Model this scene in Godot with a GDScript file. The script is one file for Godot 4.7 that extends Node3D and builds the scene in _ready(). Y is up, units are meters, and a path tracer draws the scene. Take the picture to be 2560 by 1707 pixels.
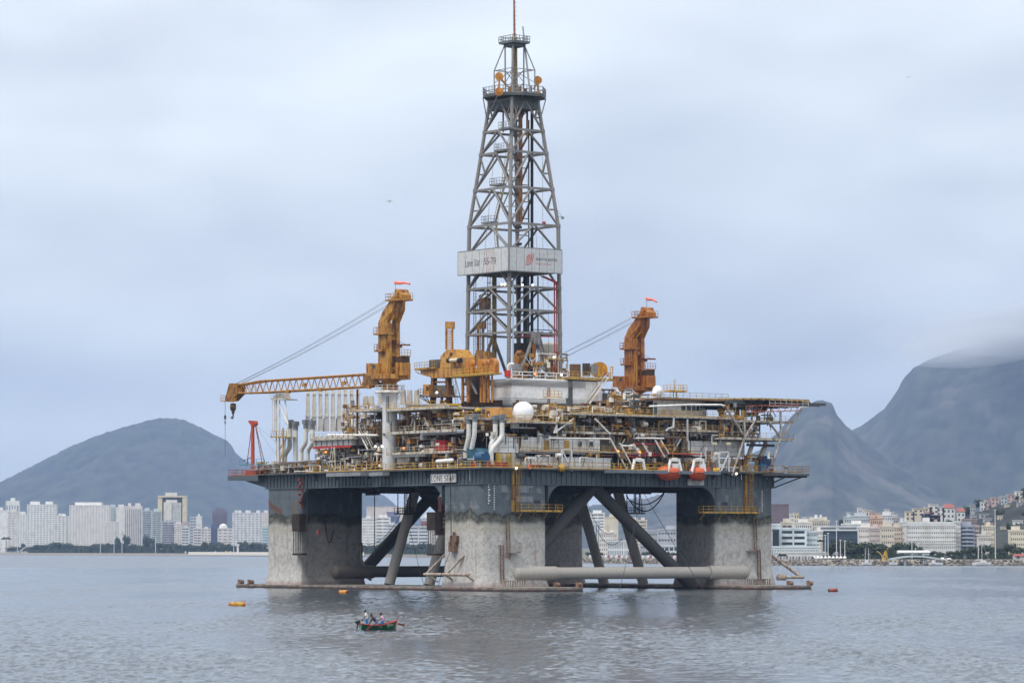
extends Node3D
# An oil rig at anchor in a bay. Rig-local frame: x runs along the rig's right front side, -z along its left front side, y up, origin at the near corner on the water.

const F := 8700.0
const EYE := Vector3(0, 7.6, 0)
const PITCH := 0.05976
var RT := Transform3D(Basis(Vector3.UP, deg_to_rad(37.5)), Vector3(-5.517, 0, -640))
var names := {}
var mats := {}
var tex := {}
var rng := RandomNumberGenerator.new()
var noise := FastNoiseLite.new()
var noise2 := FastNoiseLite.new()

# ---------------------------------------------------------------- mesh builder
class MB:
	var v := PackedVector3Array()
	var n := PackedVector3Array()
	var c := PackedColorArray()
	var i := PackedInt32Array()
	var col := Color(1, 1, 1)
	func quad(a: Vector3, b: Vector3, d: Vector3, e: Vector3, mid = null) -> void:
		var nn := (d - a).cross(b - a)
		if nn.length_squared() < 1e-16:
			nn = (e - a).cross(d - a)
		nn = nn.normalized()
		if mid != null and nn.dot((a + b + d + e) * 0.25 - mid) < 0:
			var t := b; b = e; e = t; nn = -nn
		var k := v.size()
		v.append(a); v.append(b); v.append(d); v.append(e)
		for j in 4:
			n.append(nn); c.append(col)
		i.append_array(PackedInt32Array([k, k + 1, k + 2, k, k + 2, k + 3]))
	func tri(a: Vector3, b: Vector3, d: Vector3, mid = null) -> void:
		var nn := (d - a).cross(b - a).normalized()
		if mid != null and nn.dot((a + b + d) / 3.0 - mid) < 0:
			var t := b; b = d; d = t; nn = -nn
		var k := v.size()
		v.append(a); v.append(b); v.append(d)
		for j in 3:
			n.append(nn); c.append(col)
		i.append_array(PackedInt32Array([k, k + 1, k + 2]))
	func hexa(p: Array) -> void:   # 8 corners: 4 of one end, 4 of the other, same order
		var m := Vector3.ZERO
		for q in p: m += q
		m /= 8.0
		quad(p[0], p[1], p[2], p[3], m); quad(p[4], p[5], p[6], p[7], m)
		for k in 4:
			var l := (k + 1) % 4
			quad(p[k], p[l], p[4 + l], p[4 + k], m)
	func bx(x0: float, x1: float, y0: float, y1: float, z0: float, z1: float) -> void:
		hexa([Vector3(x0, y0, z0), Vector3(x1, y0, z0), Vector3(x1, y0, z1), Vector3(x0, y0, z1), Vector3(x0, y1, z0), Vector3(x1, y1, z0), Vector3(x1, y1, z1), Vector3(x0, y1, z1)])
	func box(m: Vector3, s: Vector3) -> void:
		bx(m.x - s.x / 2, m.x + s.x / 2, m.y - s.y / 2, m.y + s.y / 2, m.z - s.z / 2, m.z + s.z / 2)
	func tbox(t: Transform3D, s: Vector3) -> void:
		var p := []
		for y in [-0.5, 0.5]:
			for q in [[-0.5, -0.5], [0.5, -0.5], [0.5, 0.5], [-0.5, 0.5]]:
				p.append(t * Vector3(q[0] * s.x, y * s.y, q[1] * s.z))
		hexa(p)
	func beam(p: Vector3, q: Vector3, w: float, h := -1.0) -> void:
		if h < 0: h = w
		var d := (q - p).normalized()
		if d == Vector3.ZERO: return
		var s := d.cross(Vector3.UP)
		s = Vector3.RIGHT if s.length() < 0.05 else s.normalized()
		var u := s.cross(d).normalized()
		s *= w / 2; u *= h / 2
		hexa([p - s - u, p + s - u, p + s + u, p - s + u, q - s - u, q + s - u, q + s + u, q - s + u])
	func tube(p: Vector3, q: Vector3, r0: float, r1 := -1.0, k := 8, caps := true) -> void:
		if r1 < 0: r1 = r0
		var d := (q - p).normalized()
		var s := d.cross(Vector3.UP)
		s = Vector3.RIGHT if s.length() < 0.05 else s.normalized()
		var u := d.cross(s)
		ring_strip([[p, r0], [q, r1]], s, u, k, caps)
	func ring_strip(rings: Array, s: Vector3, u: Vector3, k: int, caps: bool) -> void:   # rings share one frame
		var b := v.size()
		var m := rings.size()
		var ax: Vector3 = (rings[m - 1][0] - rings[0][0])
		ax = s.cross(u) if ax.length() < 1e-6 else ax.normalized()
		for j in m:
			var r: Array = rings[j]
			var j0: Array = rings[maxi(j - 1, 0)]
			var j1: Array = rings[mini(j + 1, m - 1)]
			var len: float = (j1[0] - j0[0]).dot(ax)
			var slope: float = (j1[1] - j0[1]) / (len if absf(len) > 1e-5 else 1e-5)
			for q in k:
				var a := TAU * q / k
				var e := s * cos(a) + u * sin(a)
				v.append(r[0] + e * r[1]); n.append((e - ax * clampf(slope, -20, 20)).normalized()); c.append(col)
		for j in m - 1:
			for q in k:
				var q1 := (q + 1) % k
				var A := b + j * k + q
				var B := b + j * k + q1
				var C := b + (j + 1) * k + q1
				var D := b + (j + 1) * k + q
				if (v[C] - v[A]).cross(v[B] - v[A]).dot(n[A] + n[C]) >= 0:
					i.append_array(PackedInt32Array([A, B, C, A, C, D]))
				else:
					i.append_array(PackedInt32Array([A, C, B, A, D, C]))
		if caps:
			for e in [0, m - 1]:
				if rings[e][1] < 0.001: continue
				var f := v.size()
				var nn := -ax if e == 0 else ax
				v.append(rings[e][0]); n.append(nn); c.append(col)
				for q in k:
					var a := TAU * q / k
					v.append(rings[e][0] + (s * cos(a) + u * sin(a)) * rings[e][1]); n.append(nn); c.append(col)
				for q in k:
					var A := f + 1 + q
					var B := f + 1 + (q + 1) % k
					if (v[B] - v[f]).cross(v[A] - v[f]).dot(nn) >= 0:
						i.append_array(PackedInt32Array([f, A, B]))
					else:
						i.append_array(PackedInt32Array([f, B, A]))
	func path(pts: Array, r: float, k := 6) -> void:   # polyline pipe with mitred joints
		var b := v.size()
		var m := pts.size()
		var ps := Vector3.ZERO
		for j in m:
			var p: Vector3 = pts[j]
			var d0: Vector3 = (p - pts[j - 1]).normalized() if j > 0 else (pts[1] - p).normalized()
			var d1: Vector3 = (pts[j + 1] - p).normalized() if j < m - 1 else d0
			var t := (d0 + d1).normalized()
			var s := ps - t * ps.dot(t)
			if s.length() < 0.05:
				s = t.cross(Vector3.UP)
				if s.length() < 0.05: s = t.cross(Vector3.RIGHT)
			s = s.normalized(); ps = s
			var u := t.cross(s)
			var g := 1.0 / maxf(0.5, sqrt((1 + d0.dot(d1)) / 2))
			for q in k:
				var a := TAU * q / k
				var e := s * cos(a) + u * sin(a)
				v.append(p + e * r * g); n.append(e); c.append(col)
		for j in m - 1:
			for q in k:
				var q1 := (q + 1) % k
				var A := b + j * k + q
				var B := b + j * k + q1
				var C := b + (j + 1) * k + q1
				var D := b + (j + 1) * k + q
				if (v[C] - v[A]).cross(v[B] - v[A]).dot(n[A] + n[C]) >= 0:
					i.append_array(PackedInt32Array([A, B, C, A, C, D]))
				else:
					i.append_array(PackedInt32Array([A, C, B, A, D, C]))
	func lathe(o: Vector3, prof: Array, k := 20, caps := true) -> void:   # prof: [radius, height]
		var r := []
		for q in prof: r.append([o + Vector3(0, q[1], 0), q[0]])
		ring_strip(r, Vector3.RIGHT, Vector3.BACK, k, caps)
	func ball(o: Vector3, r: float, k := 16, y0 := -1.0, sy := 1.0) -> void:
		var p := []
		for j in range(0, k / 2 + 1):
			var y := lerpf(y0, 1.0, float(j) / (k / 2))
			y = lerpf(y0, 1.0, 0.5 - 0.5 * cos(PI * j / (k / 2)))
			p.append([sqrt(maxf(0.0, 1 - y * y)) * r + 0.0005, y * r * sy])
		lathe(o, p, k, true)
	func prism(poly: Array, dir: Vector3) -> void:   # convex polygon swept along dir
		var m := Vector3.ZERO
		for q in poly: m += q
		m = m / poly.size() + dir / 2
		for j in range(1, poly.size() - 1):
			tri(poly[0], poly[j], poly[j + 1], m)
			tri(poly[0] + dir, poly[j] + dir, poly[j + 1] + dir, m)
		for j in poly.size():
			var l := (j + 1) % poly.size()
			quad(poly[j], poly[l], poly[l] + dir, poly[j] + dir, m)
	func grid(P: Array, w: int, h: int, cols = null, up := Vector3.ZERO) -> void:   # rows of points, smooth normals
		var b := v.size()
		for k in w * h:
			v.append(P[k]); n.append(Vector3.ZERO)
			c.append(cols[k] if cols != null else col)
		for y in h - 1:
			for x in w - 1:
				var A := b + y * w + x
				var nn := (v[A + w + 1] - v[A]).cross(v[A + 1] - v[A]) + (v[A + w] - v[A]).cross(v[A + w + 1] - v[A])
				for q in [A, A + 1, A + w, A + w + 1]: n[q] += nn
				i.append_array(PackedInt32Array([A, A + 1, A + w + 1, A, A + w + 1, A + w]))
		for k in range(b, v.size()): n[k] = n[k].normalized()
	func mesh(off := Vector3.ZERO) -> ArrayMesh:
		var m := ArrayMesh.new()
		if v.is_empty(): return m
		var a := []
		a.resize(Mesh.ARRAY_MAX)
		var w := v
		if off != Vector3.ZERO:
			w = PackedVector3Array()
			w.resize(v.size())
			for k in v.size(): w[k] = v[k] - off
		a[Mesh.ARRAY_VERTEX] = w; a[Mesh.ARRAY_NORMAL] = n; a[Mesh.ARRAY_COLOR] = c; a[Mesh.ARRAY_INDEX] = i
		m.add_surface_from_arrays(Mesh.PRIMITIVE_TRIANGLES, a)
		return m

# ---------------------------------------------------------------- where things stand
func ray(X: float, Y: float) -> Vector3:
	var x := (X - 1280.0) / F
	var y := (853.5 - Y) / F
	return Vector3(x, y * cos(PITCH) + sin(PITCH), -(cos(PITCH) - y * sin(PITCH)))
func bg(X: float, Y: float, D: float) -> Vector3:   # a world point D metres ahead
	var r := ray(X, Y)
	return EYE + r * (D / -r.z)
func shore(X: float) -> float:   # how far off the shore lies
	var t := [[-900, 5900], [0, 5500], [670, 4500], [915, 4000], [1110, 3500], [1400, 2160], [1930, 1800], [2560, 1745], [3600, 1700]]
	for k in t.size() - 1:
		if X < t[k + 1][0]:
			return lerpf(t[k][1], t[k + 1][1], clampf((X - t[k][0]) / float(t[k + 1][0] - t[k][0]), 0, 1))
	return 1700.0
func cut(X: float, Y: float, nrm: Vector3, d: float) -> Vector3:
	var inv := RT.affine_inverse()
	var o := inv * EYE
	var r := inv.basis * ray(X, Y)
	return o + r * ((d - o.dot(nrm)) / r.dot(nrm))
func pz(X: float, Y: float, z: float) -> Vector3: return cut(X, Y, Vector3.BACK, z)
func px(X: float, Y: float, x: float) -> Vector3: return cut(X, Y, Vector3.RIGHT, x)
func py(X: float, Y: float, y: float) -> Vector3: return cut(X, Y, Vector3.UP, y)

# ---------------------------------------------------------------- naming
func numbered(s: String) -> String:
	if not names.has(s):
		names[s] = 0
		return s
	names[s] += 1
	return "%s_%03d" % [s, names[s]]
func tag(o: Node, label: String, cat := "", group := "", kind := "") -> Node:
	if label != "": o.set_meta("label", label)
	if cat != "": o.set_meta("category", cat)
	if group != "": o.set_meta("group", group)
	if kind != "": o.set_meta("kind", kind)
	return o
func thing(called: String, label: String, cat: String, base := Vector3.ZERO, group := "", world := false) -> Node3D:
	var o := Node3D.new()
	o.name = numbered(called)
	add_child(o)
	o.transform = (Transform3D() if world else RT) * Transform3D(Basis(), base)
	o.set_meta("base", base)
	tag(o, label, cat, group)
	return o
func base_of(p: Node) -> Vector3:
	while p and p != self:
		if p.has_meta("base"): return p.get_meta("base")
		p = p.get_parent()
	return Vector3.ZERO
func part(called: String, b: MB, m: Material, p: Node, kind := "") -> MeshInstance3D:
	var o := MeshInstance3D.new()
	o.mesh = b.mesh(base_of(p))
	o.material_override = null
	if o.mesh.get_surface_count(): o.mesh.surface_set_material(0, m)
	o.name = called
	var k := 1
	while p.has_node(NodePath(o.name)):
		o.name = "%s_%03d" % [called, k]; k += 1
	p.add_child(o, true)
	if kind != "": o.set_meta("kind", kind)
	return o
func solo(called: String, b: MB, m: Material, label: String, cat: String, base := Vector3.ZERO, group := "", kind := "", world := false) -> MeshInstance3D:
	var o := MeshInstance3D.new()
	o.mesh = b.mesh(base)
	if o.mesh.get_surface_count(): o.mesh.surface_set_material(0, m)
	o.name = numbered(called)
	add_child(o)
	o.transform = (Transform3D() if world else RT) * Transform3D(Basis(), base)
	tag(o, label, cat, group, kind)
	return o

# ---------------------------------------------------------------- materials
func noise_tex(key: String, freq: float, oct: int, ramp: Array, type := FastNoiseLite.TYPE_SIMPLEX_SMOOTH, size := 512, normal := false) -> NoiseTexture2D:
	if tex.has(key): return tex[key]
	var f := FastNoiseLite.new()
	f.seed = hash(key) % 1000
	f.noise_type = type
	f.frequency = freq
	f.fractal_octaves = oct
	var t := NoiseTexture2D.new()
	t.width = size; t.height = size; t.seamless = true
	t.noise = f
	if normal:
		t.as_normal_map = true
		t.bump_strength = 6.0
	else:
		var g := Gradient.new()
		g.offsets = PackedFloat32Array(ramp.map(func(q): return q[0]))
		g.colors = PackedColorArray(ramp.map(func(q): return (q[1] as Color).linear_to_srgb()))
		t.color_ramp = g
	tex[key] = t
	return t
func mat(r: float, g: float, b: float, rough := 0.6, wear := "grime", metal := 0.0) -> StandardMaterial3D:
	var key := "%.3f %.3f %.3f %.2f %s %.2f" % [r, g, b, rough, wear, metal]
	if mats.has(key): return mats[key]
	var m := StandardMaterial3D.new()
	m.albedo_color = Color(r, g, b).linear_to_srgb()
	m.roughness = rough
	m.metallic = metal
	if wear == "vc" or wear == "vcg":
		m.albedo_color = Color(1, 1, 1)
		m.vertex_color_use_as_albedo = true
		if wear == "vcg":   # fine speckle of fouling over the vertex colours
			m.uv1_triplanar = true
			m.uv1_world_triplanar = true
			m.albedo_texture = noise_tex("speckle", 0.05, 4, [[0.0, Color(0.45, 0.42, 0.38)], [0.4, Color(0.8, 0.78, 0.76)], [0.6, Color(1, 1, 1)], [1.0, Color(1.0, 1.0, 1.0)]])
			m.uv1_scale = Vector3(0.16, 0.13, 0.16)
	elif wear != "":
		m.uv1_triplanar = true
		m.uv1_world_triplanar = true
		if wear == "grime":
			m.albedo_texture = noise_tex("grime", 0.012, 5, [[0.0, Color(0.40, 0.28, 0.19)], [0.27, Color(0.70, 0.62, 0.53)], [0.42, Color(0.94, 0.92, 0.90)], [1.0, Color(1, 1, 1)]])
			m.uv1_scale = Vector3(0.11, 0.05, 0.11)
		elif wear == "rust":
			m.albedo_texture = noise_tex("rust", 0.016, 5, [[0.0, Color(0.20, 0.09, 0.04)], [0.34, Color(0.45, 0.27, 0.17)], [0.46, Color(0.84, 0.78, 0.72)], [0.7, Color(1.0, 1.0, 1.0)], [1.0, Color(1.12, 1.15, 1.2)]])
			m.uv1_scale = Vector3(0.16, 0.045, 0.16)
		elif wear == "soft":
			m.albedo_texture = noise_tex("soft", 0.02, 4, [[0.0, Color(0.72, 0.70, 0.68)], [0.5, Color(0.95, 0.95, 0.95)], [1.0, Color(1, 1, 1)]])
			m.uv1_scale = Vector3(0.13, 0.08, 0.13)
		elif wear == "spk":
			m.albedo_texture = noise_tex("speckle", 0.05, 4, [[0.0, Color(0.45, 0.42, 0.38)], [0.4, Color(0.8, 0.78, 0.76)], [0.6, Color(1, 1, 1)], [1.0, Color(1.0, 1.0, 1.0)]])
			m.uv1_scale = Vector3(0.16, 0.13, 0.16)
		elif wear == "city":
			m.albedo_texture = noise_tex("soft", 0.02, 4, [])
			m.uv1_scale = Vector3(0.012, 0.008, 0.012)
		elif wear == "leaf":
			m.albedo_texture = noise_tex("leaf", 0.03, 4, [[0.0, Color(0.35, 0.38, 0.35)], [0.5, Color(0.8, 0.8, 0.8)], [1.0, Color(1.25, 1.2, 1.0)]])
			m.uv1_scale = Vector3(0.02, 0.02, 0.02)
	mats[key] = m
	return m
func glow(c: Color, e: float) -> StandardMaterial3D:
	var m := StandardMaterial3D.new()
	m.albedo_color = c
	m.emission_enabled = true
	m.emission = c
	m.emission_energy_multiplier = e
	return m
var WHITE: Material
var CREAM: Material
var YEL: Material
var ORA: Material
var AMB: Material
var GREY: Material
var DGREY: Material
var STEEL: Material
var BLACK: Material
var HULL: Material
var RED: Material
var RUST: Material
var BLUE: Material
var GLASS: Material
var LIFE: Material
var BROWN: Material
func palette() -> void:
	WHITE = mat(0.80, 0.79, 0.76, 0.5, "grime")
	CREAM = mat(0.55, 0.51, 0.43, 0.6, "grime")
	YEL = mat(0.60, 0.36, 0.05, 0.55, "grime")
	ORA = mat(0.50, 0.19, 0.025, 0.5, "grime")
	AMB = mat(0.47, 0.232, 0.036, 0.5, "rust")
	GREY = mat(0.24, 0.25, 0.27, 0.6, "grime")
	DGREY = mat(0.075, 0.08, 0.085, 0.7, "grime")
	STEEL = mat(0.225, 0.212, 0.20, 0.55, "soft")
	BLACK = mat(0.015, 0.015, 0.016, 0.7, "")
	HULL = mat(0.074, 0.092, 0.106, 0.5, "soft")
	RED = mat(0.45, 0.03, 0.025, 0.5, "grime")
	RUST = mat(0.13, 0.055, 0.03, 0.85, "grime")
	BLUE = mat(0.012, 0.075, 0.19, 0.45, "grime")
	GLASS = mat(0.02, 0.045, 0.055, 0.12, "")
	LIFE = mat(0.62, 0.10, 0.02, 0.4, "soft")
	BROWN = mat(0.17, 0.09, 0.045, 0.7, "grime")

# ---------------------------------------------------------------- shared shapes
func rail(b: MB, pts: Array, h := 1.15, step := 1.6, t := 0.075) -> void:
	for k in pts.size() - 1:
		var p: Vector3 = pts[k]
		var q: Vector3 = pts[k + 1]
		var m := maxi(1, roundi(p.distance_to(q) / step))
		for j in m + (1 if k == pts.size() - 2 else 0):
			var o := p.lerp(q, float(j) / m)
			b.beam(o, o + Vector3(0, h, 0), t)
		for f in [0.52, 1.0]:
			b.beam(p + Vector3(0, h * f, 0), q + Vector3(0, h * f, 0), t)
		b.beam(p + Vector3(0, 0.09, 0), q + Vector3(0, 0.09, 0), 0.04, 0.16)
func ladder(b: MB, p: Vector3, q: Vector3, side: Vector3, w := 0.6) -> void:
	var s := side.normalized() * w / 2
	b.beam(p - s, q - s, 0.09); b.beam(p + s, q + s, 0.09)
	var m := maxi(2, roundi(p.distance_to(q) / 0.6))
	for j in m:
		var o := p.lerp(q, (j + 0.5) / m)
		b.beam(o - s, o + s, 0.05)
func cage(b: MB, p: Vector3, q: Vector3, side: Vector3, out: Vector3, w := 0.75) -> void:
	ladder(b, p, q, side, w)
	var s := side.normalized() * w / 2
	var o := out.normalized() * w
	for k in [s + o * 0.8, -s + o * 0.8, o]: b.beam(p + k, q + k, 0.06)
	var m := maxi(2, roundi(p.distance_to(q) / 1.4))
	for j in m + 1:
		var e := p.lerp(q, float(j) / m)
		b.path([e - s, e - s + o * 0.8, e + o, e + s + o * 0.8, e + s], 0.04, 4)
func stair(b: MB, str: MB, p: Vector3, q: Vector3, w: Vector3) -> void:
	for s in [0.0, 1.0]:
		str.beam(p + w * s, q + w * s, 0.1, 0.34)
		str.beam(p + w * s + Vector3(0, 1.0, 0), q + w * s + Vector3(0, 1.0, 0), 0.07)
	var m := maxi(3, roundi(absf(q.y - p.y) / 0.24))
	for j in m:
		var o := p.lerp(q, (j + 0.5) / m)
		b.beam(o, o + w, 0.26, 0.05)
func lattice(b: MB, p: Array, q: Array, n: int, rc: float, rd: float) -> void:   # square boom: 4 chords p->q with zigzag lacing
	for k in 4:
		b.tube(p[k], q[k], rc, rc, 6)
	for j in n:
		var f := float(j) / n
		var g := float(j + 1) / n
		for k in 4:
			var l := (k + 1) % 4
			var a0: Vector3 = p[k].lerp(q[k], f)
			var a1: Vector3 = p[l].lerp(q[l], (f + g) / 2)
			var a2: Vector3 = p[k].lerp(q[k], g)
			b.beam(a0, a1, rd); b.beam(a1, a2, rd)
func cat_line(p: Vector3, q: Vector3, sag: float, n := 12) -> Array:
	var o := []
	for k in n + 1:
		var f := float(k) / n
		o.append(p.lerp(q, f) - Vector3(0, sag * 4 * f * (1 - f), 0))
	return o

# ---------------------------------------------------------------- the scene
func _ready() -> void:
	rng.seed = 7
	noise.seed = 3; noise.frequency = 1.0; noise.fractal_octaves = 4
	noise2.seed = 11; noise2.frequency = 1.0; noise2.fractal_octaves = 1
	var cam := Camera3D.new()
	cam.name = "camera"
	cam.fov = rad_to_deg(2 * atan(853.5 / F))
	cam.position = EYE
	cam.rotation.x = PITCH
	cam.near = 1.0; cam.far = 30000.0
	add_child(cam)
	cam.current = true
	var we := WorldEnvironment.new()
	we.name = "environment"
	var e := Environment.new()
	e.background_mode = Environment.BG_SKY
	var sky := Sky.new()
	var pano := PanoramaSkyMaterial.new()
	pano.panorama = ImageTexture.create_from_image(sky_image())
	pano.energy_multiplier = 1.0
	sky.sky_material = pano
	e.sky = sky
	e.tonemap_mode = Environment.TONE_MAPPER_LINEAR
	e.tonemap_exposure = 1.3
	e.fog_enabled = true
	e.fog_density = 0.00004
	e.fog_light_color = Color(0.43, 0.60, 0.95).linear_to_srgb()
	e.volumetric_fog_enabled = true
	e.volumetric_fog_density = 0.0
	e.sdfgi_enabled = true; e.ssao_enabled = true; e.ssil_enabled = true
	we.environment = e
	add_child(we)
	var sun := DirectionalLight3D.new()
	sun.name = "sun"
	sun.light_energy = 0.5
	sun.light_color = Color(1.0, 0.97, 0.93)
	sun.light_angular_distance = 20.0
	sun.shadow_enabled = true
	add_child(sun)
	sun.look_at_from_position(Vector3.ZERO, Vector3(0.45, -1.0, -0.55))
	palette()
	water()
	land()
	mountains()
	hull()
	topsides()
	city()
	trees()
	equipment()
	afloat()

func sky_image() -> Image:
	var w := 2048
	var h := 1024
	var d := PackedFloat32Array()
	d.resize(w * h * 3)
	var a := FastNoiseLite.new()
	a.seed = 21; a.frequency = 1.0; a.fractal_octaves = 4; a.fractal_gain = 0.45
	var k := 0
	for y in h:
		var el := (0.5 - (y + 0.5) / h) * 180.0
		var t := clampf(el / 9.0, 0, 1)
		# an even overcast: blue grey low down, whiter overhead
		var c := Vector3(0.495, 0.56, 0.64).lerp(Vector3(0.635, 0.70, 0.78), smoothstep(0.0, 1.0, t))
		c = c.lerp(Vector3(1.45, 1.50, 1.55), smoothstep(9.0, 60.0, el))
		if el < 0:
			c = Vector3(0.25, 0.28, 0.33)
		for x in w:
			var m := 1.0
			var wh := 0.0
			if el > -1.0:
				var az := TAU * (x + 0.5) / w
				var q := Vector3(cos(az), 0, sin(az))
				var f := a.get_noise_3d(q.x * 6.0, el * 0.42, q.z * 6.0)
				var g := a.get_noise_3d(q.x * 19.0 + 40, el * 1.1 + 9, q.z * 19.0)
				var bank := exp(-pow((el - 4.0 - 1.2 * f) / 0.9, 2)) * (0.45 + 0.9 * a.get_noise_3d(q.x * 8 + 7, 3.0, q.z * 8))
				m = 1.0 + (0.19 * f + 0.09 * g) * (1.0 - 0.5 * smoothstep(20, 60, el)) - 0.13 * bank
				wh = 0.02 * f
			d[k] = c.x * m + wh; d[k + 1] = c.y * m + wh * 0.6; d[k + 2] = c.z * (1.0 + (m - 1.0) * 0.85)
			k += 3
	return Image.create_from_data(w, h, false, Image.FORMAT_RGBF, d.to_byte_array())

func water() -> void:
	var wm := mat(0.045, 0.056, 0.066, 0.14, "")
	wm.metallic_specular = 0.5
	var b := MB.new()   # the bay: a fan of wave relief round the point of view, then a plain sheet out to the far shore
	var wv := FastNoiseLite.new()
	wv.seed = 5; wv.frequency = 1.0; wv.fractal_octaves = 3; wv.fractal_gain = 0.55
	var sw := FastNoiseLite.new()
	sw.seed = 8; sw.frequency = 1.0; sw.fractal_octaves = 2
	var nx := 400
	var ny := 1000
	var P := []
	P.resize(nx * ny)
	for y in ny:
		var r := 120.0 * pow(1500.0 / 120.0, float(y) / (ny - 1))
		var fade := clampf((1500.0 - r) / 500.0, 0, 1)
		for x in nx:
			var X := lerpf(-0.185, 0.185, float(x) / (nx - 1)) * r
			var gust := 0.65 + 0.7 * sw.get_noise_2d(X * 0.02, r * 0.006)
			var hgt := 0.13 * wv.get_noise_2d(X * 0.22, r * 0.40) + 0.16 * wv.get_noise_2d(X * 0.9 + 50, r * 1.2)
			P[(y * nx) + x] = Vector3(X, hgt * fade * gust - 0.0, -r)
	b.grid(P, nx, ny)
	var o := solo("sea", b, wm, "", "", Vector3.ZERO, "", "structure", true)
	o.name = "sea"
	b = MB.new()
	b.quad(Vector3(-9000, -0.5, -9000), Vector3(9000, -0.5, -9000), Vector3(9000, -0.5, 600), Vector3(-9000, -0.5, 600), Vector3(0, -9, 0))
	var f := solo("sea_sheet", b, far_water(), "", "", Vector3.ZERO, "", "structure", true)
	f.name = "sea_far"

func far_water() -> StandardMaterial3D:
	var m := StandardMaterial3D.new()
	m.albedo_color = Color(0.045, 0.056, 0.066).linear_to_srgb()
	m.roughness = 0.22
	m.normal_enabled = true
	m.normal_texture = noise_tex("ripple", 0.02, 4, [], FastNoiseLite.TYPE_SIMPLEX_SMOOTH, 512, true)
	m.normal_scale = 0.8
	m.uv1_triplanar = true; m.uv1_world_triplanar = true
	m.uv1_scale = Vector3(0.02, 0.02, 0.05)
	return m

func land() -> void:
	var xs := [-1400, -600, -200, 0, 250, 520, 670, 800, 915, 1110, 1250, 1400, 1560, 1690, 1930, 2100, 2300, 2560, 2900, 3600]
	var b := MB.new()
	var s := MB.new()
	for k in xs.size() - 1:
		var q := []
		for X in [xs[k], xs[k + 1]]:
			var D := shore(X)
			var p := bg(X, 1374, D); p.y = 0
			var dir := Vector3(p.x, 0, p.z).normalized()
			q.append([p, dir])
		var a: Vector3 = q[0][0]
		var c: Vector3 = q[1][0]
		var up := Vector3(0, 2.6, 0)
		var a1: Vector3 = a + q[0][1] * 14.0
		var c1: Vector3 = c + q[1][1] * 14.0
		s.quad(a - up, a1 + up, c1 + up, c - up, a - Vector3(0, 500, 0))
		b.quad(a1 + up, a1 + q[0][1] * 5200.0 + up * 4, c1 + q[1][1] * 5200.0 + up * 4, c1 + up, a - Vector3(0, 900, 0))
	solo("ground", b, mat(0.11, 0.12, 0.08, 0.95, "city"), "", "", Vector3.ZERO, "", "structure", true).name = "ground"
	solo("embankment", s, mat(0.24, 0.21, 0.18, 0.95, "city"), "", "", Vector3.ZERO, "", "structure", true).name = "embankment"
	# pale sand beach before the rig's left side
	b = MB.new()
	var prev = null
	for X in range(470, 930, 20):
		var D := shore(X)
		var p := bg(X, 1374, D - 6); p.y = 0.15
		var d := Vector3(p.x, 0, p.z).normalized()
		if prev != null:
			b.quad(prev[0], prev[0] + prev[1] * 26.0 + Vector3(0, 4.4, 0), p + d * 26.0 + Vector3(0, 4.4, 0), p, prev[0] - Vector3(0, 90, 0))
		prev = [p, d]
	solo("beach", b, mat(0.36, 0.33, 0.29, 0.95, ""), "", "", Vector3.ZERO, "", "structure", true).name = "beach"

func massif(called: String, prof: Array, D: float, foot: float, back: float, rock: float, sd: int, bump: float) -> void:
	# a wooded mountain: its crest runs at D through the listed points, the slopes fall towards the bay and away from it
	var b := MB.new()
	var nz := 80
	var xs := []
	var X: float = prof[0][0]
	while X <= prof[prof.size() - 1][0]:
		xs.append(X); X += 5.0
	var P := []
	var C := []
	var f := FastNoiseLite.new()
	f.seed = sd; f.frequency = 1.0; f.fractal_octaves = 5; f.fractal_gain = 0.55
	for j in nz:
		var t := lerpf(-1.0, 0.5, float(j) / (nz - 1))
		for q in xs:
			var k := 0
			while k < prof.size() - 2 and q > prof[k + 1][0]: k += 1
			var g := clampf((q - prof[k][0]) / float(prof[k + 1][0] - prof[k][0]), 0, 1)
			var Y := lerpf(prof[k][1], prof[k + 1][1], g)
			var top := bg(q, Y, D)
			var z := D + (t * foot if t < 0 else t * back)
			var sh := pow(1.0 - absf(t), 0.8 if t < 0 else 1.2)
			var x := (top.x) * (z / D) if t < 0 else top.x
			var hh := maxf(top.y - 8.0, 1.0) * sh
			var n1 := absf(f.get_noise_3d(x * 0.0016, hh * 0.0005, z * 0.0007)) - 0.2
			var n2 := f.get_noise_3d(x * 0.011, hh * 0.008, z * 0.006)
			hh += f.get_noise_2d(x * 0.05, t * 60.0) * 7.0 * (1 - absf(t))
			hh += n1 * bump * 5.5 * (1.0 - absf(t)) * minf(1.0, absf(t) * 4.0) + n2 * bump * (0.2 + 0.9 * minf(1.0, absf(t) * 6.0) * (1 - absf(t)))
			P.append(Vector3(x, hh + 6.0, -z))
			var n3 := f.get_noise_3d(x * 0.0035 + 50, hh * 0.0025, z * 0.001)
			var green := Color(0.009, 0.014, 0.012).lerp(Color(0.036, 0.045, 0.031), clampf(n2 * 1.9 + 0.5, 0, 1))
			if rock < -0.5: green = Color(green.r * 0.5, green.g * 0.5, green.b * 0.5)
			var bare := clampf((n3 + rock + n2 * 0.25) * 3.5, 0, 1)
			C.append(green.lerp(Color(0.12, 0.10, 0.095), bare * 0.45))
	b.grid(P, xs.size(), nz, C)
	solo(called, b, mat(1, 1, 1, 0.95, "vc"), "", "", Vector3.ZERO, "", "structure", true)

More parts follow.
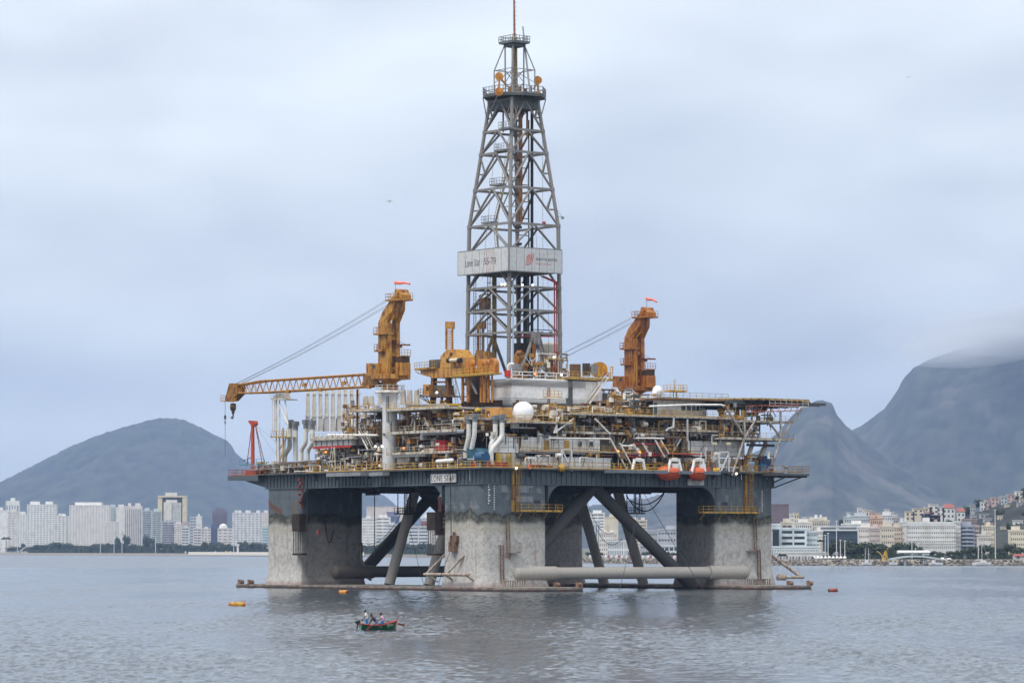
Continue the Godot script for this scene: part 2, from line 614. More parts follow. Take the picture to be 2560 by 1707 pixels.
const SLOPE := [[2180, 1378], [2240, 1366], [2330, 1336], [2390, 1306], [2440, 1280], [2500, 1258], [2560, 1244], [2660, 1230], [2800, 1232], [2950, 1310]]
func slope_at(X: float, t: float) -> Vector3:   # the ground of the wooded slope, t from -1 at its foot to 0 on the crest
	var k := 0
	while k < SLOPE.size() - 2 and X > SLOPE[k + 1][0]: k += 1
	var top := bg(X, lerpf(SLOPE[k][1], SLOPE[k + 1][1], clampf((X - SLOPE[k][0]) / float(SLOPE[k + 1][0] - SLOPE[k][0]), 0, 1)), 2750)
	var z := 2750 + t * 620
	return Vector3(top.x * z / 2750.0, maxf(top.y - 8.0, 1.0) * pow(1.0 + t, 0.8) + 6.0, -z)
func slope_for(X: float, Y: float) -> Vector3:   # where on that slope the eye meets it at this pixel
	for k in 40:
		var t := lerpf(-0.97, -0.02, k / 39.0)
		var p := slope_at(X, t)
		if bg(X, Y, -p.z).y <= p.y: return p
	return slope_at(X, -0.02)

func mountains() -> void:
	massif("mountain", [[-260, 1275], [-100, 1240], [0, 1201], [60, 1172], [150, 1126], [235, 1088], [310, 1063], [375, 1046], [405, 1042], [455, 1045], [500, 1064], [545, 1087], [570, 1101], [590, 1130], [610, 1148], [650, 1172], [760, 1196], [920, 1226], [960, 1236], [1000, 1270], [1040, 1300], [1120, 1330], [1200, 1356]], 14500, 2800, 2500, -0.42, 4, 20.0)
	massif("mountain", [[1180, 1360], [1300, 1330], [1400, 1290], [1500, 1262], [1600, 1250], [1700, 1222], [1800, 1180], [1900, 1120], [1945, 1078], [1985, 1030], [2020, 1006], [2045, 996], [2062, 997], [2082, 1004], [2092, 1030], [2110, 1054], [2130, 1072], [2160, 1100], [2200, 1130], [2260, 1170], [2330, 1215], [2400, 1260], [2500, 1310], [2600, 1340]], 11000, 2500, 2000, 0.0, 14, 16.0)
	massif("mountain", [[2000, 1180], [2080, 1120], [2128, 1074], [2150, 1065], [2180, 1043], [2212, 1020], [2240, 980], [2262, 940], [2285, 914], [2330, 892], [2400, 868], [2500, 846], [2600, 830], [2700, 828], [2850, 860], [3000, 960], [3200, 1100]], 12800, 2600, 2300, -0.22, 24, 18.0)
	massif("hillside", SLOPE, 2750, 620, 600, -0.6, 34, 1.5)
	# low cloud lying on the right hand summit
	var r := RandomNumberGenerator.new()
	r.seed = 12
	for k in 60:
		var wide := k >= 60
		var X := 2250 + 900 * r.randf() + 260 * r.randf() if not wide else r.randf_range(1750, 3400)
		var Y := lerpf(908, 850, clampf((X - 2270) / 330.0, -0.2, 1.3)) - 70.0 * pow(r.randf(), 1.5) + r.randf_range(-8, 18) if not wide else r.randf_range(700, 850)
		var fv := FogVolume.new()
		fv.name = numbered("cloud")
		fv.shape = RenderingServer.FOG_VOLUME_SHAPE_ELLIPSOID
		var sz := r.randf_range(0.4, 1.0)
		fv.size = Vector3(r.randf_range(350, 1100) * sz, r.randf_range(70, 150) * sz, 1800) if not wide else Vector3(r.randf_range(1500, 2600), r.randf_range(120, 300), 1800)
		var fm := FogMaterial.new()
		fm.density = r.randf_range(0.0003, 0.0006) if not wide else 0.00009
		fm.albedo = Color(0.94, 0.96, 1.0).linear_to_srgb()
		fv.material = fm
		fv.position = bg(X, Y, r.randf_range(10900, 12000))
		tag(fv, "grey wisp of low cloud over the right hand summit", "", "low clouds on the summit", "stuff")
		add_child(fv)

# ---------------------------------------------------------------- floating hull
var fouling := FastNoiseLite.new()
func column_shape(x0: float, x1: float, z0: float, z1: float, sd: float) -> MB:
	var b := MB.new()
	var per := []
	var r := 1.5
	for k in 4:
		var cx: float = [x1 - r, x1 - r, x0 + r, x0 + r][k]
		var cz: float = [z0 + r, z1 - r, z1 - r, z0 + r][k]
		for j in 9:
			var a := -PI / 2 + PI / 2 * k + PI / 2 * j / 8.0
			per.append([Vector3(cx + r * cos(a), 0, cz + r * sin(a)), Vector3(cos(a), 0, sin(a))])
		var nx: float = [x1, x0 + r, x0, x1 - r][k]
		var nz: float = [z1 - r, z1, z0 + r, z0][k]
		var m := 44
		var p0: Vector3 = per[per.size() - 1][0]
		for j in range(1, m):
			per.append([p0.lerp(Vector3(nx, 0, nz), float(j) / m), per[per.size() - 1][1]])
	per.append(per[0])
	var ny := 90
	var P := []
	var C := []
	for y in ny:
		var h := lerpf(19.72, 0.6, float(y) / (ny - 1))
		for q in per:
			var p: Vector3 = q[0]
			var fl := maxf(0.0, (5.2 - h) / 5.2)
			p += q[1] * (1.0 * fl * fl)
			p.y = h
			P.append(p)
			var s := Vector3(p.x + sd, h, p.z + sd)
			var f := fouling
			var wav := f.get_noise_3d(s.x * 0.16, 0, s.z * 0.16)
			var edge := 14.4 + wav * 1.5
			var low := 12.6 + wav * 1.1
			var fine := f.get_noise_3d(s.x * 1.1, s.y * 0.9, s.z * 1.1)
			var mid := f.get_noise_3d(s.x * 0.55, s.y * 0.4, s.z * 0.55)
			var streak := f.get_noise_3d(s.x * 0.9, s.y * 0.05, s.z * 0.9)
			var c := Color(0.088, 0.112, 0.130).lerp(Color(0.120, 0.146, 0.165), clampf(mid + 0.5, 0, 1))
			if streak > 0.30: c = c.lerp(Color(0.22, 0.17, 0.12), clampf((streak - 0.30) * 1.8, 0, 0.6))
			if fmod(absf(s.x * 0.27 + floor(h / 2.4) * 0.37), 1.0) < 0.3 and mid > 0.12 and h > 15.2: c = c.lerp(Color(0.21, 0.225, 0.245), 0.7)
			var foul := Color(0.53, 0.515, 0.49).lerp(Color(0.35, 0.335, 0.315), clampf(fine * 1.3 + mid * 0.35 + 0.25, 0, 1))
			if streak > 0.18: foul = foul.lerp(Color(0.27, 0.19, 0.14), clampf((streak - 0.26) * 2.2, 0, 0.55))
			foul = foul.lerp(Color(0.36, 0.335, 0.24), clampf(1.0 - absf(h - low + 1.1) / 1.2, 0, 1) * 0.6)
			var band := Color(0.055, 0.058, 0.045).lerp(Color(0.15, 0.15, 0.13), clampf(fine * 1.8 + mid * 1.6 + 0.35, 0, 1))
			if h < edge:
				c = foul.lerp(band, smoothstep(low - 0.7, low + 0.5, h))
				c = c.lerp(Color(0.025, 0.026, 0.022), 0.6 * smoothstep(edge - 0.9, edge - 0.2, h))
			if sd == 31.0 and p.x < 0.6 and h > 12.5 and h < 18.5:   # rust runs on the left column
				var rq := clampf((p.z + 71.2) / 4.4, 0, 1)
				var rd := absf(h - 17.9 + 2.6 * sqrt(rq)) - 0.25
				if p.z < -66.0: c = c.lerp(Color(0.15, 0.048, 0.022), clampf(0.9 - rd * (1.1 if h < 17.9 - 2.6 * sqrt(rq) else 3.0) + mid * 0.6, 0, 0.85))
				c = c.lerp(Color(0.19, 0.085, 0.04), clampf(0.8 - absf(p.z + 61.6 + (h - 15) * 0.25) * 1.0 + fine * 0.6, 0, 0.6) * float(h < 17))
			if h < 1.6: c = c.lerp(Color(0.22, 0.10, 0.07), clampf((1.6 - h) * 0.7, 0, 0.5))
			# shade under the deck is painted into the colour of the inner faces
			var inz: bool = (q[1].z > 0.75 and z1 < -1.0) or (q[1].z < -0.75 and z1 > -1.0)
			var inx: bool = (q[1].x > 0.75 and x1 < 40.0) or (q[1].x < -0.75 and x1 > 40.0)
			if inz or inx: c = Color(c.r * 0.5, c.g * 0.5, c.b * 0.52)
			C.append(c)
	b.grid(P, per.size(), ny, C)
	b.quad(Vector3(x0, 0.7, z0), Vector3(x1, 0.7, z0), Vector3(x1, 0.7, z1), Vector3(x0, 0.7, z1), Vector3(x0, 9, z0))
	return b

func pontoon_shape(x0: float, x1: float, z0: float, z1: float) -> MB:
	var b := MB.new()
	var out := []
	var r := 4.0
	for k in 4:
		var cx: float = [x1 - r, x1 - r, x0 + r, x0 + r][k]
		var cz: float = [z0 + r, z1 - r, z1 - r, z0 + r][k]
		for j in 7:
			var a := -PI / 2 + PI / 2 * k + PI / 2 * j / 6.0
			out.append(Vector3(cx + r * cos(a), 0, cz + r * sin(a)))
	var fine := []
	for k in out.size():
		var p: Vector3 = out[k]
		var q: Vector3 = out[(k + 1) % out.size()]
		var m := maxi(1, int(p.distance_to(q) / 0.5))
		for j in m: fine.append(p.lerp(q, float(j) / m))
	fine.append(fine[0])
	var P := []
	var C := []
	var hs := [0.72, 0.58, 0.44, 0.3, 0.05, -6.0]
	for h in hs:
		for p in fine:
			P.append(p + Vector3(0, h, 0))
			var n := fouling.get_noise_3d(p.x * 0.5, h * 1.2, p.z * 0.5)
			var c := Color(0.30, 0.28, 0.25).lerp(Color(0.16, 0.12, 0.10), clampf(n * 1.5 + 0.4, 0, 1))
			if h < 0.42: c = Color(0.20, 0.055, 0.035).lerp(Color(0.07, 0.055, 0.05), clampf(n * 2.8 + 0.75, 0, 1))
			if h < 0.1: c = Color(0.03, 0.03, 0.03)
			C.append(c)
	b.grid(P, fine.size(), hs.size(), C)
	b.col = Color(0.26, 0.24, 0.21)
	for k in fine.size() - 1:
		b.tri(Vector3((x0 + x1) / 2, 0.72, clampf(fine[k].z, z0 + r, z1 - r)), fine[k] + Vector3(0, 0.72, 0), fine[k + 1] + Vector3(0, 0.72, 0), Vector3(0, -9, 0))
	b.bx(x0 + r, x1 - r, 0.5, 0.719, z0 + r, z1 - r)
	return b

var rig: Node3D
func hull() -> void:
	fouling.seed = 4; fouling.frequency = 1.0; fouling.fractal_octaves = 4
	rig = thing("oil_rig", "huge semi-submersible drilling rig afloat on four stained columns in the bay", "oil rig")
	var vc := mat(1, 1, 1, 0.85, "vcg")
	var foul := mat(0.40, 0.375, 0.34, 0.9, "spk")
	var dark := mat(0.13, 0.115, 0.105, 0.9, "spk")  # darker copy for the rear brace and sockets, underdeck shade painted in
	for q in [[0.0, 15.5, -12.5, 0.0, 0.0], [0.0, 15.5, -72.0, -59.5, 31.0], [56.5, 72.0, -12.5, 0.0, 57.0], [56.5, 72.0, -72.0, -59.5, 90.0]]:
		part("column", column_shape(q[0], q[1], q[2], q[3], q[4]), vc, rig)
	for x in [-0.7, 56.0]:
		part("pontoon", pontoon_shape(x, x + 16.9, -84.5, 12.0), vc, rig)
	# tubular braces between the columns and up to the deck
	for z in [-0.2, -59.2]:
		var b := MB.new()
		b.tube(Vector3(16, 3.2, z), Vector3(56, 3.2, z), 1.12, 1.12, 20)
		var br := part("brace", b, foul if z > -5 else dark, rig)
		for s in [[8.0, 17.2], [54.8, 64.0]]:
			b = MB.new()
			b.tube(Vector3(s[0], 3.2, z + 0.1), Vector3(s[1], 3.2, z + 0.1), 1.32, 1.32, 20)
			var ey: float = s[0] if s[0] < 30 else s[1]
			var e := Vector3(ey, 3.2, z + 0.1)
			var rr := []
			for j in 6: rr.append([e + Vector3(signf(ey - 30) * sin(PI / 2 * j / 5.0) * 0.9, 0, 0), maxf(0.02, cos(PI / 2 * j / 5.0) * 1.318)])
			b.ring_strip(rr, Vector3.UP, Vector3.BACK, 20, false)
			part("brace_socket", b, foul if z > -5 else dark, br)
	for q in [[13.0, 0.7, -47.6, 20.0, 20, -48.2, 1.02], [13.0, 0.7, -34.3, 20.0, 20, -34.5, 1.02], [59.0, 0.5, -24.6, 52.0, 20, -24.6, 1.02], [59.0, 0.5, -37.1, 52.0, 20, -37.1, 1.02], [14.0, 4.3, -6.0, 31.6, 20, -6.0, 1.2], [57.0, -0.5, -6.0, 30.6, 20, -6.0, 1.2], [14.0, -1.9, -66.0, 38.3, 20, -66.0, 1.2], [58.0, 1.0, -66.0, 34.0, 20, -66.0, 1.2]]:
		var b := MB.new()
		b.tube(Vector3(q[0], q[1], q[2]), Vector3(q[3], q[4], q[5]), q[6], q[6], 18)
		b.tube(Vector3(q[0], q[1], q[2]).lerp(Vector3(q[3], q[4], q[5]), 0.60), Vector3(q[0], q[1], q[2]).lerp(Vector3(q[3], q[4], q[5]), 0.64), q[6] + 0.04, q[6] + 0.04, 18)
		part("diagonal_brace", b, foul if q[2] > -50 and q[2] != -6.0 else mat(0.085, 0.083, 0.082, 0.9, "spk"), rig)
	# deck girder box with vertical stiffeners
	var g := MB.new()
	g.bx(0.02, 71.98, 19.7, 22.4, -71.98, -0.02)
	var box := part("deck_box", g, HULL, rig)
	g = MB.new()
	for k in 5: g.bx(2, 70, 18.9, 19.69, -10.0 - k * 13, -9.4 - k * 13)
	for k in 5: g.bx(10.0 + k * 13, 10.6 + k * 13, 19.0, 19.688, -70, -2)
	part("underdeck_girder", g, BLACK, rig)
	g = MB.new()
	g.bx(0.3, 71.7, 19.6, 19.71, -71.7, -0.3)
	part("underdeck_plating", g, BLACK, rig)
	for k in 60:
		var t := 0.6 + k * 1.2
		var b := MB.new()
		b.bx(t, t + 0.1, 19.75, 22.35, -0.03, 0.16)
		part("stiffener", b, HULL, box)
		b = MB.new()
		b.bx(-0.16, 0.03, 19.75, 22.35, -t - 0.1, -t)
		part("stiffener", b, HULL, box)
	for q in [[-0.1, 72.1, 0.03, 0.19], [0, 0, 0, 0]]:
		var b := MB.new()
		if q[1] > 1: b.bx(-0.1, 72.1, 19.62, 19.8, -0.1, 0.2)
		else: b.bx(-0.2, 0.1, 19.615, 19.805, -72.1, 0.1)
		part("bottom_flange", b, HULL, box)
	# rounded haunches where girder meets column
	for q in [[15.5, 1, 0.0], [56.5, -1, 0.0]]:
		part("haunch", haunch(Vector3(q[0], 19.7, -0.9), Vector3(q[1], 0, 0), Vector3(0, 0, 0.9), 3.6), HULL, rig)
	for q in [[-12.5, -1], [-59.5, 1]]:
		part("haunch", haunch(Vector3(0.0, 19.7, q[0]), Vector3(0, 0, q[1]), Vector3(0.9, 0, 0), 3.6), HULL, rig)
	for q in [[-12.5, -1], [-59.5, 1]]:
		part("haunch", haunch(Vector3(71.0, 19.7, q[0]), Vector3(0, 0, q[1]), Vector3(0.9, 0, 0), 3.6), HULL, rig)
	# main deck plate, its edge walkways and the outrigger platform to the left
	var d := MB.new()
	d.bx(-1.3, 73.6, 22.42, 22.72, -73.2, 1.3)
	part("main_deck", d, DGREY, rig)
	d = MB.new()
	d.hexa([Vector3(-1.2, 21.3, -73), Vector3(9, 21.3, -73), Vector3(9, 21.6, -84.2), Vector3(-1.2, 21.6, -84.2), Vector3(-1.2, 22.5, -73), Vector3(9, 22.5, -73), Vector3(9, 22.5, -84.2), Vector3(-1.2, 22.5, -84.2)])
	d.hexa([Vector3(0.2, 19.9, -72), Vector3(8, 19.9, -72), Vector3(8, 21.5, -80), Vector3(0.2, 21.5, -80), Vector3(0.2, 22.4, -72), Vector3(8, 22.4, -72), Vector3(8, 22.4, -80), Vector3(0.2, 22.4, -80)])
	part("outrigger_platform", d, HULL, rig)
	d = MB.new()
	d.bx(68, 76.5, 22.0, 22.41, -1, 5.2)
	for k in 7: d.bx(68.5 + k * 1.25, 68.62 + k * 1.25, 21.7, 22.0, -0.5, 5)
	d.beam(Vector3(71.9, 19.8, 0.2), Vector3(75.8, 22.0, 4.5), 0.25)
	d.beam(Vector3(72.1, 20.0, -3), Vector3(76, 22.0, -1), 0.25)
	part("corner_platform", d, DGREY, rig)
	d = MB.new()
	for z in [-9.5, -17.0, -24.5, -30.0, -36.0, -41.5, -47.0, -54.0]: # sloping brackets under the left walkway
		d.prism([Vector3(-0.05, 22.4, z), Vector3(-1.2, 22.4, z), Vector3(-0.05, 21.0, z)], Vector3(0, 0, 0.15))
	for x in [4.0, 11.0, 18.5, 26, 33.5, 41, 48.5, 56, 63.5]:
		d.prism([Vector3(x, 22.4, 0.05), Vector3(x, 22.4, 1.2), Vector3(x, 21.0, 0.05)], Vector3(0.15, 0, 0))
	part("deck_bracket", d, HULL, rig, "stuff")
	d = MB.new()
	d.bx(-3.2, -1.3, 21.7, 22.38, -46, -34.5)
	d.bx(-3.0, -1.3, 21.6, 22.3, -32, -27.5)
	part("side_ledge", d, GREY, rig)
	# railings of the main deck
	var rl := MB.new()
	rail(rl, [Vector3(-1.2, 22.72, -56), Vector3(-1.2, 22.72, 1.2)])
	part("railing", rl, YEL, rig)
	rl = MB.new()
	rail(rl, [Vector3(-1.2, 22.72, 1.2), Vector3(40, 22.72, 1.2)])
	part("railing", rl, YEL, rig)
	rl = MB.new()
	rail(rl, [Vector3(62, 22.72, 1.2), Vector3(68, 22.72, 1.2), Vector3(68, 22.72, 5.1), Vector3(76.4, 22.72, 5.1), Vector3(76.4, 22.72, -1)])
	part("railing", rl, mat(0.35, 0.22, 0.06, 0.6, "rust"), rig)
	rl = MB.new()
	rail(rl, [Vector3(-1.1, 22.55, -72.5), Vector3(-1.1, 22.55, -84), Vector3(8.9, 22.55, -84)])
	part("railing", rl, mat(0.42, 0.12, 0.03, 0.6, "rust"), rig)
	rl = MB.new()
	rail(rl, [Vector3(-1.0, 24.6, -71), Vector3(-1.0, 24.6, -80)], 1.1, 3.0)
	part("railing", rl, mat(0.03, 0.20, 0.26, 0.6, ""), rig)
	hull_fittings()

func haunch(o: Vector3, along: Vector3, thick: Vector3, r: float) -> MB:
	var b := MB.new()
	var prev = null
	for j in 11:
		var a := PI / 2 * j / 10.0
		var p := o + along * (r - r * sin(a)) - Vector3(0, r - r * cos(a), 0)
		if prev != null:
			b.prism([o + Vector3(0, 0.02, 0) - along * 0.02, prev, p], thick)
		prev = p
	return b

func hull_fittings() -> void:
	var foul := mat(0.33, 0.29, 0.26, 0.9, "rust")
	# access walkways and ladders on the near and right columns
	for q in [["near", Vector3(8.0, 14.6, 0), 9.7], ["right", Vector3(52.3, 14.6, 0), 14.5]]:
		var o: Vector3 = q[1]
		var w: float = q[2]
		var b := MB.new()
		b.bx(o.x, o.x + w, o.y, o.y + 0.18, 0.05, 1.5)
		for k in 4: b.beam(Vector3(o.x + 0.4 + k * (w - 0.8) / 3, o.y - 1.2, 0.05), Vector3(o.x + 0.4 + k * (w - 0.8) / 3, o.y, 1.4), 0.12)
		var wk := part("access_walkway", b, mat(0.42, 0.27, 0.05, 0.6, "rust"), rig)
		b = MB.new()
		rail(b, [Vector3(o.x, o.y + 0.18, 0.1), Vector3(o.x, o.y + 0.18, 1.45), Vector3(o.x + w, o.y + 0.18, 1.45), Vector3(o.x + w, o.y + 0.18, 0.1)], 1.2, 1.5, 0.07)
		part("railing", b, mat(0.46, 0.29, 0.05, 0.6, "rust"), wk)
	for q in [[7.6, 14.6, 22.4], [64.9, 14.6, 22.4]]:
		var b := MB.new()
		cage(b, Vector3(q[0], q[1], 0.35), Vector3(q[0], q[2], 0.35), Vector3.RIGHT, Vector3.BACK, 1.1)
		b.bx(q[0] - 0.9, q[0] - 0.45, q[1], q[2], 0.02, 0.5)
		part("caged_ladder", b, mat(0.34, 0.19, 0.03, 0.7, "rust"), rig)
	for q in [[5.4, 6.0, 13.0], [66.2, 7.6, 14.5], [67.2, 0.95, 7.6], [4.0, 0.95, 8.5]]:
		var b := MB.new()
		for s in [0.0, 0.75]:
			b.tube(Vector3(q[0] + s, q[1], 0.5), Vector3(q[0] + s, q[2], 0.25), 0.11, 0.11, 6)
		ladder(b, Vector3(q[0] + 0.38, q[1], 0.45), Vector3(q[0] + 0.38, q[2], 0.3), Vector3.RIGHT)
		part("ladder", b, mat(0.20, 0.13, 0.09, 0.9, "rust"), rig)
	for q in [[7.0, 7.0], [65.7, 7.3]]:
		var b := MB.new()
		b.bx(q[0] - 1.2, q[0] + 1.3, q[1], q[1] + 0.12, 0.1, 1.2)
		b.beam(Vector3(q[0] - 0.9, q[1], 1.1), Vector3(q[0] - 0.9, q[1] - 1.2, 0.2), 0.1)
		rail(b, [Vector3(q[0] - 0.2, q[1] + 0.1, 1.1), Vector3(q[0] + 1.2, q[1] + 0.1, 1.1)], 1.8, 0.5)
		part("rest_platform", b, foul, rig)
	# fairlead guards low on the near column: outrigger tubes that fend off the anchor lines
	for q in [[-0.6, -15.5, -3.0]]:
		var b := MB.new()
		b.tube(Vector3(-1.9, 3.0, -15.5), Vector3(-1.9, 3.0, -1.5), 0.30, 0.30, 8)
		for z in [-14.6, -9.0, -2.6]:
			b.tube(Vector3(-1.9, 3.0, z), Vector3(0.1, 1.6, z + 0.8), 0.2, 0.2, 6)
		for z in [-14.9, -8.6]:
			b.tube(Vector3(-1.9, 3.0, z), Vector3(0.0, 6.6, z + 3.2), 0.22, 0.22, 6)
		part("anchor_rack", b, mat(0.42, 0.38, 0.34, 0.9, "rust"), rig)
	var b2 := MB.new()
	b2.tube(Vector3(72.5, 6.4, -1.5), Vector3(77.5, 2.3, 1.5), 0.32, 0.32, 8)
	b2.tube(Vector3(73.0, 2.2, 1.5), Vector3(78.2, 2.2, 1.5), 0.3, 0.3, 8)
	b2.tube(Vector3(72.5, 2.2, 0.0), Vector3(73.6, 2.2, 1.5), 0.6, 0.6, 8)
	b2.beam(Vector3(77.6, 5.0, 0), Vector3(77.9, 0.9, 1.5), 0.05)
	part("anchor_rack", b2, mat(0.42, 0.38, 0.34, 0.9, "rust"), rig)
	# fairlead housings with hanging chains
	for q in [[-0.7, -60.3], [-0.7, -15.2]]:
		var b := MB.new()
		b.bx(-1.5, 0.1, 11.2, 14.6, q[1], q[1] + 2.6)
		var fh := part("fairlead_housing", b, mat(0.035, 0.022, 0.018, 0.9, "rust"), rig)
		b = MB.new()
		b.bx(-1.3, 0.1, 6.5, 6.9, q[1] - 0.2, q[1] + 2.9)
		part("foot_beam", b, mat(0.035, 0.022, 0.018, 0.9, "rust"), fh)
		b = MB.new()
		for k in 5: b.tube(Vector3(-1.2, 6.9, q[1] + 0.15 + k * 0.58), Vector3(-1.2, 11.3, q[1] + 0.15 + k * 0.58), 0.09, 0.09, 5)
		part("guide_bar", b, mat(0.05, 0.045, 0.04, 0.8, ""), rig)
	var fb := MB.new()   # block and sheave hung on the near column
	fb.bx(-0.9, 0.05, 7.2, 9.0, -9.2, -7.4)
	fb.bx(-0.75, 0.05, 9.0, 10.2, -9.0, -7.0)
	fb.tube(Vector3(-0.5, 7.6, -8.0), Vector3(-0.5, 10.9, -8.0), 0.35, 0.25, 8)
	part("sheave_bracket", fb, mat(0.17, 0.11, 0.07, 0.9, "rust"), rig)
	fb = MB.new()
	fb.beam(Vector3(-1.1, 22.4, -8.3), Vector3(-0.9, 9.9, -8.3), 0.12)
	fb.path([Vector3(-0.9, 7.3, -8.6), Vector3(-2.2, 3.2, -9.6), Vector3(-2.6, 0.4, -10.2)], 0.05, 5)
	for q in [[-1.0, -57.2, 17.0], [-1.1, -55.6, 8.0]]:
		fb.beam(Vector3(q[0], 22.4, q[1]), Vector3(q[0], q[2], q[1]), 0.1)
	part("wire_rope", fb, mat(0.03, 0.028, 0.025, 0.8, ""), rig)
	fb = MB.new()
	for k in 8: fb.box(Vector3(-1.5, 21.4 - k * 0.75, -57.8 + (k % 2) * 0.7), Vector3(0.5, 0.45, 0.5))
	fb.box(Vector3(-0.9, 11.0, -51.9), Vector3(0.5, 0.9, 0.5))
	part("red_hook_block", fb, mat(0.22, 0.035, 0.025, 0.6, ""), rig)
	# hoses looping between the columns
	fb = MB.new()
	for q in [[px(1080, 1290, 4), 0]]: pass
	fb.path(cat_line(Vector3(21.0, 13.0, -12.6), Vector3(15.6, 4.7, -9.0), 2.2), 0.13, 6)
	fb.path(cat_line(Vector3(22.2, 13.4, -12.6), Vector3(15.6, 6.2, -9.4), 2.4), 0.13, 6)
	fb.path(cat_line(Vector3(5.5, 14.0, -59.3), Vector3(6.5, 11.5, -57.5), 3.6), 0.12, 6)
	fb.path(cat_line(pz(1566, 1238, -8), pz(1662, 1230, -8), 3.4), 0.12, 6)
	fb.path(cat_line(pz(1578, 1252, -9), pz(1665, 1226, -9), 1.6), 0.12, 6)
	part("hose", fb, BLACK, rig)
	fb = MB.new()   # mooring wires crossing the openings
	for q in [[px(1003, 1283, 20), px(917, 1361, 22), 1.6], [px(1000, 1290, 22), px(912, 1402, 22), 0.4], [px(1026, 1330, 14), px(1060, 1465, 14), 0.2], [pz(1490, 1320, -20), pz(1556, 1345, -20), 2.2], [pz(1610, 1233, 1), pz(1762, 1478, 6), 0.4], [pz(1588, 1310, 1), pz(1548, 1478, 4), 0.3], [pz(1600, 1240, 1), pz(1575, 1400, 1), 0.1], [pz(1460, 1230, -22), pz(1535, 1330, -22), 3.0]]:
		fb = MB.new()
		fb.path(cat_line(q[0], q[1], q[2]), 0.055, 4)
		part("mooring_wire", fb, mat(0.06, 0.06, 0.06, 0.7, ""), rig)
	# hanging inspection platforms under the deck
	for q in [[px(1012, 1285, 16), 4.6], [pz(1586, 1284, -10), 4.6]]:
		var o: Vector3 = q[0]
		var b := MB.new()
		b.box(o, Vector3(3.0, 0.15, 3.0))
		rail(b, [o + Vector3(-1.5, 0, 1.5), o + Vector3(1.5, 0, 1.5), o + Vector3(1.5, 0, -1.5), o + Vector3(-1.5, 0, -1.5), o + Vector3(-1.5, 0, 1.5)], 1.2, 1.0)
		for s in [[-1.0, 1.2], [0.4, 1.2], [1.2, -1.0], [-1.0, -1.0]]:
			b.beam(o + Vector3(s[0], 0, s[1]), o + Vector3(s[0], q[1], s[1]), 0.14)
		ladder(b, o + Vector3(-0.3, 0, 1.3), o + Vector3(-0.3, q[1], 1.3), Vector3.RIGHT, 1.0)
		b.beam(o + Vector3(1.2, 0, 1.2), o + Vector3(0.4, q[1], 1.2), 0.1)
		b.bx(o.x - 4, o.x + 6, o.y + q[1] - 0.3, o.y + q[1] + 0.3, o.z - 1, o.z - 0.4)
		part("hanging_platform", b, mat(0.05, 0.045, 0.04, 0.8, ""), rig)
	fb = MB.new()   # open red caisson on the inner side of the near column
	for s in [0.0, 1.5]:
		fb.bx(1.0 + s, 1.35 + s, 11.0, 17.6, -15.0, -14.0)
	for k in 8: fb.bx(1.0, 2.85, 11.4 + k * 0.8, 11.6 + k * 0.8, -14.8, -14.2)
	fb.bx(0.8, 3.4, 10.3, 11.4, -15.8, -13.0)
	part("ladder_tower", fb, mat(0.075, 0.02, 0.014, 0.8, "rust"), rig)
	fb = MB.new()   # discharge pipe on the left column
	fb.path([Vector3(14.0, 9.0, -58.6), Vector3(14.0, 5.6, -58.6), Vector3(14.8, 4.4, -58.6), Vector3(14.8, 2.6, -58.6), Vector3(15.6, 2.0, -58.6), Vector3(16.4, 1.6, -58.6)], 0.28, 8)
	part("discharge_pipe", fb, mat(0.2, 0.19, 0.16, 0.9, "rust"), rig)
	fb = MB.new()
	fb.tube(px(936, 1235, 14.5) , px(936, 1395, 14.5), 0.1, 0.1, 6)
	fb.tube(px(915, 1235, 14.5), px(948, 1234, 14.5), 0.28, 0.28, 8)
	part("overboard_pipe", fb, DGREY, rig)
	# pontoon deck: bollards, railing boxes and fairleads
	for q in [[3.0, 1.0, 5.5], [57.0, 62.0, 5.5], [57.0, 64.5, 4.5]]:
		var b := MB.new()
		var x0: float = q[0] + (0.0 if q[0] < 30 else q[1] - 57.0)
		for k in int(q[2] / 0.55):
			b.bx(x0 + k * 0.55, x0 + k * 0.55 + 0.12, 0.70, 1.9, 2.4, 2.6)
		b.bx(x0, x0 + q[2], 1.8, 1.95, 2.35, 2.65)
		part("pontoon_fence", b, foul, rig)
	for q in [[13.6, 5.0], [15.3, 9.5], [71.0, 5.5], [72.3, 9.8], [1.0, -82.5], [-0.2, -77.0]]:
		var b := MB.new()
		var o := Vector3(q[0], 0.70, q[1])
		b.tube(o + Vector3(-0.4, 0.4, 0), o + Vector3(0.4, 0.4, 0), 0.45, 0.45, 12)
		b.bx(o.x - 0.6, o.x - 0.4, 0.70, 1.6, o.z - 0.35, o.z + 0.35)
		b.bx(o.x + 0.4, o.x + 0.6, 0.70, 1.4, o.z - 0.35, o.z + 0.35)
		part("pontoon_fairlead", b, mat(0.24, 0.15, 0.11, 0.9, "rust"), rig)
	# draught marks
	fb = MB.new()
	for k in 12:
		fb.bx(2.7, 2.95, 15.0 + k * 0.42, 15.2 + k * 0.42, 0.0, 0.03)
		fb.bx(68.6, 68.85, 15.0 + k * 0.36, 15.18 + k * 0.36, 0.0, 0.03)
	for k in 8: fb.bx(1.4, 1.62 + 0.25 * (k % 2), 16.0 + k * 0.5, 16.28 + k * 0.5, 0.0, 0.03)
	part("draught_mark", fb, mat(0.6, 0.6, 0.6, 0.7, ""), rig, "stuff")
	fb = MB.new()
	for x in [12.2, 58.4]:
		for k in 3: fb.bx(x + k * 0.5, x + k * 0.5 + 0.35, 16.2, 16.75, 0.0, 0.03)
	part("draught_mark", fb, BLACK, rig)
	# seams of the hull plating and lighter repainted patches
	fb = MB.new()
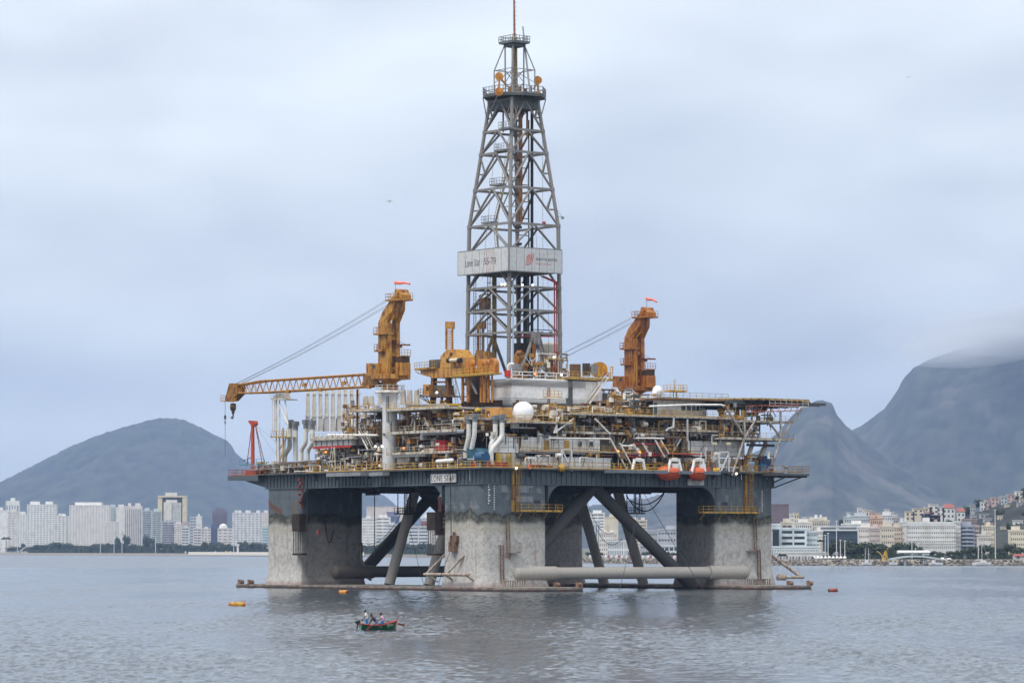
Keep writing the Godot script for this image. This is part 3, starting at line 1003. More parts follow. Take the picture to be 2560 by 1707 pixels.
	for q in [[0.0, 15.5], [56.5, 72.0]]:
		for y in [15.9, 17.8]: fb.bx(q[0] + 1.5, q[1] - 1.5, y, y + 0.05, -0.02, 0.02)
		for f in [0.3, 0.68]: fb.bx(lerpf(q[0], q[1], f), lerpf(q[0], q[1], f) + 0.05, 14.9, 19.6, -0.02, 0.021)
	for q in [[-12.5, 0.0], [-72.0, -59.5]]:
		for y in [15.9, 17.8]: fb.bx(-0.02, 0.02, y, y + 0.05, q[0] + 1.5, q[1] - 1.5)
		for f in [0.35, 0.7]: fb.bx(-0.021, 0.02, 14.9, 19.6, lerpf(q[0], q[1], f), lerpf(q[0], q[1], f) + 0.05)
	part("plate_seam", fb, mat(0.06, 0.07, 0.078, 0.7, ""), rig, "stuff")
	for q in [[1254, 1268, 1212, 1230], [1294, 1322, 1213, 1231], [1292, 1332, 1241, 1254], [1322, 1332, 1214, 1219]]:
		fb = MB.new()
		var p0 := pz(q[0], q[3], 0.02)
		var p1 := pz(q[1], q[2], 0.02)
		fb.bx(p0.x, p1.x, p0.y, p1.y, -0.02, 0.012)
		part("paint_patch", fb, mat(0.21, 0.225, 0.24, 0.6, "soft"), rig)
	# name boards on the girder
	fb = MB.new()
	var s0 := px(1077, 1204, -0.5)
	var s1 := px(1139, 1192, -0.5)
	fb.bx(-0.55, -0.3, 20.1, 21.7, s0.z, s1.z)
	var sg := part("name_board", fb, mat(0.62, 0.62, 0.62, 0.6, "grime"), rig)
	letters("LONE STAR", sg, Vector3(-0.57, 20.35, s0.z + 0.25), Vector3.LEFT, s1.z - s0.z - 0.5, 1.05, Color(0.02, 0.02, 0.02))
	fb = MB.new()
	fb.bx(49.4, 53.4, 20.0, 21.2, 0.22, 0.4)
	sg = part("name_board", fb, mat(0.62, 0.62, 0.62, 0.6, "grime"), rig)
	letters("LONE STAR", sg, Vector3(50.2, 20.62, 0.415), Vector3.BACK, 2.6, 0.36, Color(0.05, 0.05, 0.05))
	letters("PANAMA", sg, Vector3(50.5, 20.15, 0.415), Vector3.BACK, 2.0, 0.32, Color(0.05, 0.05, 0.05))

func letters(txt: String, p: Node, at: Vector3, face: Vector3, width: float, height: float, c: Color, font := "Droid Sans", slant := 0.0) -> void:
	var tm := TextMesh.new()
	var sf := SystemFont.new()
	sf.font_names = PackedStringArray([font])
	tm.font = sf
	tm.text = txt
	tm.font_size = 64
	tm.pixel_size = 0.02
	tm.depth = 0.02
	tm.horizontal_alignment = HORIZONTAL_ALIGNMENT_LEFT
	tm.vertical_alignment = VERTICAL_ALIGNMENT_BOTTOM
	var bb := tm.get_aabb()
	var o := MeshInstance3D.new()
	o.mesh = tm
	var m := StandardMaterial3D.new()
	m.albedo_color = c.linear_to_srgb()
	m.roughness = 0.6
	tm.material = m
	var nm := "lettering"
	var k := 1
	while p.has_node(NodePath(nm)):
		nm = "lettering_%03d" % k; k += 1
	o.name = nm
	p.add_child(o, true)
	var ry := Basis(Vector3.UP.cross(face), Vector3.UP, face)
	var sx := width / maxf(bb.size.x, 0.01)
	var sy := height / maxf(bb.size.y, 0.01)
	var bs := Basis(ry.x * sx, ry.y * sy + ry.x * slant, ry.z)
	o.transform = Transform3D(bs, at - base_of(p) - bs * Vector3(bb.position.x, bb.position.y, 0))

# ---------------------------------------------------------------- topsides: the rig's decks, walls and machinery
func dk(q: Array) -> MB:   # a deck slab [x0, x1, top, z0, z1, thickness]
	var b := MB.new()
	b.bx(q[0], q[1], q[2] - q[5], q[2], q[3], q[4])
	return b
func topsides() -> void:
	decks()
	drill_floor()
	derrick()
	clutter_all()

func wall_z(called: String, X0: float, X1: float, Y0: float, Y1: float, z: float, th: float, m: Material, seams := 0.0) -> Node3D:
	var a := pz(X0, Y1, z)
	var c := pz(X1, Y0, z)
	var b := MB.new()
	b.bx(a.x, c.x, a.y, c.y, z - th, z)
	var o := part(called, b, m, rig)
	if seams > 0:
		b = MB.new()
		var x := a.x + seams
		while x < c.x - 0.3:
			b.bx(x, x + 0.08, a.y + 0.1, c.y - 0.1, z + 0.004, z + 0.05)
			x += seams
		for f in [0.33, 0.66]: b.bx(a.x, c.x, lerpf(a.y, c.y, f), lerpf(a.y, c.y, f) + 0.06, z + 0.003, z + 0.035)
		part("panel_joint", b, GREY, o, "stuff")
	return o
func fit(o: Node, called: String, X0: float, X1: float, Y0: float, Y1: float, z: float, m: Material, th := 0.1) -> void:
	var a := pz(X0, Y1, z)
	var c := pz(X1, Y0, z)
	var b := MB.new()
	b.bx(a.x, c.x, a.y, c.y, z + 0.006, z + th)
	part(called, b, m, o)
	if called == "window":
		b = MB.new()
		for e in [[a.x - 0.1, a.x, a.y, c.y], [c.x, c.x + 0.1, a.y, c.y], [a.x - 0.1, c.x + 0.1, a.y - 0.1, a.y], [a.x - 0.1, c.x + 0.1, c.y, c.y + 0.1]]:
			b.bx(e[0], e[1], e[2], e[3], z + 0.004, z + th + 0.05)
		part("window_frame", b, WHITE, o)

func decks() -> void:
	var CLEAN := mat(0.84, 0.83, 0.80, 0.5, "soft")
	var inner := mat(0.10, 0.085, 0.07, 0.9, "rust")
	# inner bulkheads behind all the open galleries
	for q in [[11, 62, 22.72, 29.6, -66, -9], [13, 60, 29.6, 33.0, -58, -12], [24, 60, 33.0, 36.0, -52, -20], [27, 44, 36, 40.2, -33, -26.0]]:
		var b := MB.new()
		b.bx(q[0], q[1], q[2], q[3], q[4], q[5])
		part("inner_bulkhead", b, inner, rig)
	var edge := mat(0.50, 0.49, 0.45, 0.6, "rust")
	# gallery decks: right hand side
	for q in [[9.5, 52, 26.05, -9, -0.5, 0.18], [19.5, 45.2, 29.75, -14, -0.9, 0.3], [21, 50, 33.2, -20, 0.2, 0.3], [46, 58, 30.6, -12, -0.5, 0.25], [57.5, 76.4, 29.3, -16, 0.9, 0.3], [63, 76, 32.7, -16, 0.6, 0.25], [44, 66, 33.3, -20, -1.2, 0.35]]:
		part("gallery_deck", dk(q), edge, rig)
		var b := MB.new()
		rail(b, [Vector3(q[0], q[2], q[4] - 0.05), Vector3(q[1], q[2], q[4] - 0.05)], 1.1, 1.5, 0.06)
		part("railing", b, YEL if q[2] < 27 or q[2] > 32.9 else mat(0.46, 0.36, 0.2, 0.6, "rust"), rig)
	# left hand side
	for q in [[1.2, 12, 29.3, -58, -43.5, 0.25], [1.4, 12, 34.6, -44.4, -37, 0.3], [2, 14, 34.5, -33.5, -14.5, 0.4], [0.6, 12, 29.9, -31.5, -9.0, 0.35], [0.4, 12, 25.9, -31, -9.5, 0.3], [0.0, 16, 32.0, -9.0, -3.0, 0.35], [8, 21, 31.4, -12.0, 0.6, 0.3]]:
		part("gallery_deck", dk(q), edge, rig)
		var b := MB.new()
		rail(b, [Vector3(q[0] + 0.05, q[2], q[3]), Vector3(q[0] + 0.05, q[2], q[4])], 1.1, 1.5, 0.06)
		part("railing", b, YEL if q[2] > 30 else mat(0.50, 0.44, 0.32, 0.6, "rust"), rig)
	var rb := MB.new()
	rail(rb, [Vector3(8.1, 31.4, 0.55), Vector3(21, 31.4, 0.55)], 1.1, 1.5)
	part("railing", rb, YEL, rig)
	# white accommodation walls, storey by storey
	var w := wall_z("accommodation_wall", 1252, 1500, 1097, 1131, -1.5, 3.0, CLEAN, 1.7)
	for q in [[1360, 1372], [1410, 1423]]: fit(w, "door", q[0], q[1], 1101, 1128, -1.5, mat(0.50, 0.32, 0.09, 0.6, "grime"), 0.14)
	for q in [[1444, 1454], [1472, 1482]]: fit(w, "window", q[0], q[1], 1104, 1117, -1.5, GLASS)
	fit(w, "extinguisher_box", 1531, 1537, 1120, 1132, -1.5, RED, 0.4)
	w = wall_z("accommodation_wall", 1290, 1530, 1145, 1176, -1.1, 3.0, CLEAN, 2.6)
	fit(w, "door", 1527, 1532, 1148, 1172, -1.1, mat(0.02, 0.08, 0.06, 0.6, ""), 0.12)
	w = wall_z("accommodation_wall", 1502, 1640, 1098, 1133, -7.0, 2.0, CREAM, 2.2)
	w = wall_z("accommodation_wall", 1728, 1862, 1105, 1140, -3.4, 3.0, CLEAN, 3.0)
	for q in [[1782, 1792], [1816, 1826]]: fit(w, "ceiling_lamp", q[0], q[1], 1108, 1109, -3.4, glow(Color(1, 0.97, 0.8), 0.5), 0.4)
	w = wall_z("accommodation_wall", 1655, 1862, 1147, 1180, -2.6, 3.0, CREAM, 2.6)
	fit(w, "door", 1858, 1872, 1161, 1179, -2.6, WHITE, 0.3)
	w = wall_z("deckhouse_wall", 1640, 1865, 1053, 1092, -7.0, 3.0, mat(0.20, 0.21, 0.22, 0.6, "grime"), 3.5)
	for q in [[1700, 1706], [1740, 1752], [1790, 1800]]: fit(w, "door", q[0], q[1], 1062, 1090, -7.0, mat(0.42, 0.40, 0.34, 0.6, "grime"), 0.2)
	for q in [[1829, 1840], [1775, 1781]]: fit(w, "window", q[0], q[1], 1068, 1080, -7.0, GLASS)
	w = wall_z("machinery_wall", 1390, 1522, 1047, 1085, -7.0, 2.0, mat(0.17, 0.16, 0.14, 0.8, "rust"), 0.0)
	for q in [[1432, 1440, CREAM], [1450, 1462, AMB], [1463, 1467, WHITE], [1468, 1480, RUST], [1483, 1486, CREAM], [1488, 1500, BROWN], [1505, 1510, WHITE]]:
		fit(w, "machine_cabinet", q[0], q[1], 1056, 1082, -7.0, q[2], 1.2)
	w = wall_z("machinery_wall", 1530, 1660, 1050, 1076, -8.0, 2.0, mat(0.13, 0.125, 0.12, 0.8, "rust"), 0.0)
	for q in [[1535, 1552, CREAM], [1553, 1563, mat(0.55, 0.12, 0.12, 0.6, "")], [1596, 1606, mat(0.05, 0.25, 0.42, 0.6, "")], [1610, 1620, GREY], [1628, 1640, DGREY]]:
		fit(w, "machine_cabinet", q[0], q[1], 1060 if q[0] != 1553 else 1066, 1076, -8.0, q[2], 1.4)
	# the rounded wheelhouse under the helideck
	var o := pz(1735, 1046, -4.0)
	var b := MB.new()
	var rr := []
	var x0 := pz(1628, 1046, -4.0).x
	for k in 15:
		var f := k / 14.0
		rr.append(Vector3(lerpf(x0, x0 + 19.5, f), 33.3, -3.4 - 7.0 * pow(maxf(0, f - 0.45) / 0.55, 2)))
	for k in 14:
		b.quad(rr[k], rr[k + 1], rr[k + 1] + Vector3(0, 3.0, 0), rr[k] + Vector3(0, 3.0, 0), Vector3(x0 + 9, 34, -30))
	b.prism(rr.map(func(p): return p + Vector3(0, 2.98, 0)) + [Vector3(x0 + 19.5, 36.28, -20), Vector3(x0, 36.28, -20)], Vector3(0, 0.12, 0))
	var wh := part("wheelhouse_wall", b, WHITE, rig)
	for k in 14:
		if k in [0, 2, 4]:
			if k != 0: continue
			var bb := MB.new()
			bb.hexa([rr[k] + Vector3(0.2, 0.3, 0.02), rr[k] + Vector3(0.9, 0.3, 0.02), rr[k] + Vector3(0.9, 2.5, 0.02), rr[k] + Vector3(0.2, 2.5, 0.02), rr[k] + Vector3(0.2, 0.3, 0.15), rr[k] + Vector3(0.9, 0.3, 0.15), rr[k] + Vector3(0.9, 2.5, 0.15), rr[k] + Vector3(0.2, 2.5, 0.15)])
			part("door", bb, mat(0.02, 0.10, 0.11, 0.5, ""), wh)
			continue
		if k == 1 or k == 3: continue
		var p: Vector3 = rr[k].lerp(rr[k + 1], 0.16)
		var q: Vector3 = rr[k].lerp(rr[k + 1], 0.84)
		var nn := (q - p).cross(Vector3.UP).normalized()
		if nn.z < 0: nn = -nn
		var bb := MB.new()
		var l := Vector3(0, 1.25, 0)
		var u := Vector3(0, 2.5, 0)
		bb.hexa([p + l + nn * 0.01, q + l + nn * 0.01, q + u + nn * 0.01, p + u + nn * 0.01, p + l + nn * 0.09, q + l + nn * 0.09, q + u + nn * 0.09, p + u + nn * 0.09])
		part("window", bb, GLASS, wh)
	b = MB.new()
	for k in 14: b.beam(rr[k] + Vector3(0, 0.5, 0.05), rr[k + 1] + Vector3(0, 0.5, 0.05), 0.05)
	for k in 14: b.beam(rr[k] + Vector3(0, 0.95, 0.05), rr[k + 1] + Vector3(0, 0.95, 0.05), 0.05)
	part("wall_rib", b, GREY, wh)
	var lw := MB.new()   # lower skirt of the wheelhouse, dark
	lw.bx(x0 - 6, x0 + 16, 32.3, 33.1, -16, -3.6)
	part("wheelhouse_skirt", lw, DGREY, rig)
	# left hand modules
	b = MB.new()
	var a0 := px(783, 1116, 2)
	var a1 := px(878, 1088, 2)
	b.bx(2, 12, a0.y, a1.y, a0.z, a1.z)
	var md := part("mud_module", b, mat(0.62, 0.62, 0.60, 0.5, "grime"), rig)
	b = MB.new()
	for k in 7: b.bx(1.86, 1.997, a0.y, a1.y, lerpf(a0.z, a1.z, (k + 0.5) / 7.0), lerpf(a0.z, a1.z, (k + 0.5) / 7.0) + 0.2)
	part("wall_rib", b, GREY, md)
	b = MB.new()
	b.bx(1.8, 1.99, a0.y - 0.5, a0.y - 0.05, a0.z, a1.z)
	part("kick_plate", b, RED, md)
	for q in [[985, 1062, 1131, 1143, 1.0, WHITE], [992, 1021, 1143, 1160, 2.0, CREAM], [1062, 1085, 1120, 1134, 2.0, CREAM], [862, 893, 1095, 1125, 7.0, CREAM]]:
		b = MB.new()
		a0 = px(q[0], q[3], q[4]); a1 = px(q[1], q[2], q[4])
		b.bx(q[4], q[4] + 3, a0.y, a1.y, a0.z, a1.z)
		part("store_cabin", b, q[5], rig)
	# stairs
	for q in [["z", 1432, 1176, 1472, 1135, -1.6], ["z", 1682, 1131, 1705, 1093, -1.5], ["x", 896, 1077, 920, 1126, 3.0]]:
		var st := MB.new()
		var sg := MB.new()
		if q[0] == "z":
			stair(st, sg, pz(q[1], q[2], q[5]), pz(q[3], q[4], q[5]), Vector3(0, 0, -1.2))
		else:
			stair(st, sg, px(q[1], q[2], q[5]), px(q[3], q[4], q[5]), Vector3(1.2, 0, 0))
		var so := part("stair", sg, WHITE, rig)
		part("tread", st, mat(0.42, 0.33, 0.16, 0.7, "grime"), so, "stuff")
	# helideck with its struts
	var h := thing("helideck", "wide helicopter deck jutting out over the rig's right hand corner on raking struts", "helideck", Vector3(73, 36.5, -14))
	var top := []
	for k in 8:
		var a := TAU * (k + 0.5) / 8
		top.append(Vector3(72.4 + 15.2 * cos(a), 36.75, -13.6 + 16.0 * sin(a)))
	b = MB.new()
	b.prism(top, Vector3(0, 0.3, 0))
	part("deck", b, mat(0.05, 0.055, 0.055, 0.8, "soft"), h)
	b = MB.new()
	for k in 9: b.bx(60, 85, 36.0, 36.74, -26 + k * 3.1, -25.75 + k * 3.1)
	for k in 6: b.bx(61.0 + k * 4.9, 61.3 + k * 4.9, 36.2, 36.73, -27, 0)
	part("deck_beam", b, DGREY, h, "stuff")
	b = MB.new()
	for k in 8:
		var p: Vector3 = top[k]
		var q: Vector3 = top[(k + 1) % 8]
		var pc := Vector3(72.4, 36.9, -13.6)
		var po := p + (p - pc).normalized() * 1.5 + Vector3(0, 0.35, 0)
		var qo := q + (q - pc).normalized() * 1.5 + Vector3(0, 0.35, 0)
		b.beam(po, qo, 0.16)
		for j in 9:
			b.beam(p.lerp(q, j / 8.0), po.lerp(qo, j / 8.0), 0.1)
		for f in [0.33, 0.66]: b.beam(p.lerp(po, f), q.lerp(qo, f), 0.05)
	part("safety_net", b, mat(0.50, 0.36, 0.12, 0.7, "rust"), h)
	b = MB.new()
	for k in 8: b.beam(top[k] + Vector3(0, 0.36, 0), top[(k + 1) % 8] + Vector3(0, 0.36, 0), 0.2)
	part("edge_coaming", b, mat(0.55, 0.45, 0.2, 0.6, "grime"), h)
	for q in [[1830, 1188, 1863, 1093], [1863, 1093, 1812, 1013], [1863, 1093, 1888, 1052], [1932, 1163, 1953, 1094], [1953, 1094, 2006, 1020], [1953, 1094, 1920, 1051], [1953, 1094, 1952, 1028], [1863, 1093, 1862, 1050]]:
		b = MB.new()
		b.tube(pz(q[0], q[1], 1.1), pz(q[2], q[3], 1.1), 0.23, 0.23, 8)
		part("strut", b, mat(0.40, 0.39, 0.36, 0.6, "rust"), h)
	b = MB.new()
	b.path([pz(1622, 1016, 0.8), pz(1720, 1012, 0.8), pz(1803, 1012, 0.8), pz(1815, 1017, 0.8)], 0.2, 8)
	part("foam_main", b, WHITE, h)
	b = MB.new()   # access ramp under the right hand edge
	for y in [0.0, 1.2]: b.beam(pz(1870, 1030, 1.6) + Vector3(0, y, 0), pz(2000, 1026, 1.6) + Vector3(0, y, 0), 0.16)
	for k in 9: b.beam(pz(1870 + k * 15, 1030, 1.6), pz(1878 + k * 15, 1029, 1.6) + Vector3(0, 1.2, 0), 0.1)
	part("access_ramp", b, mat(0.52, 0.16, 0.10, 0.6, "rust"), h)
	b = MB.new()
	rail(b, [pz(1925, 1016, 1.4), pz(2022, 1018, 1.4)], 1.3, 1.5)
	part("railing", b, WHITE, h)
	b = MB.new()   # flat roof behind the helideck
	b.bx(43, 62, 36.42, 36.7, -24, -1.0)
	part("roof_deck", b, BROWN, rig)
	b = MB.new()
	rail(b, [Vector3(43, 36.7, -1.1), Vector3(61, 36.7, -1.1)])
	part("railing", b, mat(0.42, 0.34, 0.16, 0.6, "grime"), rig)
	# white corner truss and the raking poles on the right hand side
	for q in [[1385, 1083, 1398, 1042], [1386, 1082, 1434, 1047], [1525, 1085, 1488, 1047], [1526, 1097, 1572, 1182], [1550, 1108, 1580, 1165], [1584, 1110, 1600, 1140], [1606, 1107, 1620, 1130], [1638, 1100, 1662, 1143], [1652, 1100, 1672, 1134], [1392, 1084, 1392, 1040], [1526, 1097, 1372, 1095], [1590, 1095, 1660, 1096], [1552, 1114, 1584, 1115]]:
		b = MB.new()
		b.tube(pz(q[0], q[1], 0.3), pz(q[2], q[3], 0.3), 0.17, 0.17, 6)
		part("raking_pole", b, WHITE, rig)
	b = MB.new()
	for q in [[1585, 1109, 1650, 1110], [1545, 1141, 1655, 1138], [1605, 1132, 1760, 1136]]:
		b.beam(pz(q[0], q[1], -0.4), pz(q[2], q[3], -0.4), 0.22)
	part("fire_main", b, RED, rig)

func drill_floor() -> void:
	var z0 := -22.0
	var c := pz(1279, 1012, z0)
	var t := thing("drill_floor_house", "white corrugated wind wall round the drill floor under the derrick", "deckhouse", c)
	var top := pz(1279, 946, z0).y
	var xe := pz(1421, 1012, z0).x
	var xf := pz(1463, 1012, z0).x
	var xg := pz(1508, 1012, z0).x
	var zl := px(1233, 1012, c.x).z
	var white := mat(0.86, 0.86, 0.85, 0.5, "soft")
	var b := MB.new()
	b.bx(c.x, xe, c.y, top, z0 - 2, z0)
	part("wall", b, white, t)
	b = MB.new()
	b.bx(c.x, c.x + 2, c.y, top, zl, z0 - 2.001)
	part("wall", b, white, t)
	b = MB.new()
	b.bx(xe + 0.9, xf, c.y, top, z0 - 2, z0 - 0.1)
	part("wall", b, white, t)
	b = MB.new()
	b.prism([Vector3(xf, c.y + 0.2, z0 - 0.2), Vector3(xg, c.y + 0.2, z0 - 0.2), Vector3(xg, top - 2.2, z0 - 0.2), Vector3(xg - 1.2, top, z0 - 0.2), Vector3(xf, top, z0 - 0.2)], Vector3(0, 0, -2))
	part("wall", b, white, t)
	b = MB.new()   # vertical corrugation
	var x := xf + 0.3
	while x < xg - 1.3:
		b.bx(x, x + 0.12, c.y + 0.3, top - 0.4, z0 - 0.19, z0 - 0.1)
		x += 0.42
	x = c.x + 0.3
	while x < xe:
		b.bx(x, x + 0.10, c.y + 1.4, top - 2.5, z0 + 0.002, z0 + 0.06)
		x += 0.6
	part("corrugation", b, white, t, "stuff")
	for q in [[xe, xe + 0.9], [xg, xg + 0.9]]:
		b = MB.new()
		b.bx(q[0], q[1], c.y - 1.4, top + 0.1 if q[0] < xf else top - 2.2, z0 - 2, z0 + 0.25)
		part("corner_post", b, DGREY, t)
	for k in 5:
		b = MB.new()
		var y := top - 0.25 - k * 0.24
		b.path([Vector3(c.x - 0.25, y, zl), Vector3(c.x - 0.25, y, z0 + 0.25), Vector3(xf, y, z0 + 0.25)], 0.06, 5)
		part("pipe", b, GREY, t)
	for k in 5:
		b = MB.new()
		var y := c.y + 0.15 + k * 0.3
		b.path([Vector3(c.x - 0.2, y, zl), Vector3(c.x - 0.2, y, z0 + 0.2), Vector3(xf, y, z0 + 0.2)], 0.03, 5)
		part("pipe", b, GREY, t)
	b = MB.new()
	b.bx(c.x - 0.6, xf, c.y - 1.0, c.y - 0.05, z0 - 1, z0 + 0.4)
	b.bx(c.x - 0.61, c.x + 1, c.y - 1.01, c.y - 0.06, zl, z0 + 0.39)
	part("skid_beam", b, mat(0.13, 0.16, 0.20, 0.6, "grime"), t)
	b = MB.new()
	for k in 14: b.bx(c.x + k * 1.5, c.x + 0.2 + k * 1.5, c.y - 3.2, c.y - 1.0, z0 - 0.2, z0)
	part("skid_post", b, mat(0.4, 0.4, 0.38, 0.6, "grime"), t)
	b = MB.new()
	b.bx(c.x, xg, top - 0.2, top, -33, z0 - 2.0)
	b.bx(29, xg, top - 0.22, top - 0.02, -45, -33)
	part("drill_floor", b, DGREY, t)
	b = MB.new()
	rail(b, [Vector3(c.x, top, z0 - 0.2), Vector3(xe, top, z0 - 0.2)], 1.4, 2.6, 0.16)
	part("railing", b, WHITE, t)
	# the stair up its right hand end
	b = MB.new()
	var sg := MB.new()
	stair(b, sg, pz(1463, 1010, z0 + 0.4), pz(1510, 945, z0 + 0.4), Vector3(0, 0, 1.3))
	var so := part("stair", sg, WHITE, t)
	part("tread", b, mat(0.42, 0.30, 0.16, 0.7, "grime"), so, "stuff")
	# mezzanine with machinery to the right of the derrick
	var m := thing("winch_platform", "yellow railed platform of tanks and winches right of the derrick foot", "platform", pz(1430, 943, z0))
	b = MB.new()
	var p0 := pz(1420, 943, z0 + 0.6)
	var p1 := pz(1533, 946, z0 + 0.6)
	b.bx(p0.x, p1.x, p0.y - 0.4, p0.y, z0 - 6, z0 + 0.6)
	part("floor", b, mat(0.42, 0.30, 0.1, 0.6, "rust"), m)
	b = MB.new()
	rail(b, [Vector3(p0.x, p0.y, z0 + 0.55), Vector3(p1.x, p0.y, z0 + 0.55), Vector3(p1.x, p0.y, z0 - 5)], 1.2, 1.2)
	b.path([Vector3(p1.x - 0.6, p0.y, z0 + 0.5), Vector3(p1.x - 0.6, p0.y + 2.4, z0 + 0.5), Vector3(p1.x, p0.y + 2.4, z0 + 0.5), Vector3(p1.x, p0.y + 1, z0 + 0.5)], 0.09, 6)
	part("railing", b, YEL, m)
	b = MB.new()
	b.tube(pz(1500, 924, z0 - 2), pz(1500, 924, z0 - 5), 1.55, 1.55, 20)
	b.tube(pz(1493, 924, z0 - 1.2), pz(1493, 924, z0 - 4.5), 1.45, 1.45, 20)
	part("winch_drum", b, mat(0.55, 0.27, 0.02, 0.5, "grime"), m)
	for q in [[1424, 1452, 910, 942, BROWN], [1456, 1476, 908, 940, mat(0.08, 0.06, 0.05, 0.8, "rust")], [1478, 1494, 910, 936, GREY], [1516, 1522, 930, 940, RED]]:
		b = MB.new()
		b.hexa([pz(q[0], q[3], z0 - 1), pz(q[1], q[3], z0 - 1), pz(q[1], q[2], z0 - 1), pz(q[0], q[2], z0 - 1), pz(q[0], q[3], z0 - 3), pz(q[1], q[3], z0 - 3), pz(q[1], q[2], z0 - 3), pz(q[0], q[2], z0 - 3)])
		part("machine_cabinet", b, q[4], m)

# ---------------------------------------------------------------- the derrick
func dc(k: int, y: float) -> Vector3:   # derrick corner: 0 near, 1 right, 2 back, 3 left
	var hx := lerpf(6.55, 6.05, (y - 40) / 32.0) if y < 72 else lerpf(6.05, 3.2, (y - 72) / 25.5)
	var hz := lerpf(6.85, 6.7, (y - 40) / 32.0) if y < 72 else lerpf(6.7, 3.6, (y - 72) / 25.5)
	return Vector3(36.0 + hx * [-1, 1, 1, -1][k], y, -37.3 + hz * [1, 1, -1, -1][k])

func derrick() -> void:
	var t := thing("derrick", "tall grey lattice drilling derrick with a white name band round its middle", "derrick", Vector3(36, 40.6, -37.3))
	var lv := [40.6, 50.3, 54.8, 59.4, 66.5, 71.9, 79.2, 86.4, 90.9, 97.0]
	for k in 4:
		var b := MB.new()
		for q in [[40.6, 72.0, 0.40], [72.0, 97.2, 0.36]]:
			b.tube(dc(k, q[0]), dc(k, q[1]), q[2], q[2], 10)
		for y in lv: b.tube(dc(k, y) - Vector3(0, 0.35, 0), dc(k, y) + Vector3(0, 0.35, 0), 0.47, 0.47, 10)
		part("leg", b, STEEL, t)
	for j in lv.size():
		for k in 4:
			var l := (k + 1) % 4
			if j > 0:
				var b := MB.new()
				b.beam(dc(k, lv[j]), dc(l, lv[j]), 0.36, 0.44)
				part("girt", b, STEEL, t)
			if j == lv.size() - 1: continue
			var apex: Vector3 = dc(k, lv[j + 1]).lerp(dc(l, lv[j + 1]), 0.5)
			for e in [k, l]:
				if j == 0 and k == 3: continue
				var foot := dc(e, lv[j])
				if j == 0: foot = dc(e, lv[j]).lerp(apex, 0.0).lerp(Vector3(apex.x, lv[j], apex.z), 0.32)
				var b := MB.new()
				b.tube(foot, apex, 0.23 if j else 0.33, -1, 8)
				part("brace", b, STEEL, t)
				if lv[j + 1] - lv[j] > 5.5 and j > 3:
					b = MB.new()
					var mid := foot.lerp(apex, 0.45)
					var lg := dc(e, lerpf(lv[j], lv[j + 1], 0.45))
					b.beam(mid, lg, 0.16)
					b.beam(mid, dc(e, lv[j + 1] - 0.4), 0.2)
					part("strut", b, STEEL, t)
	var gp := MB.new()
	var ap: Vector3 = dc(0, 50.3).lerp(dc(1, 50.3), 0.5)
	gp.bx(ap.x - 1.1, ap.x + 1.1, 48.0, 50.6, ap.z - 0.3, ap.z + 0.4)
	part("gusset", gp, mat(0.22, 0.22, 0.22, 0.6, "rust"), t)
	# inside: travelling gear, standing pipe and guide rails
	var B := mat(0.018, 0.018, 0.02, 0.6, "")
	for q in [[1314, 945, 690, 0.5, B], [1298, 945, 690, 0.34, mat(0.06, 0.045, 0.04, 0.8, "rust")], [1330, 945, 252, 0.3, B], [1322, 945, 300, 0.13, B], [1345, 945, 690, 0.14, DGREY]]:
		var b := MB.new()
		b.tube(pz(q[0], q[1], -37), pz(q[0], q[2], -37), q[3], q[3], 10)
		part("drill_pipe", b, q[4], t)
	var tr := MB.new()
	tr.tube(pz(1301, 560, -36), pz(1301, 250, -36), 0.42, 0.42, 10)
	part("travelling_cylinder", tr, mat(0.30, 0.13, 0.035, 0.6, "rust"), t)
	tr = MB.new()
	tr.tube(pz(1318, 345, -36), pz(1318, 250, -36), 0.22, 0.22, 8)
	part("travelling_cylinder", tr, AMB, t)
	tr = MB.new()
	tr.tube(pz(1258, 330, -40), pz(1258, 250, -40), 0.18, 0.18, 8)
	part("travelling_cylinder", tr, AMB, t)
	tr = MB.new()
	for k in 7:
		var Y := 400 + k * 42.0
		tr.box(pz(1296, Y, -36.5), Vector3(1.0, 0.5, 1.0))
		tr.box(pz(1307, Y + 20, -37), Vector3(2.4, 0.16, 0.3))
	part("guide_clamp", tr, mat(0.05, 0.045, 0.04, 0.8, ""), t, "stuff")
	tr = MB.new()
	tr.box(pz(1303, 905, -36.5), Vector3(2.6, 7.5, 2.2))
	part("top_drive", tr, mat(0.022, 0.018, 0.016, 0.8, ""), t)
	tr = MB.new()
	tr.prism([pz(1294, 945, -33), pz(1318, 945, -33), pz(1314, 885, -33), pz(1304, 875, -33), pz(1296, 890, -33)], Vector3(0, 0, -1.5))
	tr.tube(pz(1335, 945, -33), pz(1335, 860, -33), 0.35, 0.35, 8)
	tr.beam(pz(1368, 930, -33), pz(1380, 915, -33), 0.8)
	part("iron_roughneck", tr, ORA, t)
	tr = MB.new()
	for s in [1386.0, 1391.5]: tr.path([pz(s - 34, 690, -30.4), pz(s, 705, -30.4), pz(s + 1.5, 930, -30.4)], 0.13, 6)
	tr.path([pz(1296, 840, -30.4), pz(1388, 842, -30.4)], 0.09, 5)
	part("standpipe", tr, mat(0.36, 0.03, 0.03, 0.5, ""), t)
	tr = MB.new()
	tr.tube(pz(1283, 940, -30.0), pz(1283, 700, -30.0), 0.16, 0.16, 6)
	tr.path([pz(1276, 920, -29), pz(1276, 912, -29), pz(1283, 910, -29), pz(1286, 935, -29)], 0.22, 8)
	part("standpipe", tr, mat(0.35, 0.42, 0.46, 0.5, ""), t)
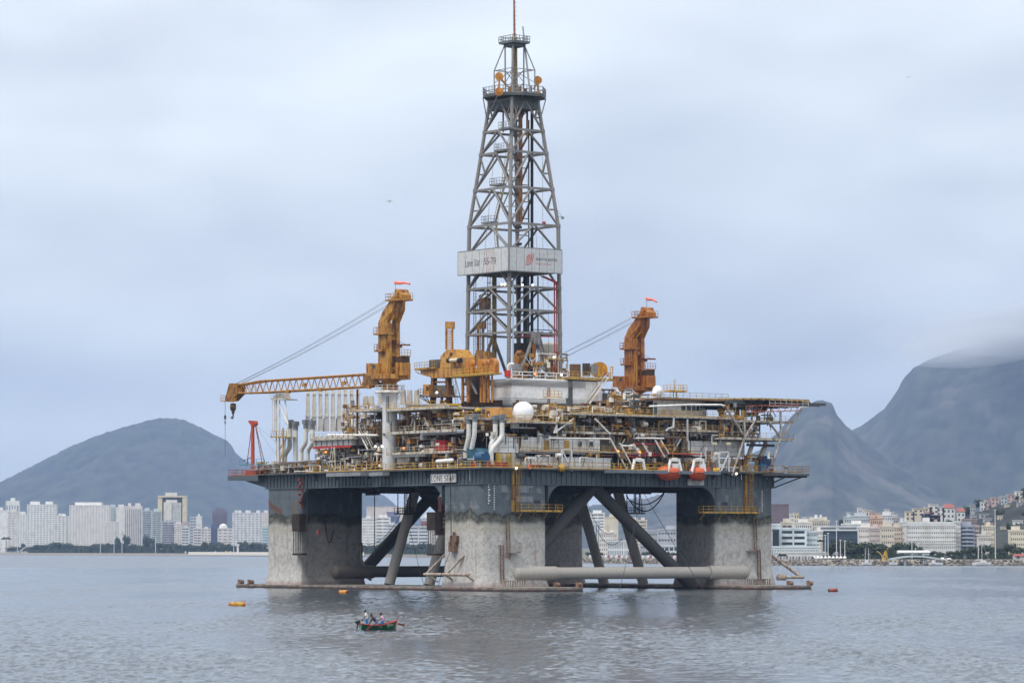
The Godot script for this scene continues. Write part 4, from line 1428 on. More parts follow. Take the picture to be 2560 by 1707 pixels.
	for q in [[1187, 640, 940, 0.04], [1203, 700, 900, 0.04]]:
		tr = MB.new()
		ladder(tr, px(q[0], q[2], 30.5), px(q[0], q[1] + 60, 30.5), Vector3.BACK, 0.7)
		part("ladder", tr, DGREY, t)
	tr = MB.new()   # yellowish main ladder tower left of the near leg
	tr.tube(px(1236, 930, 32), px(1236, 690, 32), 0.45, 0.45, 8)
	cage(tr, px(1228, 930, 31), px(1228, 690, 31), Vector3.BACK, Vector3.LEFT, 0.8)
	part("ladder_tower", tr, mat(0.19, 0.145, 0.05, 0.7, "rust"), t)
	var lt := [[1231, 620], [1224, 558], [1245, 463], [1256, 377], [1268, 322], [1278, 250]]
	for k in lt.size() - 1:
		tr = MB.new()
		ladder(tr, px(lt[k][0] + 12, lt[k][1], 33), px(lt[k + 1][0] + 14, lt[k + 1][1], 34), Vector3(0.4, 0, 1), 0.8)
		tr.beam(px(lt[k][0] + 14, lt[k][1], 33.4), px(lt[k + 1][0] + 16, lt[k + 1][1], 34.4), 0.3)
		part("ladder", tr, mat(0.42, 0.37, 0.22, 0.7, "rust"), t)
		if k == 0: continue
		tr = MB.new()
		var o := px(lt[k][0], lt[k][1], 31.5)
		tr.box(o, Vector3(1.8, 0.22, 3.2))
		rail(tr, [o + Vector3(0.9, 0.1, -1.6), o + Vector3(-0.9, 0.1, -1.6), o + Vector3(-0.9, 0.1, 1.6), o + Vector3(0.9, 0.1, 1.6)], 1.3, 0.8, 0.07)
		part("landing", tr, GREY, t)
	tr = MB.new()
	var o2 := px(1211, 776, 31)
	tr.box(o2, Vector3(2.4, 0.3, 4.5))
	rail(tr, [o2 + Vector3(-1.2, 0.1, -2.2), o2 + Vector3(-1.2, 0.1, 2.2)], 1.3, 0.8)
	part("landing", tr, DGREY, t)
	tr = MB.new()
	tr.tbox(Transform3D(Basis(), o2 + Vector3(0, 1.4, 0.3)), Vector3(1.4, 2.2, 1.8))
	tr.path([o2 + Vector3(0, 0, -1.6), o2 + Vector3(0, 3.0, -1.6), o2 + Vector3(0, 3.2, -1.0), o2 + Vector3(0, 3.2, 1.0), o2 + Vector3(0, 1.2, 1.5)], 0.12, 6)
	part("control_cabin", tr, BROWN, t)
	tr = MB.new()   # white tank behind the right hand leg
	var tk := pz(1375, 885, -45)
	tr.lathe(tk - Vector3(0, 2.7, 0), [[0.3, -1.6], [2.2, 0], [2.2, 4.4], [1.4, 5.0], [0.1, 5.2]], 18)
	part("surge_tank", tr, CREAM, t)
	tr = MB.new()
	for q in [[1355, 842], [1377, 842]]: tr.ball(pz(q[0], q[1] - 8, -32), 0.45, 10)
	tr.bx(pz(1335, 825, -31).x, pz(1395, 825, -31).x, pz(1365, 826, -31).y, pz(1365, 824, -31).y, -31.3, -31)
	part("valve", tr, DGREY, t)
	# hanging wires
	tr = MB.new()
	for q in [[1356, 1358, 330, 830], [1241, 1205, 330, 700], [1317, 1322, 420, 620], [1340, 1346, 585, 680], [1370, 1372, 700, 900]]:
		tr.tube(pz(q[0], q[2], -33), pz(q[1], q[3], -33), 0.035, 0.035, 4)
	part("wire_rope", tr, DGREY, t, "stuff")
	tr = MB.new()
	var ar := pz(1391, 540, -30.5)
	tr.beam(ar, ar + Vector3(2.0, -0.1, 0), 0.1); tr.beam(ar + Vector3(0, 1.4, 0), ar + Vector3(1.4, 0, 0), 0.06)
	tr.box(ar + Vector3(1.6, -0.3, 0), Vector3(0.4, 0.4, 0.4))
	part("wind_vane", tr, GREY, t)
	tr = MB.new()
	tr.box(pz(1360, 557, -30.6), Vector3(0.5, 0.5, 0.5))
	part("warning_lamp", tr, mat(0.3, 0.03, 0.02, 0.5, ""), t)
	# the white band with the rig's name
	var cn := pz(1272, 646, -28.6)
	var ln := px(1145, 655, cn.x)
	var rn := pz(1405, 655, -28.6)
	var y0 := pz(1272, 676, -28.6).y
	var y1 := pz(1272, 616, -28.6).y
	var fr := MB.new()
	for f in [y0, y1]:
		fr.beam(Vector3(cn.x, f, ln.z), Vector3(cn.x, f, cn.z), 0.14, 0.18); fr.beam(Vector3(cn.x, f, cn.z), Vector3(rn.x, f, cn.z), 0.14, 0.18)
	fr.beam(Vector3(cn.x - 0.05, y0, cn.z + 0.05), Vector3(cn.x - 0.05, y1, cn.z + 0.05), 0.26)
	fr.beam(Vector3(cn.x, y0, ln.z), Vector3(cn.x, y1, ln.z), 0.14); fr.beam(Vector3(rn.x, y0, cn.z), Vector3(rn.x, y1, cn.z), 0.14)
	var band := part("name_band", fr, mat(0.20, 0.205, 0.21, 0.5, ""), t)
	var pm := mat(0.56, 0.57, 0.57, 0.45, "soft")
	for k in 7:
		var b := MB.new()
		b.bx(cn.x - 0.06, cn.x + 0.06, y0 + 0.1, y1 - 0.1, lerpf(ln.z, cn.z, k / 7.0) + 0.06, lerpf(ln.z, cn.z, (k + 1) / 7.0) - 0.06)
		part("panel", b, mat(0.55, 0.50, 0.48, 0.45, "soft") if k == 4 else pm, band)
		b = MB.new()
		b.bx(lerpf(cn.x, rn.x, k / 7.0) + 0.06, lerpf(cn.x, rn.x, (k + 1) / 7.0) - 0.06, y0 + 0.1, y1 - 0.1, cn.z - 0.06, cn.z + 0.06)
		part("panel", b, pm, band)
	var bk := MB.new()
	for k in 7:
		bk.bx(cn.x + 0.3, cn.x + 0.5, y0, y1, lerpf(ln.z, cn.z, k / 7.0) - 0.04, lerpf(ln.z, cn.z, k / 7.0) + 0.04)
	bk.bx(cn.x + 0.2, rn.x - 0.1, y0 + 0.1, y0 + 0.3, ln.z + 0.2, cn.z - 0.2)
	bk.bx(rn.x - 0.15, rn.x, y0 + 0.1, y1, ln.z, cn.z - 0.1)
	bk.bx(cn.x + 0.2, rn.x, y0 + 0.1, y1, ln.z, ln.z + 0.15)
	part("monkey_board", bk, DGREY, band)
	var d := cn.z - ln.z
	letters("Lone Star", band, Vector3(cn.x - 0.07, y0 + 1.55, ln.z + d * 0.155), Vector3.LEFT, d * 0.285, 1.35, Color(0.03, 0.03, 0.035), "Droid Sans")
	letters("SS-79", band, Vector3(cn.x - 0.07, y0 + 1.62, ln.z + d * 0.52), Vector3.LEFT, d * 0.235, 1.3, Color(0.03, 0.03, 0.035), "Droid Sans")
	var wd := rn.x - cn.x
	letters("queiroz galvão", band, Vector3(cn.x + wd * 0.50, y0 + 2.2, cn.z + 0.07), Vector3.BACK, wd * 0.40, 0.78, Color(0.05, 0.05, 0.055), "Droid Serif", 0.15)
	letters("ÓLEO  E  GÁS", band, Vector3(cn.x + wd * 0.51, y0 + 1.55, cn.z + 0.07), Vector3.BACK, wd * 0.28, 0.32, Color(0.50, 0.10, 0.05))
	var lg := MB.new()   # the logo: nested red quarter curves
	for k in 4:
		var r := 0.55 + k * 0.45
		var pts := []
		for j in 9:
			var a := -PI * 0.58 + PI * 0.62 * j / 8.0
			pts.append(Vector3(cn.x + wd * 0.335 + (r - 0.2) * cos(a) * 0.95, y0 + 3.35 + r * sin(a) * 1.05, cn.z + 0.075))
		for j in 8: lg.beam(pts[j], pts[j + 1], 0.05, 0.22 - k * 0.02)
	part("logo", lg, mat(0.55, 0.10, 0.05, 0.5, ""), band)
	# crown: railed platform, upper frame, sheave discs and the mast
	var hs := [pz(1217, 247, -37.3).x, 0]
	var pl := MB.new()
	var oc := []
	for k in 8:
		var a := TAU * (k + 0.5) / 8
		oc.append(Vector3(36.2 + 6.5 * cos(a), 97.6, -37.3 + 6.5 * sin(a)))
	pl.prism(oc, Vector3(0, 0.5, 0))
	pl.bx(32.6, 39.4, 95.2, 97.5, -41.2, -33.4)
	var cp := part("crown_platform", pl, mat(0.10, 0.11, 0.115, 0.7, "grime"), t)
	pl = MB.new()
	oc.append(oc[0])
	rail(pl, oc.map(func(p): return p + Vector3(0, 0.5, 0)), 1.5, 1.1, 0.11)
	part("railing", pl, GREY, cp)
	for k in 8:
		var b := MB.new()
		b.beam(oc[k] + Vector3(0, 0.1, 0), dc([1, 2, 2, 3, 3, 0, 0, 1][k], 93.5), 0.16)
		part("bracket", b, STEEL, cp)
	var uf := MB.new()
	for k in 4:
		var s := Vector3([-1, 1, 1, -1][k], 0, [1, 1, -1, -1][k])
		var p0 := Vector3(36.2, 98.1, -37.3) + s * 2.9
		var p1 := Vector3(36.2, 103.3, -37.3) + s * 2.9
		var p2 := Vector3(36.2, 108.6, -37.3) + s * 1.35
		uf.tube(p0, p1, 0.13, 0.13, 6); uf.tube(p1, p2, 0.13, 0.13, 6)
		var i0 := Vector3(36.2, 98.1, -37.3) + s * 1.3
		uf.tube(i0, p2, 0.16, 0.16, 6)
		var s2 := Vector3([-1, 1, 1, -1][(k + 1) % 4], 0, [1, 1, -1, -1][(k + 1) % 4])
		var c36 := Vector3(36.2, 0, -37.3)
		for f in [[98.1, 100.8], [100.8, 103.3]]:
			uf.beam(c36 + s * 2.9 + Vector3(0, f[0], 0), c36 + s2 * 1.35 + Vector3(0, f[1], 0), 0.11)
			uf.beam(c36 + s * 1.35 + Vector3(0, f[0], 0), c36 + s2 * 1.35 + Vector3(0, f[1], 0), 0.1)
		uf.beam(p1, c36 + s2 * 2.9 + Vector3(0, 103.3, 0), 0.12)
		uf.beam(p1, i0 + Vector3(0, 5.2, 0), 0.12)
	part("crown_frame", uf, STEEL, cp)
	uf = MB.new()
	uf.bx(34.0, 38.3, 108.6, 108.9, -39.6, -35.0)
	uf.bx(34.6, 37.8, 108.0, 108.6, -38.8, -35.8)
	rail(uf, [Vector3(34.0, 108.9, -39.6), Vector3(34.0, 108.9, -35), Vector3(38.3, 108.9, -35), Vector3(38.3, 108.9, -39.6), Vector3(34.0, 108.9, -39.6)], 1.2, 0.8, 0.09)
	part("crown_top", uf, mat(0.13, 0.15, 0.15, 0.7, "grime"), cp)
	var dm := mat(0.56, 0.24, 0.025, 0.5, "grime")
	for q in [[1248, 191, -33.5, 0.83], [1248, 229, -33.5, 0.83], [1345, 200, -36, 0.8], [1345, 238, -36, 0.8]]:
		uf = MB.new()
		var o := pz(q[0], q[1], q[2])
		uf.tube(o - Vector3(0.2, 0, -0.2), o + Vector3(0.2, 0, -0.2), q[3], q[3], 22)
		uf.tube(o - Vector3(0.3, 0, -0.3), o + Vector3(0.3, 0, -0.3), 0.3, 0.3, 10)
		part("sheave_disc", uf, dm, cp)
	for q in [[1248, -33.5, 191, 229], [1345, -36, 200, 238]]:
		uf = MB.new()
		uf.tube(pz(q[0], q[2], q[1]), pz(q[0], q[3] + 8, q[1]), 0.19, 0.19, 8)
		uf.beam(pz(1250, 195, -33.5) if q[0] < 1300 else pz(1344, 206, -36), pz(1266, 212, -35) if q[0] < 1300 else pz(1334, 222, -36), 0.3)
		part("disc_post", uf, dm, cp)
	uf = MB.new()
	for k in 5: uf.tube(pz(1274 + k * 13, 216 + (k % 2) * 5, -36 - (k % 2)), pz(1274 + k * 13, 241, -36 - (k % 2)), 0.36, 0.36, 8)
	part("sheave_cluster", uf, mat(0.30, 0.16, 0.03, 0.6, "rust"), cp)
	uf = MB.new()
	var m0 := Vector3(36.2, 98.1, -37.3)
	for s in [[-0.4, -0.4], [0.4, -0.4], [0.4, 0.4], [-0.4, 0.4]]: uf.tube(m0 + Vector3(s[0], 0, s[1]), m0 + Vector3(s[0] * 0.8, 12.0, s[1] * 0.8), 0.11, 0.11, 5)
	for k in 16: uf.box(m0 + Vector3(0, 0.4 + k * 0.75, 0), Vector3(0.85, 0.1, 0.85))
	part("mast_foot", uf, mat(0.33, 0.27, 0.10, 0.7, "rust"), cp)
	uf = MB.new()
	uf.tube(m0 + Vector3(0, 12, 0), m0 + Vector3(-0.1, 20.0, 0), 0.22, 0.18, 8)
	for k in 8: uf.box(m0 + Vector3(0.05, 12.6 + k * 0.9, 0), Vector3(0.5, 0.07, 0.5))
	part("mast", uf, mat(0.36, 0.15, 0.09, 0.6, "rust"), cp)
	uf = MB.new()
	uf.tube(pz(1326, 240, -35), pz(1307, 66, -36.6), 0.2, 0.17, 8)
	part("vent_pipe", uf, mat(0.34, 0.35, 0.35, 0.5, ""), cp)

# ---------------------------------------------------------------- pipes, frames and small gear between the decks
func clutter(label: String, onx: bool, pl: float, X0: float, X1: float, Y0: float, Y1: float, n: int, sd: int, depth := 2.5, warm := 0.4) -> void:
	var r := RandomNumberGenerator.new()
	r.seed = sd
	var pal := [WHITE, CREAM, GREY, DGREY, BROWN, mat(0.40, 0.25, 0.06, 0.6, "rust"), AMB, RUST]
	var wts := [0.46, 0.3, 0.22, 0.2, 0.25 * warm * 2, 0.75 * warm, 0.5 * warm, 0.4 * warm]
	var sets := []
	for k in pal.size(): sets.append(MB.new())
	var at := func(X, Y, d): return px(X, Y, pl + d) if onx else pz(X, Y, pl - d)
	for k in n:
		var w := r.randf()
		var tot := 0.0
		for q in wts: tot += q
		w *= tot
		var c := 0
		while c < pal.size() - 1 and w > wts[c]:
			w -= wts[c]; c += 1
		var b: MB = sets[c]
		var X := r.randf_range(X0, X1)
		var Y := r.randf_range(Y0, Y1)
		var d := r.randf() * depth
		var kind := r.randf()
		var along := Vector3.BACK if onx else Vector3.RIGHT
		var inw := Vector3.RIGHT if onx else Vector3.FORWARD
		var p: Vector3 = at.call(X, Y, d)
		if kind < 0.34:
			var X2 := minf(X + r.randf_range(10, 50), X1)
			var q: Vector3 = at.call(X2, Y, d); q.y = p.y
			var rr := r.randf_range(0.05, 0.15)
			if r.randf() < 0.4: b.path([p - Vector3(0, r.randf_range(0.6, 2.0), 0), p, q, q - Vector3(0, r.randf_range(0.4, 2.0), 0)], rr, 5)
			else: b.tube(p, q, rr, rr, 5)
		elif kind < 0.58:
			var hgt := r.randf_range(0.8, 3.0)
			var q := p - Vector3(0, hgt, 0)
			b.tube(p, q, r.randf_range(0.05, 0.14), -1, 5)
		elif kind < 0.70:
			var s := Vector3(r.randf_range(0.4, 1.3), r.randf_range(0.4, 1.3), r.randf_range(0.4, 1.3))
			b.box(p, s)
		elif kind < 0.80:
			b.tube(p - along * r.randf_range(0.2, 0.8), p + along * r.randf_range(0.2, 0.8), r.randf_range(0.25, 0.55), -1, 10)
		elif kind < 0.88:
			b.tube(p, p + Vector3(0, r.randf_range(0.5, 1.5), 0), r.randf_range(0.2, 0.5), -1, 10)
		else:
			var q: Vector3 = p + along * r.randf_range(-1.6, 1.6) - Vector3(0, r.randf_range(0.8, 2.2), 0)
			b.beam(p, q, r.randf_range(0.08, 0.16))
	var t := thing("deck_pipework", label, "pipework", at.call((X0 + X1) / 2, Y1, 0))
	t.set_meta("kind", "stuff")
	var nm := ["white_pipe", "cream_pipe", "grey_pipe", "dark_fitting", "brown_fitting", "yellow_frame", "amber_frame", "rusty_fitting"]
	for k in pal.size():
		if not (sets[k] as MB).v.is_empty(): part(nm[k], sets[k], pal[k], t, "stuff")

func clutter_all() -> void:
	clutter("grey drill pipe racks and rusty fittings along the left end of the deck", true, 0.5, 640, 800, 1156, 1186, 190, 1, 5.0, 0.55)
	clutter("dark tanks and pipes under the white mud module", true, 2.0, 790, 955, 1118, 1178, 190, 2, 4.5, 0.3)
	clutter("white pipes and frames behind the tall white fins", true, 6.0, 855, 960, 1010, 1125, 220, 3, 4.0, 0.45)
	clutter("yellow frames and white pipes right of the white crane pedestal", true, 4.0, 992, 1165, 1020, 1085, 300, 4, 6.0, 0.55)
	clutter("grey pipes between the red container and the pedestal", true, 1.8, 992, 1165, 1085, 1170, 240, 5, 5.0, 0.4)
	clutter("drums and hoses on the deck round the blue winch", true, -0.4, 1080, 1205, 1130, 1172, 60, 6, 3.0, 0.5)
	clutter("pipe runs under the ball shaped dome at the near corner", false, 0.0, 1215, 1400, 1084, 1096, 40, 7, 2.5, 0.25)
	clutter("orange and brown gear below the drill floor", false, -8.0, 1150, 1400, 1015, 1082, 260, 8, 8.0, 0.85)
	clutter("hoses and cabinets along the deck edge below the white walls", false, 0.6, 1290, 1560, 1134, 1146, 30, 9, 2.0, 0.45)
	clutter("yellow machinery on the gallery right of the drill floor", false, -1.0, 1375, 1580, 1014, 1044, 190, 10, 6.0, 0.7)
	clutter("brown pipework on the middle gallery", false, -0.6, 1395, 1720, 1050, 1097, 270, 11, 5.0, 0.55)
	clutter("gear around the lifeboat davits", false, 0.2, 1560, 1780, 1108, 1180, 100, 12, 2.5, 0.55)
	clutter("cream boxes and masts on the roof below the right hand crane", false, -4.0, 1525, 1640, 985, 1048, 200, 13, 6.0, 0.55)
	clutter("dark cabinets on the gallery under the helideck", false, -1.0, 1650, 1900, 1052, 1092, 160, 14, 5.0, 0.25)
	clutter("small gear on the gallery beside the wheelhouse", false, -0.6, 1800, 1930, 1012, 1050, 80, 15, 5.0, 0.4)
	clutter("fittings at the right hand corner of the deck", false, 0.6, 1780, 1935, 1135, 1183, 80, 16, 3.0, 0.4)
	clutter("machinery at the foot of the derrick", false, -27.0, 1290, 1420, 880, 944, 110, 17, 14.0, 0.6)
	clutter("brown gear behind the drill floor house", false, -26.0, 1510, 1580, 975, 1020, 60, 18, 6.0, 0.6)

# ---------------------------------------------------------------- cranes, lifeboats and the gear that stands on the rig
func poly_x(b: MB, pts: Array, x: float, w: float) -> void:   # outline on the plane x, thickness w
	b.prism(pts.map(func(q): return px(q[0], q[1], x)), Vector3(w, 0, 0))
func poly_z(b: MB, pts: Array, z: float, w: float) -> void:
	b.prism(pts.map(func(q): return pz(q[0], q[1], z)), Vector3(0, 0, -w))

func crane(label: String, off: Vector3, paint: Material, boom: bool) -> void:
	var sh := func(b: MB) -> MB:
		for k in b.v.size(): b.v[k] += off
		return b
	var c := px(974, 1167, 4); c.y = 22.72
	var t := thing("pedestal_crane", label, "crane", c + off)
	var b := MB.new()
	var yt := px(974, 982, 4).y
	b.lathe(Vector3(4, 0, c.z), [[1.45, 22.72], [1.45, yt - 1.2], [1.75, yt]], 24)
	part("pedestal", sh.call(b), mat(0.66, 0.66, 0.66, 0.5, "soft"), t)
	b = MB.new()
	b.lathe(Vector3(4, yt, c.z), [[2.9, 0.0], [2.9, 0.25]], 20)
	for k in 10:
		var a := TAU * k / 10
		b.beam(Vector3(4 + 1.5 * cos(a), yt - 1.6, c.z + 1.5 * sin(a)), Vector3(4 + 2.8 * cos(a), yt, c.z + 2.8 * sin(a)), 0.1)
	var rp := []
	for k in 17: rp.append(Vector3(4 + 2.8 * cos(TAU * k / 16), yt + 0.25, c.z + 2.8 * sin(TAU * k / 16)))
	rail(b, rp, 1.2, 1.2)
	part("pedestal_walkway", sh.call(b), WHITE, t)
	b = MB.new()
	var ys := px(974, 948, 4).y
	b.lathe(Vector3(4, 0, c.z), [[1.45, yt + 0.2], [1.45, yt + 1.1], [1.8, yt + 1.3], [1.35, yt + 1.6], [1.35, ys - 0.6], [2.6, ys]], 24)
	part("slew_ring", sh.call(b), paint, t)
	b = MB.new()
	var hx := []
	for k in 8:
		var a := TAU * (k + 0.5) / 8
		hx.append(Vector3(4.2 + 3.9 * cos(a), ys, c.z + 3.9 * sin(a)))
	b.prism(hx, Vector3(0, 0.75, 0))
	var h := part("slewing_platform", sh.call(b), paint, t)
	b = MB.new()
	hx.append(hx[0])
	rail(b, hx.map(func(p): return p + Vector3(0, 0.75, 0)), 1.2, 1.2)
	part("railing", sh.call(b), paint, h)
	b = MB.new()
	poly_x(b, [[987, 938], [1004, 938], [1004, 906], [987, 906]], 3.4, 2.1)
	part("machinery_house", sh.call(b), paint, t)
	b = MB.new()
	poly_x(b, [[988, 905.6], [1003, 905.6], [1003, 890], [990, 893]], 3.5, 2.0)
	part("winch", sh.call(b), mat(0.07, 0.035, 0.02, 0.8, "rust"), t)
	b = MB.new()
	rail(b, [px(988, 890, 3.4), px(1004, 890, 3.4), px(1004, 890, 3.4) + Vector3(2.1, 0, 0)], 1.3, 0.8)
	part("railing", sh.call(b), paint, t)
	b = MB.new()
	poly_x(b, [[915, 938], [945, 938], [945, 908], [915, 908]], 1.6, 2.0)
	var cab := part("cab", sh.call(b), paint, t)
	b = MB.new()
	var g0 := px(915, 934, 1.6)
	var g1 := px(915, 910, 1.6)
	b.bx(1.75, 3.45, g0.y, g1.y, g0.z - 0.12, g0.z - 0.01)
	part("windscreen", sh.call(b), mat(0.05, 0.14, 0.14, 0.15, ""), cab)
	b = MB.new()
	var g2 := px(932, 922, 1.6)
	b.bx(1.5, 1.59, g2.y, g2.y + 0.75, g2.z, g2.z + 0.8)
	part("window", sh.call(b), GLASS, cab)
	# the bent twin mast
	for q in [[2.3, [[945, 938], [945, 807], [970, 807], [970, 938]], [[945, 807], [955, 781], [982, 739], [990, 739], [983, 770], [966, 807]]], [4.7, [[972, 938], [976, 807], [990, 807], [991, 938]], [[979, 807], [990, 770], [996, 739], [1004, 739], [1003, 775], [990, 807]]]]:
		b = MB.new()
		poly_x(b, q[1], q[0], 0.9)
		poly_x(b, q[2], q[0], 0.9)
		part("mast_leg", sh.call(b), paint, t)
	for Y in [800, 850, 890, 925]:
		b = MB.new()
		poly_x(b, [[952, Y], [972, Y], [972, Y - 8], [952, Y - 8]], 3.1, 1.7)
		part("cross_plate", sh.call(b), paint, t)
	b = MB.new()
	poly_x(b, [[980, 748], [1004, 748], [1004, 736], [996, 727], [988, 729]], 2.9, 2.2)
	b.tube(px(990, 729, 2.6), px(990, 729, 2.6) + Vector3(2.6, 0, 0), 0.55, 0.55, 12)
	part("mast_head", sh.call(b), paint, t)
	b = MB.new()
	for q in [[948, 806, 0.3], [960, 870, 0.3]]: ladder(b, px(q[0] + 12, q[1] + 64, 2.0), px(q[0] + 12, q[1], 2.0), Vector3.BACK)
	b.beam(px(958, 800, 2.1), px(975, 780, 2.1), 0.12); b.beam(px(968, 815, 2.1), px(985, 790, 2.1), 0.12)
	part("ladder", sh.call(b), YEL, t)
	for q in [[963, 998, 751, 1.8, 3.2], [933, 962, 835, 1.4, 2.0], [935, 955, 877, 1.4, 1.6]]:
		b = MB.new()
		var p0 := px(q[0], q[2], q[3])
		var p1 := px(q[1], q[2], q[3])
		b.bx(q[3], q[3] + q[4], p0.y - 0.2, p0.y, p0.z, p1.z)
		rail(b, [Vector3(q[3] + q[4], p0.y, p0.z), Vector3(q[3], p0.y, p0.z), Vector3(q[3], p0.y, p1.z), Vector3(q[3] + q[4], p0.y, p1.z)], 1.25, 1.0)
		part("mast_platform", sh.call(b), paint, t)
	b = MB.new()
	b.beam(px(992, 862, 4.5), px(1024, 862, 4.5), 0.3); b.beam(px(994, 852, 4.5), px(1015, 861, 4.5), 0.06)
	b.box(px(1000, 866, 4.5), Vector3(0.5, 0.5, 0.7))
	part("service_jib", sh.call(b), mat(0.2, 0.08, 0.03, 0.7, "rust"), t)
	if boom:
		b = MB.new()
		var hl := [px(912, 935, 3.0), px(912, 966, 3.0), px(912, 966, 3.0) + Vector3(2.2, 0, 0), px(912, 935, 3.0) + Vector3(2.2, 0, 0)]
		var md := [px(650, 952, 3.0), px(650, 981, 3.0), px(650, 981, 3.0) + Vector3(2.2, 0, 0), px(650, 952, 3.0) + Vector3(2.2, 0, 0)]
		var tp := [px(592, 962, 3.2), px(592, 983, 3.2), px(592, 983, 3.2) + Vector3(1.6, 0, 0), px(592, 962, 3.2) + Vector3(1.6, 0, 0)]
		lattice(b, hl, md, 17, 0.2, 0.1)
		lattice(b, md, tp, 4, 0.18, 0.1)
		var bm := part("boom", b, paint, t)
		b = MB.new()
		poly_x(b, [[905, 934], [928, 936], [945, 948], [945, 962], [912, 968]], 2.9, 0.3)
		poly_x(b, [[905, 934], [928, 936], [945, 948], [945, 962], [912, 968]], 5.0, 0.3)
		poly_x(b, [[905, 955], [968, 955], [968, 968], [905, 966]], 3.2, 1.8)
		part("boom_heel", b, mat(0.26, 0.13, 0.03, 0.7, "rust"), bm)
		b = MB.new()
		poly_x(b, [[572, 958], [593, 958], [593, 984], [576, 1002], [560, 1004], [572, 975]], 3.0, 1.9)
		part("boom_nose", b, mat(0.32, 0.16, 0.03, 0.7, "rust"), bm)
		b = MB.new()
		rail(b, [px(551, 1004, 3.0), px(590, 1004, 3.0)], 1.3, 0.8)
		b.beam(px(560, 1004, 3.0), px(590, 998, 3.0), 0.15)
		part("nose_platform", b, paint, bm)
		b = MB.new()
		for q in [[922, 967], [800, 974], [720, 979], [760, 962], [860, 958]]: b.box(px(q[0], q[1], 2.8), Vector3(0.5, 0.7, 1.0))
		part("boom_fitting", b, paint, bm, "stuff")
		for k in 6:
			b = MB.new()
			var o := Vector3(0, -0.22 * (k % 3), 0)
			b.path(cat_line(px(964 + 2 * (k / 3), 750 + 12 * (k / 3), 3.2 + 0.2 * k) + o, px(590 + 12 * (k / 3), 958, 3.2 + 0.2 * k) + o * 0.3, 0.5, 8), 0.024, 4)
			part("luffing_rope", b, mat(0.10, 0.10, 0.11, 0.6, ""), t)
		b = MB.new()
		var hk := px(582, 1017, 3.9)
		b.tube(hk - Vector3(0.35, 0, 0.35), hk + Vector3(0.35, 0, 0.35), 0.72, 0.72, 16)
		b.lathe(hk - Vector3(0, 1.6, 0), [[0.12, 0], [0.3, 0.3], [0.42, 1.2]], 10)
		b.path([hk - Vector3(0, 1.5, 0), hk - Vector3(0, 2.0, 0.0), hk - Vector3(-0.05, 2.35, 0.25), hk - Vector3(0, 2.3, 0.55), hk - Vector3(0, 2.0, 0.6)], 0.14, 6)
		b.tube(hk, px(582, 990, 3.9), 0.06, 0.06, 4)
		part("hook_block", b, mat(0.11, 0.075, 0.03, 0.6, "rust"), t)
		b = MB.new()
		b.tube(px(562, 1003, 4.0), px(562, 1140, 4.0), 0.05, 0.05, 4)
		b.tube(px(562, 1038, 4.0), px(562, 1048, 4.0), 0.22, 0.22, 8)
		b.tube(px(562, 1052, 4.0), px(562, 1060, 4.0), 0.12, 0.12, 8)
		part("whip_line", b, mat(0.05, 0.04, 0.035, 0.7, ""), t)
	else:
		for k in 6:
			b = MB.new()
			var o := Vector3(0, -0.22 * (k % 3), 0)
			var s: Vector3 = px(964 + 2 * (k / 3), 750 + 12 * (k / 3), 3.2 + 0.2 * k) + off + o
			var e := Vector3(s.x, 45.2 - 0.9 * (k / 3), s.z - 40.0)
			b.path(cat_line(s, e, 0.4, 8), 0.024, 4)
			part("luffing_rope", b, mat(0.10, 0.10, 0.11, 0.6, ""), t)
		b = MB.new()
		var e0 := px(912, 945, 3.0) + off
		var pp := [e0, e0 - Vector3(0, 2.2, 0), e0 + Vector3(2.2, -2.2, 0), e0 + Vector3(2.2, 0, 0)]
		var qq := pp.map(func(p): return p + Vector3(0, 2.2, -38))
		lattice(b, pp, qq, 18, 0.2, 0.1)
		part("boom", b, mat(0.20, 0.09, 0.03, 0.7, "rust"), t)

func windsock(label: String, foot: Vector3, top: Vector3, tip: Vector3, droop := 0.0) -> void:
	var t := thing("windsock", label, "windsock", foot)
	var b := MB.new()
	b.tube(foot, top, 0.06, 0.05, 6)
	part("pole", b, GREY, t)
	b = MB.new()
	var s := (tip - top).normalized()
	var rr := []
	for k in 6:
		var f := k / 5.0
		rr.append([top.lerp(tip, f) - Vector3(0, droop * f * f + 0.1 * sin(f * 7.0), 0), lerpf(0.32, 0.17, f)])
	b.ring_strip(rr, s.cross(Vector3.UP).normalized(), Vector3.UP, 10, false)
	part("sleeve", b, mat(0.85, 0.17, 0.11, 0.8, ""), t)

func lamp(p: Vector3, c: Color, e: float, label: String, r := 0.2) -> void:
	var t := thing("flood_lamp", label, "lamp", p, "lit flood lamps of the rig")
	var b := MB.new()
	b.ball(p, r, 8)
	part("bulb", b, glow(c, e), t)
	b = MB.new()
	b.tube(p - Vector3(0, 0.25, 0.25), p - Vector3(0, 0.2, 0.75), 0.28, 0.2, 8)
	part("bracket", b, GREY, t)
	var o := OmniLight3D.new()
	o.name = "lamp_light"
	o.light_color = c
	o.light_energy = e * 0.35
	o.omni_range = 60.0
	o.omni_attenuation = 2.0
	o.shadow_enabled = true
	o.light_size = 0.15
	t.add_child(o)

